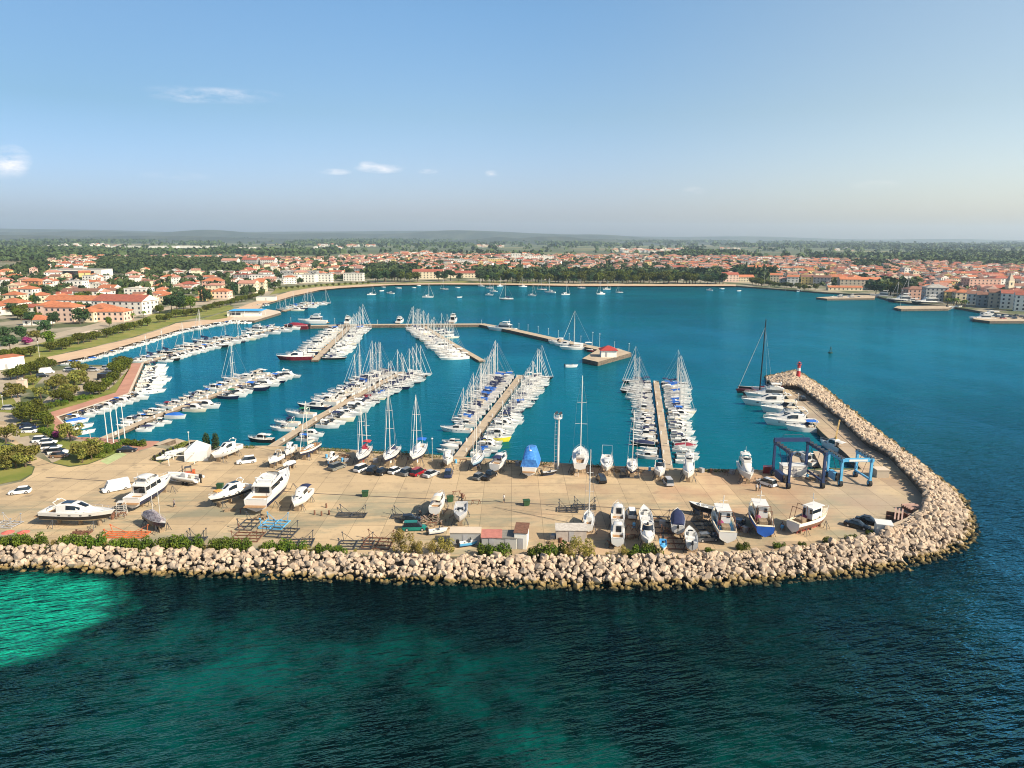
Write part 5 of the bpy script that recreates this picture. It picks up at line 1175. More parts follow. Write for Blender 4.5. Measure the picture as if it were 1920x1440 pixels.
def fisher(L, hullm, bottom, fwd=True, gantry=True, deckm=TEAK):
    B, F, T = L*.33, 1.15, .9; kw = dict(tw=.8, full=.5, rake=.1, sheer=.55); root = empty('fishing_boat')
    make_hull(L, B, F, T, n=16, **kw).build('hull', [hullm, bottom, RUST], root); make_deck(L, B, F, T, .06, .60 if fwd else .4, .7, .86, **kw).build('deck', [CREAM, deckm], root)
    mb = MB(); x0 = .04 if fwd else -.1
    st = [((x0-.14)*L, B*.30, B*.30, F-.2, F+2.0), ((x0+.1)*L, B*.30, B*.29, F-.2, F+2.05), ((x0+.15)*L, B*.27, B*.26, F-.2, F+1.9)]
    lump(mb, st, smooth=False); mb.box((x0-.17)*L, (x0+.18)*L, -B*.34, B*.34, F+2.06, F+2.16); mb.build('wheelhouse', WHITE, root)
    mb = MB(); band(mb, st[:2], .55, .85); mb.box((x0+.152)*L, (x0+.155)*L, -B*.22, B*.22, F+1.0, F+1.6); mb.build('window', GLASS, root)
    for y in (-.2, .2): mb = MB(); mb.box((x0-.146)*L, (x0-.141)*L, B*(y-.07), B*(y+.07), F+(.9 if y < 0 else 0), F+1.7); mb.build('aft_window' if y < 0 else 'door', GLASS, root)
    mb = MB(); mb.box(-.36*L, -.2*L, -.7, .7, F-.4, F+.25); mb.build('fish_hatch', PALLET, root)
    mb = MB(); blob(mb, (-.12*L, .6, F-.1), .9, .6, .5); mb.build('net_heap', mat('fishing_net', (.18, .03, .09), .9, var=.3, scale=6), root)
    if gantry:
        mb = MB()
        for x, h in ((-.44, 2.6), (-.3, 2.9)): 
            for sy in (1, -1): mb.tube([(x*L, sy*B*.38, F), (x*L+.3, sy*B*.3, F+h)], .06, 5)
            mb.tube([(x*L+.3, B*.3, F+h), (x*L+.3, -B*.3, F+h)], .06, 5)
        mb.build('gantry', RUST, root)
    mb = MB(); mb.tube([(x0*L, 0, F+2), (x0*L-.2, 0, F+4.6)], .07, 5); mb.tube([(x0*L-.1, -.7, F+3.6), (x0*L-.1, .7, F+3.6)], .04, 4); mb.build('mast', WHITE, root)
    mb = MB(); s_ = []
    for z, a in ((-T*.6, 1), (-T-.6, .8)): s_.append([(-.38*L, 0, z), (0, .12, z), (.3*L*a, 0, z), (0, -.12, z)])
    mb.loft(s_, 0, smooth=False); mb.build('keel', bottom, root)
    rail(L, B, F, T, .62, .98, .6, .03, **kw).build('railing', STEEL, root); return root
ashore(lambda L: motor('hardtop', L, bottom=CREAM, stripe=BLACK, top=WHITE), (84, 966), (217, 970), 'pale hardtop motor yacht with a black stripe ashore near the bushes', 'motor yacht')
ashore(lambda L: motor('fly', L, stripe=NAVY, canvas=WHITE, bottom=NAVY), (247, 946), (323, 900), 'big white trawler yacht with high wheelhouse beside the scaffold steps', 'motor yacht')
def shrouded(L):
    r = sail(L, hullm=NAVY, bottom=ANTI_K, cover=None, hood=None, mast=False, keel=True)
    mb = MB(); lump(mb, [(-.46*L, .9, .5, .8, 1.5), (-.2*L, 1.15, .5, .9, 2.2), (.1*L, 1.1, .4, .9, 2.0), (.35*L, .6, .2, 1.0, 1.5)]); mb.build('tarpaulin', mat('crumpled_tarp', (.42, .38, .40), .7, col2=(.10, .08, .10), scale=2.5, bump=.8), r)
    for x in (-.1, .25): mb = MB(); mb.tube([(x*L, 0, 1.5), (x*L, 0, 9)], .05, 5); mb.build('mast', ALU, r)
    return r
ashore(shrouded, (272, 966), (313, 988), 'dark hulled sailboat wrapped in crumpled grey tarpaulin beside the bushes', 'sailboat', keel=.13, L=8)
def sunpad(L):
    r = motor('hardtop', L, stripe=BLACK, bottom=CREAM); mb = MB(); mb.box(.2*L, .34*L, -L*.055, L*.055, 1.95, 2.12); mb.build('sun_pad', mat('tan_cushion', (.60, .30, .08), .8), r); return r
ashore(sunpad, (468, 915), (391, 943), 'white sport yacht with an orange sun pad on its long foredeck', 'motor yacht')
ashore(lambda L: motor('fly', L, stripe=NAVY, bottom=WHITE, canvas=None), (480, 952), (541, 893), 'white flybridge yacht with blue waterline standing beside the sun pad yacht', 'motor yacht')
ashore(lambda L: motor('cabin', L, canvas=NAVYC, bottom=WHITE), (579, 922), (549, 951), 'small white cabin cruiser alone east of the two big yachts')
ashore(lambda L: motor('hardtop', L, stripe=GREYHULL, bottom=WHITE), (449, 838), (397, 859), 'white cruiser with dark wraparound windows behind the party tent', 'motor yacht')
ashore(lambda L: motor('sport', L, canvas=None), (529, 855), (503, 868), 'white open sport boat ashore left of the wooden decked sloop'.replace('left', 'west'))
ashore(lambda L: motor('cabin', L, canvas=None), (551, 838), (535, 853), 'white cabin boat ashore between the sport boat and the wooden decked sloop')
ashore(lambda L: sail(L, teak=True, cover=BEIGEC, hood=None, keel=True, mh=L*1.45), (597, 836), (562, 855), 'wooden decked sloop with tall white mast standing at the quay edge', 'sailboat', keel=.15)
ashore(lambda L: motor('open', L, cover=WHITE), (552, 864), (530, 872), 'small boat under a white cover on a trailer')
ashore(lambda L: motor('cabin', L, canvas=None), (631, 854), (613, 864), 'tiny white cabin boat ashore next to the grey van')
ashore(lambda L: sail(L, bottom=ANTI_R, cover=REDC, hood=REDC, bimini=RED, keel=True, ketch=True, mh=13), (691, 842), (671, 866), 'old two masted motorsailer with red awnings and red keel', 'sailboat', keel=.12)
ashore(lambda L: sail(L, keel=True, bottom=WHITE, cover=None, hood=NAVYC, mh=17), (745, 845), (721, 869), 'white sloop ashore with a bare boom and navy hood arch', 'sailboat', keel=.15)
ashore(lambda L: sail(L, keel=True, bottom=WHITE, cover=WHITE, hood=None, bimini=BLUE, mh=15), (793, 842), (773, 870), 'white sloop ashore under a bright blue cockpit awning', 'sailboat', keel=.15)
ashore(lambda L: motor('cabin', L, canvas=None, bottom=CREAM), (841, 853), (838, 872), 'stubby white cabin boat ashore beside the root of the mid marina pier')
ashore(lambda L: sail(L, hullm=mat('pale_blue_hull', (.22, .36, .48), .4), keel=True, cover=None, hood=None, mh=15), (902, 855), (886, 876), 'pale blue hulled sloop ashore beside the mid marina pier', 'sailboat', keel=.14)
ashore(lambda L: motor('cabin', L, canvas=NAVYC), (927, 877), (948, 856), 'white cabin boat ashore with a navy canopy over its stern')
def tarped(L):
    r = motor('fly', L, canvas=None); mb = MB(); lump(mb, [(-.45*L, L*.16, L*.12, 1.2, 3.0), (-.2*L, L*.17, L*.10, 1.2, 5.0), (.05*L, L*.165, L*.08, 1.2, 4.6), (.25*L, L*.12, L*.05, 1.5, 2.8)]); mb.build('tarpaulin', mat('blue_tarp', (.02, .12, .42), .5, col2=(.06, .25, .62), scale=2, bump=.6), r); return r
ashore(tarped, (990, 890), (1004, 852), 'large yacht shrouded in bright blue tarpaulin at the quay edge', 'motor yacht', L=12.5)
o, L_ = ashore(lambda L: sail(L, keel=True, bottom=CREAM, cover=WHITE, hood=WHITE, mh=20), (1087, 884), (1089, 847), 'largest sailing yacht ashore, tall rigged mast, ladder at its stern', 'sailboat', keel=.14, L=14)
r = empty('boarding_ladder', P(1082, 894, LZ)); mb = MB()
for x in (-.28, .28): mb.bar((x, 0, 0), (x, 1.2, 3.4), .07)
for k in range(9): mb.bar((-.28, .13*k+.07, .36*k+.2), (.28, .13*k+.07, .36*k+.2), .05)
o = mb.build('rung_frame', ALU, r); tag(r, 'aluminium ladder leaning on the stern of the largest sailing yacht', 'ladder')
def archboat(L):
    r = sail(L, keel=True, mast=False, cover=None, hood=None, bottom=WHITE, stripe=WHITE); mb = MB(); mb.tube([(-.44*L, 1.2, 1), (-.46*L, 1.15, 3.4), (-.46*L, -1.15, 3.4), (-.44*L, -1.2, 1)], .06, 6); mb.build('stern_arch', STEEL, r); return r
ashore(archboat, (1138, 858), (1137, 888), 'mastless white sailboat ashore with a steel arch over its stern', 'sailboat', keel=.14, L=10.5)
ashore(lambda L: sail(L, keel=True, cover=None, hood=None, bottom=WHITE, mh=14), (1185, 866), (1185, 890), 'slim white sloop ashore facing the yard beside the scaffold frame', 'sailboat', keel=.15, L=9)
ashore(lambda L: motor('sport', L, canvas=None, bottom=WHITE), (1237, 874), (1237, 893), 'white sport boat ashore at the root of the boat lift pier', L=8)
ashore(lambda L: motor('fly', L, canvas=WHITE), (1292, 872), (1290, 898), 'white flybridge boat ashore just east of the boat lift pier', 'motor yacht', L=9.5)
ashore(lambda L: motor('fly', L, canvas=WHITE, bottom=WHITE), (1392, 874), (1406, 899), 'tall white sport fisher ashore with twin aerials on its tower', 'motor yacht', L=11)
ashore(lambda L: motor('cabin', L, canvas=BEIGEC, bottom=CREAM), (815, 957), (829, 932), 'cream boat with beige canopy beside the scrap heap', L=8)
ashore(lambda L: motor('open', L, hullm=GREYHULL, top=GREYHULL), (866, 946), (861, 980), 'large grey open workboat ashore behind the white site hut', L=8.5)
ashore(lambda L: sail(L, keel=True, bottom=RED, cover=None, hood=None, mh=14), (1104, 988), (1104, 962), 'small sloop with bright red keel standing mid yard', 'sailboat', keel=.14, L=7.5)
ashore(lambda L: motor('cabin', L, canvas=None, stripe=GREYHULL), (1158, 982), (1159, 950), 'white cabin cruiser, rear one of the two standing in line', L=8.5)
ashore(lambda L: motor('cabin', L, canvas=None, stripe=NAVY), (1158, 1015), (1158, 985), 'white cabin cruiser with outboards, front one of the two in line', L=8)
ashore(lambda L: motor('open', L, top=WHITE), (1214, 990), (1207, 955), 'white open cruiser with red seats behind the smooth bowed sport boat', L=9)
ashore(lambda L: motor('sport', L, canvas=None), (1213, 990), (1215, 1022), 'white sport boat pointing its smooth bow at the sea', L=8)
ashore(lambda L: motor('open', L, bottom=RED, cover=None, top=LBLUE), (1243, 1012), (1244, 1030), 'tiny tender with light blue inside and red bottom', L=4.2, props=False)
ashore(lambda L: motor('open', L, cover=NAVYC), (1271, 993), (1270, 962), 'white boat under a taut navy cover', L=8.5)
ashore(lambda L: motor('open', L, hullm=GREYHULL), (1298, 1025), (1292, 993), 'light grey fishing skiff ashore below the navy covered boat', L=7)
ashore(lambda L: motor('open', L, hullm=BLACK), (1329, 955), (1303, 949), 'small black hulled motorboat with white console on a trailer', L=5.5)
ashore(lambda L: fisher(L, WHITE, ANTI_B, deckm=LBLUE), (1366, 1012), (1344, 958), 'old white fishing boat with blue deck and cluttered gear', 'fishing boat', L=12)
ashore(lambda L: fisher(L, mat('cobalt_paint', (.02, .10, .42), .4, var=.15), ANTI_B, deckm=PALLET), (1436, 1000), (1413, 950), 'blue hulled fishing boat with white wheelhouse and rusty gantry', 'fishing boat', L=12)
ashore(lambda L: fisher(L, WHITE, ANTI_R), (1481, 990), (1556, 965), 'white fishing boat with a red bottom propped on blocks', 'fishing boat', L=10.5)
# inflatable on a trailer, forklift, dinghy
def rib(L):
    root = empty('inflatable_boat'); mb = MB(); B = L*.16
    mb.tube([(-L/2, B, .6), (L*.15, B, .62), (L*.36, B*.7, .72), (L*.5, 0, .85), (L*.36, -B*.7, .72), (L*.15, -B, .62), (-L/2, -B, .6)], .3, 10); mb.build('tube', WHITE, root)
    make_hull(L*.9, B*1.8, .45, .5, n=10).build('hull', [WHITE, WHITE, WHITE], root); mb = MB(); mb.box(-L*.46, L*.3, -B*.85, B*.85, .3, .4); mb.build('floor', GREYC, root)
    mb = MB(); lump(mb, [(-.1*L, .4, .3, .4, 1.4), (.02*L, .4, .3, .4, 1.5), (.08*L, .35, .2, .4, 1.0)]); mb.build('console', WHITE, root)
    mb = MB(); mb.box(-.3*L, -.2*L, -.5, .5, .4, 1.0); mb.build('seat', BEIGEC, root); outboard(-L*.5, .5, root, 1.3); return root
c, a, ln = yard_pos((376, 901), (314, 892), 1.2); o = rib(8.5); o.location = (c.x, c.y, LZ+1.0); o.rotation_euler = (0, 0, a); tag(o, 'white inflatable boat on a road trailer beside the orange forklift', 'inflatable boat')
t = empty('boat_trailer', (c.x, c.y, LZ), a); mb = MB()
for y in (-.7, .7): mb.bar((-3, y, .55), (2.5, y, .55), .12)
mb.bar((2.5, .7, .55), (4.6, 0, .5), .1); mb.bar((2.5, -.7, .55), (4.6, 0, .5), .1)
for x in (-2, 0, 2): mb.bar((x, -.7, .55), (x, .7, .55), .1)
mb.build('chassis', STEEL, t)
for x in (-1.4, -.5):
    for y in (-.85, .85): mb = MB(); mb.tube([(x, y-.1, .32), (x, y+.1, .32)], .32, 12); mb.build('wheel', TYRE, t)
tag(t, 'twin axle steel trailer under the white inflatable boat', 'trailer')
ORG = mat('forklift_orange', (.50, .11, .03), .5, var=.2, scale=3)
t = empty('forklift', P(353, 894, LZ), R(200)); mb = MB(); mb.box(-1.3, .9, -.65, .65, .45, 1.15); mb.box(-1.5, -.9, -.65, .65, .4, 1.5); mb.build('body', ORG, t)
mb = MB()
for x, y in ((-.8, -.55), (-.8, .55), (.6, -.55), (.6, .55)): mb.bar((x, y, 1.1), (x*.8, y, 2.3), .08)
mb.box(-.8, .65, -.6, .6, 2.3, 2.36); mb.build('cage', DKSTEEL, t)
mb = MB()
for y in (-.35, .35): mb.bar((1.1, y, .2), (1.1, y, 2.8), .12); mb.bar((1.1, y, .2), (2.2, y, .2), .1)
mb.bar((1.1, -.35, 1.5), (1.1, .35, 1.5), .1); mb.build('lift_mast', DKSTEEL, t)
for x in (-.9, .7):
    for y in (-.6, .6): mb = MB(); mb.tube([(x, y-.12, .4), (x, y+.12, .4)], .4, 12); mb.build('wheel', TYRE, t)
tag(t, 'orange forklift with open cage parked behind the white inflatable boat', 'forklift')
for px, py, lab, m in ((1031, 891, 'small black dinghy on the ground beside the blue tarpaulined yacht', BLACK), (822, 1001, 'white upturned looking dinghy among the yellowish shrubs', WHITE), (880, 1024, 'pale blue dinghy lying before the white site hut', LBLUE)):
    o = motor('open', 3.6, hullm=m, top=GREYHULL if m is BLACK else WHITE, rails=False); o.location = P(px, py, LZ)+Vector((0, 0, .42)); o.rotation_euler = (0, 0, R(20)); tag(o, lab, 'dinghy')
# travel lifts, light mast, lighthouse, crane
LIFTN = mat('navy_lift_paint', (.008, .028, .10), .6, var=.15, scale=1); LIFTB = mat('light_blue_lift_paint', (.09, .36, .60), .45, var=.12, scale=1)
o = travel_lift(7.6, 8.6, 8.3, LIFTN, 'rear'); c = (P(1477, 915, LZ)+P(1533, 915, LZ)+P(1455, 893, LZ)+P(1511, 892, LZ))/4; o.location = c; o.rotation_euler = (0, 0, R(2)); tag(o, 'large navy blue travel lift straddling its slip with a white yacht inside', 'boat lift')
LIFT_B = travel_lift(6.6, 6.2, 6.4, LIFTB, 'front', WHITE); c = (P(1577, 912, LZ)+P(1627, 910, LZ)+P(1553, 896, LZ)+P(1601, 894, LZ))/4; LIFT_B.location = c; LIFT_B.rotation_euler = (0, 0, R(2)); tag(LIFT_B, 'smaller light blue travel lift with a white sign on its cross beam', 'boat lift')
b = P(1046, 879, LZ); h = H(b, 772); r = empty('lattice_light_mast', b); mb = MB(); mb.tube([(0, 0, 0), (0, 0, h-1)], .3, 8, r2=.2); mb.build('pole', ALU, r)
mb = MB()
for y in (-.25, .25): mb.bar((-.9, y, 1), (-.8, y, h-2.2), .06)
for k in range(int(h/.9)-2): mb.bar((-.88, -.25, 1.2+k*.9), (-.88, .25, 1.2+k*.9), .05); mb.bar((-.88, 0, 1.2+k*.9), (-.25, 0, 1.2+k*.9), .045)
mb.build('ladder', STEEL, r)
mb = MB(); mb.tube([(-.2, 0, h-1.6), (-.2, 0, h-1.4)], 1.0, 10)
for k in range(10): a = k*.628; mb.bar((-.2+math.cos(a), math.sin(a), h-1.5), (-.2+math.cos(a), math.sin(a), h-.6), .05)
mb.tube([(-.2+math.cos(k*.628), math.sin(k*.628), h-.6) for k in range(11)], .04, 4); mb.build('platform', WHITE, r)
for k in range(4): a = k*1.57+.4; mb = MB(); mb.box(-.3+.7*math.cos(a), .1+.7*math.cos(a), .7*math.sin(a)-.25, .7*math.sin(a)+.25, h-.6, h-.1); mb.build('floodlight', DKSTEEL, r)
tag(r, 'tall lattice light mast with round lamp platform at the quay', 'light mast')
b = P(1497, 701, 3.4); h = H(b, 680); r = empty('harbour_light', b)
mb = MB(); mb.tube([(0, 0, -1.0), (0, 0, h*.28)], .85, 14, r2=.7); mb.build('base', RED, r); mb = MB(); mb.tube([(0, 0, h*.28), (0, 0, h*.55)], .68, 14, r2=.62); mb.build('white_band', WHITE, r)
mb = MB(); mb.tube([(0, 0, h*.55), (0, 0, h*.8)], .62, 14, r2=.55); mb.tube([(0, 0, h*.8), (0, 0, h*.83)], .95, 14); mb.build('tower', RED, r)
mb = MB(); mb.tube([(0, 0, h*.83), (0, 0, h)], .4, 10); mb.build('lantern', GLASS, r); mb = MB(); mb.tube([(0, 0, h), (0, 0, h+.5)], .5, 10, r2=.05)
for k in range(8): a = k*.785; mb.bar((.9*math.cos(a), .9*math.sin(a), h*.83), (.9*math.cos(a), .9*math.sin(a), h*.83+.9), .06)
mb.build('railing', RED, r); tag(r, 'red and white harbour light on the boulders at the mole tip', 'lighthouse')
b = P(1557, 662); r = empty('channel_buoy', b); mb = MB(); mb.tube([(0, 0, -.4), (0, 0, .5)], 1.0, 12); mb.build('float', mat('dark_green_paint', (.01, .05, .03), .5), r); mb = MB()
for k in range(4): a = k*1.57; mb.bar((.7*math.cos(a), .7*math.sin(a), .5), (.2*math.cos(a), .2*math.sin(a), 2.6), .1)
mb.tube([(0, 0, 2.5), (0, 0, 3.4)], .35, 8, r2=.05); mb.build('tower', MATS['dark_green_paint'], r); tag(r, 'dark green buoy floating alone off the mole tip', 'buoy')
YC = mat('crane_yellow', (.40, .27, .10), .6, var=.2); b = P(1566, 833, LZ); r = empty('quay_crane', b); mb = MB(); mb.tube([(0, 0, 0), (0, 0, 2.0)], .35, 10); mb.build('pedestal', YC, r)
mb = MB(); mb.bar((0, 0, 2), (4.6, 8.5, 4.4), .35); mb.build('boom', YC, r); tag(r, 'ochre quay crane with its boom stretched over the mole road', 'crane')
# containers, huts, tent, scaffold, bins
def hut(name, px, py, w, d, h, deg, wall, roof, label, lean=0.0, door=True, cat='hut'):
    r = empty(name, P(px, py, LZ), R(deg)); mb = MB(); v = [(-w/2, -d/2, 0), (w/2, -d/2, 0), (w/2, d/2, 0), (-w/2, d/2, 0), (-w/2, -d/2, h), (w/2, -d/2, h), (w/2, d/2, h+lean), (-w/2, d/2, h+lean)]
    mb.add(v, [(0, 3, 2, 1), (0, 1, 5, 4), (1, 2, 6, 5), (2, 3, 7, 6), (3, 0, 4, 7), (4, 5, 6, 7)]); mb.build('wall', wall, r)
    mb = MB(); o_ = .15; v = [(-w/2-o_, -d/2-o_, h+.02), (w/2+o_, -d/2-o_, h+.02), (w/2+o_, d/2+o_, h+.02+lean), (-w/2-o_, d/2+o_, h+.02+lean)]; v += [(x, y, z+.12) for x, y, z in v]
    mb.add(v, [(0, 3, 2, 1), (4, 5, 6, 7), (0, 1, 5, 4), (1, 2, 6, 5), (2, 3, 7, 6), (3, 0, 4, 7)]); mb.build('roof', roof, r)
    if door: mb = MB(); mb.box(-.45, .45, -d/2-.06, -d/2-.01, .05, 2.05); mb.build('door', GREYC, r)
    return tag(r, label, cat)
hut('site_hut', 873, 1017, 5.3, 2.4, 2.3, 0, WM['grey'], PALEPAV, 'white site hut with a pale roof among the shrubs by the rocks')
hut('tool_shed', 922, 1022, 3.4, 3.4, 2.1, 0, WM['grey'], mat('faded_red_roof', (.42, .16, .13), .9, var=.15), 'small shed with a faded red roof beside the grey roofed one')
hut('tool_shed', 951, 1022, 3.2, 3.4, 2.0, 0, WM['grey'], mat('weathered_felt', (.20, .185, .165), .9, var=.2), 'small shed with a flat grey felt roof next to the red roofed one')
hut('gate_cabin', 978, 1020, 2.2, 4.4, 3.0, -6, WM['white'], RUST, 'narrow cabin with a rusty orange roof near the sheds')
hut('awning_hut', 1070, 1012, 5.4, 2.2, 2.2, 0, mat('wall_offwhite', (.36, .32, .29), .9, var=.15), mat('ribbed_awning', (.50, .47, .43), .8, col2=(.36, .33, .30), scale=2), 'open fronted hut with white ribbed awning behind the yellowish shrub', lean=.4)
hut('equipment_box', 1655, 1000, 2.6, 2.4, 2.1, -18, WM['white'], WHITE, 'white cube shaped cabin at the bend of the breakwater', door=False)
hut('lift_office', 1486, 891, 5.5, 2.4, 2.5, 0, WM['white'], WHITE, 'white office cabin under the navy travel lift'); hut('tank_box', 1650, 893, 2.8, 2.4, 1.8, 0, WM['stone'], PALEPAV, 'pale block house beside the light blue travel lift', door=False)
mb = MB(); mb.prism([(p.x, p.y) for p in pxs([(1430, 884), (1452, 884), (1452, 888), (1430, 888)])], LZ, LZ+1.6); tag(mb.build('storage_tank', WINE), 'dark red storage tank between the sport fisher and the navy lift', 'tank')
# party tent
r = empty('party_tent', P(372, 859, LZ), R(14)); w = 5.2; mb = MB(); mb.add([(-w/2, -2.6, 2.5), (w/2, -2.6, 2.5), (w/2, 2.6, 2.5), (-w/2, 2.6, 2.5), (0, 0, 4.6)], [(0, 1, 4), (1, 2, 4), (2, 3, 4), (3, 0, 4)]); mb.build('canopy', WHITE, r)
mb = MB(); mb.box(-w/2, w/2, -2.62, -2.55, 0, 2.5); mb.box(w/2-.07, w/2, -2.55, 2.6, 0, 2.5); mb.build('side_wall', WHITE, r)
for x in (-w/2, w/2):
    for y in (-2.6, 2.6): mb = MB(); mb.bar((x, y, 0), (x, y, 2.55), .1); mb.build('pole', ALU, r)
tag(r, 'white party tent with pointed roof beside the grass strip', 'tent')
r = empty('frame_shelter', P(345, 866, LZ), R(14)); mb = MB()
for x in (-2.8, 2.8):
    for y in (-2.5, 2.5): mb.bar((x, y, 0), (x, y, 2.4), .12)
    mb.bar((x, -2.5, 2.4), (x, 2.5, 2.4), .12)
for y in (-2.5, 2.5): mb.bar((-2.8, y, 2.4), (2.8, y, 2.4), .12)
mb.build('frame', WHITE, r); tag(r, 'bare white shelter frame beside the party tent', 'shelter')
DG = [(308, 863), (318, 858), (324, 853), (332, 851), (342, 848)]
for i, (px, py) in enumerate(DG): o = motor('open', 3.4, cover=WHITE, rails=False) if i == 0 else dup(DG0); DG0 = o if i == 0 else DG0; o.location = P(px, py, LZ)+Vector((0, 0, .35)); o.rotation_euler = (0, 0, R(18)); tag(o, f'small white dinghy, {ordi(i+1)} in the slanting line beside the party tent', 'dinghy', 'white dinghies by the tent')
for i, (px, py, dx) in enumerate(((413, 917, 'near the sun pad yacht'), (685, 931, 'alone in the open middle of the yard'), (987, 948, 'alone on the drain line mid yard'), (844, 941, 'behind the grey workboat'))):
    r = empty('waste_bin', P(px, py, LZ), R(5*i)); mb = MB(); g = mat('bin_green', (.02, .07, .025), .6, var=.2); s_ = [[(-.65*k, -.5*k, z), (.65*k, -.5*k, z), (.65*k, .5*k, z), (-.65*k, .5*k, z)] for z, k in ((.15, .85), (1.15, 1))]; mb.loft(s_, 0, smooth=False); mb.build('body', g, r)
    mb = MB(); mb.box(-.7, .7, -.55, .55, 1.15, 1.28); mb.build('lid', g, r); tag(r, 'dark green waste bin '+dx, 'waste bin', 'green waste bins in the yard')
r = empty('scaffold_steps', P(229, 966, LZ), R(10)); mb = MB()
for x in (-.8, .8):
    for y in (-.8, .8): mb.bar((x, y, 0), (x*.7, y*.7, 2.8), .08)
for k in range(6): mb.bar((-.8, -.8+.02*k, .4*k+.3), (.8, -.8+.02*k, .4*k+.3), .06); mb.bar((.8, -.8, .4*k+.2), (.75, .75, .4*k+.4), .05)
mb.box(-.6, .6, -.6, .6, 2.75, 2.83); mb.build('frame', ALU, r); tag(r, 'white scaffold steps at the stern of the trawler yacht', 'scaffold')
# cradles
CRD = [(468, 985, 3, 5, DKSTEEL, 'dark cradle, rear one of the stacked group by the bushes'), (515, 985, 4.5, 4, LBLUE, 'bluish cradle lying behind the dark double cradle'), (530, 1000, 5, 4, DKSTEEL, 'dark double cradle in the middle of the cradle group'), (465, 1008, 5, 4, RUST, 'rusty cradle on the beach side of the cradle group'), (560, 1020, 5, 3.5, DKSTEEL, 'cradle at the edge of the bushes, east of the group'),
       (660, 967, 5.5, 2.2, DKSTEEL, 'single low cradle alone in the open yard'), (668, 1023, 6, 3.5, DKSTEEL, 'dark cradle beside the bushes, west of the ochre tree'), (710, 1020, 5, 4.5, RUST, 'rusty cradle touching the ochre tree'), (762, 970, 5.5, 2.2, DKSTEEL, 'low cradle in front of the blue shadow by the green car'), (1065, 957, 4, 2.5, DKSTEEL, 'tall sided cradle on the drain line mid yard'), (1096, 952, 4.5, 2.5, DKSTEEL, 'cradle behind the red keeled sloop'),
       (1240, 985, 4, 8, DKSTEEL, 'long dark cradle beside the navy covered boat'), (1262, 1015, 4, 7, RUST, 'rusty cradle among the skiffs'), (1325, 990, 4, 6, DKSTEEL, 'dark cradle before the old white fishing boat'), (155, 1000, 3, 1.2, RUST, 'low rusty rack on the ground by the pale hardtop yacht'), (370, 1012, 3.2, 1.5, DKSTEEL, 'thin cradle behind the bushes beside the tarpaulined sailboat'), (15, 985, 4, 3, STEEL, 'pale cradle at the edge of the yard, beyond the pale hardtop yacht'), (1180, 895, 4.5, 1.4, DKSTEEL, 'low cradle under the slim white sloop')]
cr0 = {}
for px, py, w, l, m, lb in CRD:
    hh = 1.9 if py != 1000 or px != 155 else .5; o = cradle(w, l, hh, m); o.location = P(px, py, LZ); o.rotation_euler = (0, 0, R(rnd.uniform(-6, 6))); tag(o, 'steel boat '+lb if 'cradle' in lb else lb, 'boat cradle', 'boat cradles in the yard')
o = cradle(7.5, 2.6, 1.6, mat('orange_steel', (.55, .13, .04), .6, var=.2)); o.location = P(238, 1004, LZ); tag(o, 'bright orange steel cradle frames behind the bushes by the rocks', 'boat cradle', 'boat cradles in the yard')
for px, py, n_, lb in ((1712, 958, 5, 'stack of pink steel beams near the curved seawall'), (1680, 972, 3, 'long pale beams on trestles near the black cars'), (1716, 973, 3, 'short trestles in the shade of the curved seawall')):
    r = empty('beam_rack', P(px, py, LZ), R(60 if px < 1700 else 10))
    for k in range(n_): mb = MB(); mb.bar((-3.5 if px < 1700 else -1.6, k*.6-1, .9), (3.5 if px < 1700 else 1.6, k*.6-1, .9), .28); mb.build('beam', mat('pinkish_steel', (.42, .27, .22), .7, var=.2), r)
    for x in (-1.2, 1.2): mb = MB(); mb.box(x-.1, x+.1, -1.3, 1.8, 0, .75); mb.build('trestle', RUST, r)
    tag(r, lb, 'beam rack')
mb = MB(); hp = random.Random(3)
r = empty('scrap_heap', P(812, 975, LZ))
for k in range(40):
    x, y = hp.gauss(0, 1.3), hp.gauss(0, 2.2); mb.bar((x, y, hp.uniform(0, .5)), (x+hp.uniform(-1, 1), y+hp.uniform(-1, 1), hp.uniform(.2, 1.2)), hp.uniform(.1, .35), hp.uniform(.1, .4))
mb.build('scrap', [mat('mixed_scrap', (.30, .19, .13), .9, col2=(.10, .09, .08), scale=1.5)], r); tag(r, 'heap of rusty scrap and timber beside the green car', 'scrap heap')
for px, py, lb in ((590, 965, 'rusty post left of the pair in the open yard'.replace('left of the pair', 'nearest the cabin cruiser')), (617, 965, 'rusty post beside a small white block in the open yard'), (603, 967, 'short dark block between the two rusty posts'), (612, 952, 'dark bollard behind the two rusty posts')):
    mb = MB(); mb.tube([(0, 0, 0), (0, 0, .9)], .18, 8); o = mb.build('prop_post', RUST, loc=P(px, py, LZ)); tag(o, lb, 'post')
# red parasols at the west edge
for px, lb in ((17, 'faded red parasol at the far west end of the bushes'), (46, 'faded red parasol just beside the first big bush')):
    r = empty('parasol', P(px, 1015, LZ)); mb = MB(); mb.tube([(0, 0, 0), (0, 0, 1.9)], .04, 6); mb.build('pole', ALU, r); mb = MB(); n = 8; mb.add([(0, 0, 2.1)]+[(1.1*math.cos(k*.785), 1.1*math.sin(k*.785), 1.7) for k in range(8)], [(0, 1+k, 1+(k+1) % 8) for k in range(8)]); mb.build('canopy', mat('faded_red_cloth', (.55, .13, .10), .8), r); tag(r, lb, 'parasol')
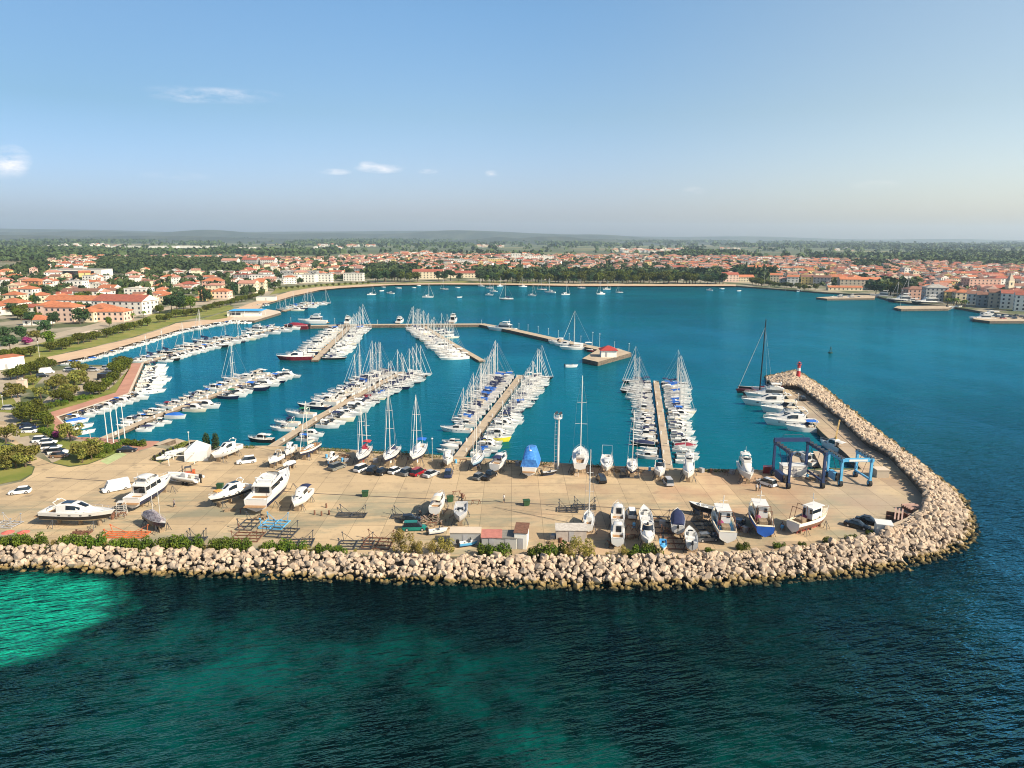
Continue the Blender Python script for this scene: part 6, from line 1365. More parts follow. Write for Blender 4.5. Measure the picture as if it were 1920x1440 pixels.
# cars
CK = {}
def put_car(kind, m, px, py, deg, label, group=None):
    if kind not in CK: CK[kind] = car(kind, WHITE)
    pt = {n: {0: m} for n in (('body', 'roof', 'cabin') if kind == 'van' else ('body', 'roof'))}
    o = dup(CK[kind], P(px, py, LZ+.014), R(deg+rnd.uniform(-4, 4)), paint=pt); tag(o, label, 'van' if kind == 'van' else 'pickup' if kind == 'pickup' else 'car', group); return o
cb = {n: mat('car_'+n, c, .22, var=.04, rand=.05) for n, c in dict(white=(.75, .75, .74), black=(.012, .012, .014), silver=(.42, .42, .43), grey=(.14, .145, .15), brown=(.20, .12, .07), red=(.25, .01, .02), green=(.01, .16, .13), navy=(.015, .03, .09), olive=(.16, .16, .14)).items()}
YC_ = 'cars parked in the boat yard'
for k, c, px, py, dg, lb in (('hatch', 'white', 38, 925, 200, 'white hatchback alone at the west edge of the yard'), ('van', 'white', 218, 919, 225, 'white delivery van in front of the trawler yacht'), ('suv', 'white', 462, 868, 205, 'white car alone before the open sport boat'), ('mpv', 'olive', 633, 879, 62, 'grey green minivan at the start of the parked line'),
                             ('mpv', 'white', 680, 882, 60, 'white people carrier next to the black jeep with spare wheel'), ('suv', 'black', 699, 886, 75, 'black jeep with a white spare wheel cover'), ('hatch', 'black', 719, 888, 60, 'small black hatchback beside the black jeep'), ('hatch', 'white', 742, 886, 60, 'white hatchback between the dark cars of the line'), ('suv', 'grey', 765, 889, 60, 'grey car beside the red one'),
                             ('mpv', 'red', 784, 889, 60, 'dark red car, the only red one in the line'), ('saloon', 'silver', 809, 892, 60, 'silver brown saloon just beyond the red car'), ('suv', 'navy', 841, 892, 85, 'black off roader alone before the stubby cabin boat'), ('hatch', 'grey', 899, 897, 60, 'dark grey hatchback beside the black pickup'), ('pickup', 'black', 918, 896, 68, 'black pickup truck beside the dark grey hatchback'),
                             ('mpv', 'black', 1127, 902, 95, 'black van before the mastless white sailboat'), ('mpv', 'silver', 1252, 907, 90, 'silver car before the boats at the lift pier root'), ('mpv', 'white', 1437, 909, 120, 'white estate car beside the navy travel lift'), ('suv', 'white', 1184, 967, 88, 'white car squeezed between two rows of cruisers'),
                             ('mpv', 'green', 778, 993, 0, 'teal green hatchback beside the scrap heap'), ('hatch', 'black', 770, 978, 5, 'black car behind the teal green one'), ('saloon', 'black', 1607, 989, -38, 'black saloon nearest the boulders beside the white cube cabin'), ('saloon', 'black', 1628, 981, -35, 'black saloon, farther one of the pair by the white cube cabin'), ('hatch', 'black', 1504, 750, 85, 'black car parked alone out on the mole road'),
                             ('saloon', 'navy', 1385, 985, 60, 'dark blue car between the two fishing boats'), ('hatch', 'grey', 1326, 1013, 10, 'dark car half hidden below the old fishing boat')):
    put_car(k, cb[c], px, py, dg, lb, YC_)
PL = 'cars in the tree lined car park'
for i, (k, c, px, py, dg, lb) in enumerate((('hatch', 'silver', 18, 768, 5, 'silver hatchback on the car park road near the olive trees'), ('saloon', 'black', 51, 799, 10, 'black saloon, back one of the three under the oak'), ('saloon', 'navy', 55, 804, 10, 'navy saloon between the black and the white one under the oak'), ('hatch', 'white', 57, 811, 10, 'white hatchback, front one of the three under the oak'),
                              ('suv', 'white', 80, 829, 15, 'white car, first of the six in the curved bay'), ('hatch', 'white', 91, 832, 15, 'white car, second of the six in the curved bay'), ('mpv', 'white', 97, 841, 15, 'white car, third of the six in the curved bay'), ('saloon', 'black', 103, 847, 15, 'black car, fourth of the six in the curved bay'), ('suv', 'white', 110, 851, 15, 'white car, fifth of the six in the curved bay'), ('hatch', 'brown', 113, 857, 15, 'copper brown car, last of the six in the curved bay'),
                              ('saloon', 'navy', 15, 844, 10, 'dark blue saloon by the round flower bed at the west edge'), ('saloon', 'black', 239, 847, 10, 'black saloon parked below the flagpoles'), ('suv', 'black', 80, 707, 30, 'black car in front of the white camper'), ('van', 'white', 88, 700, 30, 'white camper van in the car park'), ('suv', 'black', 170, 695, 5, 'black estate near the water in the car park'), ('hatch', 'silver', 176, 696, 5, 'silver hatchback beside the black estate'),
                              ('hatch', 'white', 131, 695, 10, 'small white car among the olive trees'), ('van', 'black', 198, 711, 20, 'black van under the oaks beside the brick promenade'), ('hatch', 'white', 207, 697, 20, 'white car under the oaks beside the brick promenade'), ('mpv', 'silver', 203, 692, 20, 'silver car behind the white one under the oaks'))):
    put_car(k, cb[c], px, py, dg, lb, PL)
# loose gear lying about the yard
CG = 'loose gear lying in the boat yard'
def clutter(k, seed):
    r = random.Random(seed); mb = MB()
    if k == 'timber_stack':
        for i in range(7): mb.box(-1.1+r.uniform(-.2, .2), 1.1, -.5+i % 3*.35, -.25+i % 3*.35, .0+i//3*.2, .18+i//3*.2)
        m = PALLET
    elif k == 'trestle':
        for x in (-.7, .7): mb.bar((x-.3, -.4, 0), (x, 0, .9), .08); mb.bar((x+.3, .4, 0), (x, 0, .9), .08)
        mb.bar((-.9, 0, .9), (.9, 0, .9), .12); m = RUST
    elif k == 'oil_drum': mb.tube([(0, 0, 0), (0, 0, .9)], .3, 12); mb.tube([(0, 0, .44), (0, 0, .48)], .32, 12); m = LBLUE if seed % 2 else RUST
    else: mb.box(-.6, .6, -.5, .5, 0, .12); mb.box(-.55, .5, -.45, .45, .13, .6+r.random()*.4); m = GREYC
    return mb.build(k, m)
CP = {}
cr_ = random.Random(8); zones = [((760, 985), (900, 1000)), ((1120, 1030), (1180, 1020)), ((1225, 960), (1262, 1010)), ((1310, 960), (1345, 1030)), ((1375, 990), (1405, 1000)), ((1445, 1005), (1475, 990)), ((640, 858), (720, 866)), ((750, 862), (880, 872)), ((940, 872), (1080, 884)), ((1140, 882), (1240, 886)), ((1300, 888), (1380, 890)), ((1500, 896), (1545, 905)), ((860, 930), (900, 950)), ((600, 858), (650, 862)), ((200, 960), (250, 985)), ((430, 955), (500, 975)), ((1020, 1000), (1050, 1015)), ((1180, 1010), (1196, 985))]
for i in range(72):
    (x0, y0), (x1, y1) = zones[i % len(zones)]; k = cr_.choice(('timber_stack', 'trestle', 'oil_drum', 'crate', 'trestle', 'timber_stack'))
    if (k, i % 2) not in CP: o = clutter(k, i); CP[(k, i % 2)] = o
    else: o = CP[(k, i % 2)].copy(); COL.objects.link(o)
    u = cr_.random(); o.location = P(x0+(x1-x0)*u+cr_.uniform(-8, 8), y0+(y1-y0)*u+cr_.uniform(-4, 4), LZ+.014); o.rotation_euler = (0, 0, cr_.uniform(0, 3.1)); tag(o, {'timber_stack': 'loose stack of weathered timber among boats in the yard', 'trestle': 'rusty steel trestle standing loose among boats in the yard', 'oil_drum': 'old steel drum standing among boats in the yard', 'crate': 'grey crate on a pallet among boats in the yard'}[k], k.replace('_', ' '), CG+', '+k.replace('_', ' ')+' kind')
# people
PS = [person(mat('grey_shirt', (.15, .15, .17), .9), mat('dark_trousers', (.03, .03, .04), .9)), person(mat('blue_shirt', (.05, .12, .22), .9), MATS['dark_trousers'], .1), person(mat('white_shirt', (.6, .6, .6), .9), mat('khaki_trousers', (.2, .16, .1), .9), .05), person(MATS['blue_shirt'], MATS['dark_trousers'], .2), person(MATS['white_shirt'], MATS['dark_trousers'], .15)]
for o, (px, py, a, lb) in zip(PS, ((327, 951, 200, 'person in dark clothes walking across the yard beside the trawler yacht'), (616, 876, 90, 'person in a blue shirt standing by the tiny cabin boat'), (1418, 921, 60, 'person in a white shirt and khaki trousers before the travel lifts'), (1424, 921, 120, 'person in blue and dark clothes beside the white shirted one'), (945, 942, 0, 'person in a white shirt crossing the open yard'))):
    o.location = P(px, py, LZ+.014); o.rotation_euler = (0, 0, R(a)); tag(o, lb, 'person')
# flagpoles, lamp posts, slipway furniture
for i, (px, py, tx, ty) in enumerate(((202, 831, 194, 764), (213, 830, 206, 760), (224, 830, 216, 758), (235, 829, 227, 755))):
    b = P(px, py, LZ); h = H(b, ty); r = empty('flagpole', b); mb = MB(); mb.tube([(0, 0, 0), (0, 0, h)], .16, 8, r2=.09); mb.build('pole', WHITE, r); mb = MB(); blob(mb, (0, 0, h+.1), .14, .14, .14); mb.build('finial', WHITE, r); tag(r, ('first', 'second', 'third', 'last')[i]+' of the four tall white flagpoles, counted from the basin', 'flagpole', 'white flagpoles')
LP = None
def lamp(px, py, top, label, grp='lamp posts along the breakwater', zb=LZ):
    global LP
    b = P(px, py, zb); h = H(b, top)
    if LP is None:
        LP = empty('lamp_post'); mb = MB(); mb.tube([(0, 0, 0), (0, 0, 5)], .09, 6, r2=.06); mb.build('pole', ALU, LP); mb = MB(); blob(mb, (0, 0, 5.15), .28, .28, .22); mb.build('lamp_head', WHITE, LP)
    o = dup(LP, b, 0, (1, 1, h/5.2)); tag(o, label, 'lamp post', grp)
for i, (px, py, ty) in enumerate(((973, 614, 606), (990, 618, 609), (1009, 622, 612), (1028, 626, 616), (1047, 630, 620), (1067, 635, 625), (1089, 640, 630), (1111, 645, 623), (1124, 648, 626), (1152, 652, 641))):
    lamp(px, py+2, ty, f'thin lamp post on the outer breakwater, {ordi(i+1)} counted toward the customs hut', zb=1.6)
for i, (px, py, ty) in enumerate(((546, 611, 596), (628, 608, 597), (708, 608, 600), (903, 607, 600), (1179, 661, 644))): lamp(px, py, ty, f'lamp post on the far breakwater deck, {ordi(i+1)} counted from the club side', zb=1.6)
for px, py, ty, lb in ((74, 669, 641, 'tall lamp post on the lawn beside the sandy path'), (143, 815, 797, 'short lamp post at the brick quay corner of the basin'), (170, 826, 806, 'white sign post at the foot of the flagpole pier'), (355, 835, 810, 'white pole with blue box at the slipway jetty'), (811, 864, 822, 'white camera pole at the quay kerb before the mid pier'), (204, 682, 668, 'small lamp post at the edge of the basin lagoon'), (1496, 752, 738, 'sign post beside the black car on the mole'), (44, 728, 710, 'lamp post beside the pale kiosk in the car park'), (6, 762, 742, 'lamp post among the olive trees of the car park'), (1432, 522+18, 503, 'tall pale flagpole on the town waterfront'), (1688, 576, 544, 'white harbour light mast on the pale stone mole')): lamp(px, py, ty, lb, None)
hut('customs_hut', 1142, 665, 7, 6, 3.2, 0, WM['white'], RM['red'], 'x', door=False); o = [q for q in COL.objects if q.name.startswith('customs_hut')][-1]
[bpy.data.objects.remove(q) for q in list(o.children) if q.name.startswith('roof')]
mb = MB(); roof_mesh(mb, 7, 6, 3.2, 'hip', .5, .6); mb.build('roof', mat('customs_red_tile', (.33, .035, .03), .8, var=.15), o); mb = MB(); mb.box(-1.8, -.8, -3.05, -3.0, .2, 2.3); mb.build('door', GREYC, o)
o.location = P(1140, 668, 1.9); tag(o, 'white customs hut with a red hip roof on the breakwater platform', 'hut')
# ---------------------------------------------------------------- trees near the marina
TP = {}
def tp(kind, v=0):
    if (kind, v) not in TP: TP[(kind, v)] = tree(kind, 11+v*7)
    return TP[(kind, v)]
OCC = []
TREE_N = 0
KN = dict(oak='dark round oak', olive='pale olive tree', pine='dark tall pine', cypress='narrow dark cypress', bush='low green bush', lime='bright green broadleaf tree', dry='ochre tamarisk', palm='small palm', flower='magenta flowering bush')
def put_tree(kind, px, py, h=None, label=None, group=None, s=None, loc=None, cat='tree'):
    global TREE_N
    base = tp(kind, TREE_N % (3 if kind in ('oak', 'olive', 'pine', 'bush') else 2)); TREE_N += 1
    H0 = dict(oak=4.6, olive=4.2, pine=9.4, cypress=10.4, bush=1.5, lime=7.6, dry=4.6, palm=5, flower=2.2)[kind]
    k = s or h/H0; loc = loc or P(px, py, LZ); sx = k*rnd.uniform(.9, 1.15)
    o = dup(base, loc, rnd.uniform(0, 6.28) if kind != 'bush' else rnd.uniform(-.4, .4), (sx, sx, k*rnd.uniform(.92, 1.08)))
    tag(o, label, 'bush' if kind in ('bush', 'flower') else 'tree', group); OCC.append((loc.x, loc.y, 2.5*k)); return o
for i, (px, py, h) in enumerate(((22, 748, 4), (34, 746, 4.5), (28, 738, 4.5), (77, 748, 4.2), (62, 722, 3.8), (100, 732, 4), (113, 728, 4.5), (120, 735, 4), (108, 722, 4), (128, 742, 4), (140, 722, 4.5), (152, 718, 4.5), (146, 712, 4), (158, 700, 4.5), (148, 698, 4.5), (135, 745, 4), (160, 722, 3.5), (12, 832, 5), (20, 868, 4.5), (38, 866, 4.5), (56, 868, 5), (30, 878, 4), (8, 880, 3.5), (48, 876, 4), (132, 828, 5), (148, 862, 4.5), (163, 858, 4.5), (175, 852, 4), (155, 868, 4), (172, 862, 3.5), (12, 880, 3))):
    put_tree('olive', px, py, h, f'pale olive tree of the car park, {ordi(i+1)} from the white hall side', 'olive trees in the car park')
for i, (px, py, h) in enumerate(((58, 790, 5.5), (48, 782, 5), (72, 788, 5), (66, 776, 5), (42, 792, 4.5), (82, 796, 4.5), (90, 802, 4), (217, 700, 5.5), (226, 706, 5.5), (234, 694, 5), (241, 688, 4.5), (228, 690, 5), (214, 722, 5), (205, 731, 4.5), (196, 734, 4), (176, 738, 5), (186, 740, 4), (58, 704, 5.5), (45, 708, 5.5), (33, 712, 5), (70, 700, 5.5), (80, 690, 5), (95, 694, 4.5), (20, 712, 4), (170, 742, 4.5), (110, 756, 4.5), (122, 752, 4), (130, 755, 3.5))):
    put_tree('oak', px, py, h, f'dense dark oak at the car park and brick path, {ordi(i+1)} of its kind', 'oaks around the car park')
for px, py in ((92, 765), (105, 762), (118, 758), (135, 752), (150, 750), (165, 747), (195, 845), (205, 843), (215, 840), (110, 820), (100, 815), (88, 812), (240, 833), (252, 834), (262, 836), (180, 858), (190, 850)): put_tree('bush', px, py, 1.6, 'clipped green bush bordering the brick path and lawns', 'low bushes by the brick path')
put_tree('flower', 106, 822, 2.2, 'dark red round bush at the bend of the car park lawn')
for i, (px, py) in enumerate(((4, 676), (13, 674), (30, 672), (46, 671), (58, 669), (94, 660), (117, 656), (124, 654), (131, 650), (147, 646), (157, 644), (170, 641), (181, 637), (200, 633), (212, 629), (222, 626), (231, 625), (243, 620), (252, 618), (265, 614), (277, 611), (300, 605), (310, 603), (318, 600), (330, 596), (340, 594), (350, 594), (358, 592), (366, 592), (374, 590), (387, 584), (396, 581), (405, 578), (412, 577), (418, 575), (425, 573), (432, 572), (439, 570), (446, 568), (453, 567), (460, 565), (467, 563), (474, 561), (482, 559), (490, 556))):
    put_tree('oak', px, py, rnd.uniform(4.6, 5.8), f'round clipped oak, {ordi(i+1)} in the long row behind the sandy shore path', 'round oaks behind the shore path')
for i, px in enumerate(range(515, 700, 11)): put_tree('oak', px, 545-(px-515)*.085 if px < 600 else 538-(px-600)*.055, 3.6, f'small round tree, {ordi(i+1)} in the thin row around the bay lawn', 'small trees round the bay')
for i, (px, py, h, k) in enumerate(((333, 588, 17, 'pine'), (322, 586, 14, 'pine'), (345, 584, 14, 'lime'), (358, 580, 11, 'lime'), (281, 586, 16, 'cypress'), (285, 586, 17, 'cypress'), (67, 578, 12, 'cypress'), (377, 566, 12, 'cypress'), (384, 566, 13, 'cypress'), (390, 566, 11, 'pine'), (20, 660, 8, 'pine'), (12, 650, 10, 'pine'), (42, 640, 9, 'pine'), (95, 650, 9, 'lime'), (85, 628, 9, 'pine'), (100, 612, 10, 'pine'), (60, 610, 9, 'pine'), (150, 608, 10, 'pine'), (158, 606, 9, 'pine'), (180, 600, 7, 'lime'),
                              (40, 600, 8, 'oak'), (25, 590, 9, 'pine'), (70, 640, 6, 'olive'), (88, 556, 9, 'pine'), (78, 550, 9, 'lime'), (120, 550, 8, 'pine'), (130, 545, 9, 'pine'), (15, 545, 11, 'pine'), (35, 543, 10, 'pine'), (12, 532, 9, 'pine'), (205, 612, 6, 'lime'), (240, 600, 6, 'pine'), (420, 548, 9, 'pine'), (440, 552, 11, 'pine'), (500, 540, 10, 'pine'), (493, 545, 9, 'lime'), (470, 550, 9, 'pine'), (455, 540, 9, 'lime'), (115, 536, 10, 'pine'), (225, 545, 9, 'pine'), (250, 545, 9, 'pine'), (235, 552, 8, 'lime'), (300, 588, 7, 'oak'), (270, 596, 5, 'palm'), (250, 600, 5, 'palm'))):
    put_tree(k, px, py, h, f'{KN[k]} among the first houses behind the seafront road, {ordi(i+1)} counted', 'tall trees by the seafront road')
put_tree('flower', 50, 646, 4, 'magenta bougainvillea beside a white fence in the first gardens')
# shrubs at the edge of the rocks
for i, (px, py, w, h) in enumerate(((22, 1024, 1.0, 1.6), (50, 1027, 1.3, 2.2), (70, 1027, 1.2, 1.9), (140, 1027, 1.3, 1.9), (165, 1027, 1.3, 2.1), (185, 1027, 1.2, 1.8), (232, 1029, 1.1, 1.7), (252, 1029, 1.3, 1.9), (272, 1030, 1.0, 1.6), (320, 1031, 1.2, 1.9), (345, 1031, 1.3, 2.2), (365, 1031, 1.2, 1.8), (415, 1033, 1.1, 1.8), (438, 1033, 1.3, 2.1), (460, 1033, 1.1, 1.7), (515, 1035, 1.2, 1.8), (545, 1035, 1.3, 2.0), (610, 1037, 1.1, 1.4), (640, 1037, .9, 1.2), (915, 1043, 1.1, 1.8), (938, 1043, 1.2, 2.1), (1010, 1045, 1.0, 1.6), (1035, 1046, 1.3, 2.2), (1205, 1043, 1.1, 1.6), (1225, 1042, 1.2, 1.8), (1190, 1044, .9, 1.2), (1395, 1030, .9, 1.5), (1332, 1036, .9, 1.0), (1460, 1028, 1.0, 1.3), (1505, 1024, .7, 1.0), (1555, 1018, 1.0, 1.3), (1595, 1012, 1.0, 1.2), (1632, 1002, .8, 1.0))):
    o = put_tree('bush', px, py, h*(1.2 if px < 1300 else .9), f'glossy green shrub, {ordi(i+1)} in the line between yard and boulders', 'green shrubs along the boulders'); o.scale = (o.scale[0]*.66, o.scale[1]*.8, o.scale[2])
for px, py, h, lb in ((752, 1038, 4.4, 'tall ochre tamarisk beside the rusty cradle'), (780, 1040, 3.2, 'lower ochre tamarisk touching the tall one'), (812, 1040, 2.8, 'ochre shrub in front of the white dinghy'), (838, 1040, 3.4, 'ochre shrub beside the white site hut'), (1085, 1046, 4.2, 'yellow green tamarisk in front of the awning hut'), (1105, 1047, 2.8, 'low tamarisk beside the yellow green one'), (1170, 1044, 2.0, 'small dry shrub below the two cruisers in line'), (590, 1036, 1.4, 'dry brown shrub among the cradles'), (105, 1027, 1.6, 'dry ochre shrub between the first two big bushes'), (1065, 1046, 2.4, 'dry shrub at the foot of the yellow green tamarisk'), (208, 1029, 1.5, 'dry brown shrub beside the orange cradle frames'), (298, 1031, 1.2, 'dry brown shrub below the tarpaulined sailboat'), (392, 1033, 1.3, 'dry brown shrub below the thin cradle'), (490, 1035, 1.3, 'dry brown shrub below the rusty cradle group'), (575, 1037, 1.3, 'dry brown shrub at the east end of the cradles'), (665, 1039, 1.0, 'low dry shrub beside the dark double cradle'), (1140, 1045, 1.0, 'low dry shrub before the two cruisers in line')):
    put_tree('dry', px, py, h, lb, 'dry ochre shrubs along the boulders')
for px, py, h in ((388, 842, 4.2), (405, 843, 4.4)): o = put_tree('cypress', px, py, h, 'small dark clipped tree behind the party tent at the quay', 'pair of clipped trees behind the tent'); o.scale = (.95, .95, .42)
def hedge(name, pts, w, h, label):
    """clipped hedge as leaf clumps along a line"""
    pts = pxs(pts); lob = []; o0 = pts[0]
    for i in range(len(pts)-1):
        n = max(2, int((pts[i+1]-pts[i]).length/1.0))
        for k in range(n): p = pts[i].lerp(pts[i+1], k/n)-o0; lob.append((p.x, p.y, h*.5, w*.7, w*.7, h*.55))
    r = crown(name, lob, len(lob)*60, .14, L_OAK, None, 4); r.location = o0; tag(r, label, 'hedge')
hedge('hedge', [(690, 849), (760, 853), (830, 860)], 1.0, 1.0, 'dark clipped hedge on the quay edge by the racing sloops ashore'); hedge('hedge', [(930, 868), (1040, 873)], .9, .9, 'dark clipped hedge on the quay edge behind the blue tarpaulined yacht'); hedge('hedge', [(598, 844), (660, 848)], .9, .9, 'dark clipped hedge on the quay edge behind the parked minivan')
hedge('hedge', [(288, 862), (318, 846), (350, 832)], 1.2, .8, 'green hedge on the sloping strip beside the slipway jetty'); hedge('hedge', [(445, 839), (480, 841)], 1.0, .9, 'dark hedge on the quay edge west of the wooden decked sloop'); hedge('hedge', [(1100, 875), (1130, 877)], .9, .8, 'short hedge behind the mastless white sailboat'); hedge('hedge', [(1305, 884), (1375, 886)], .8, .8, 'low dark hedge on the quay edge by the sport fisher')

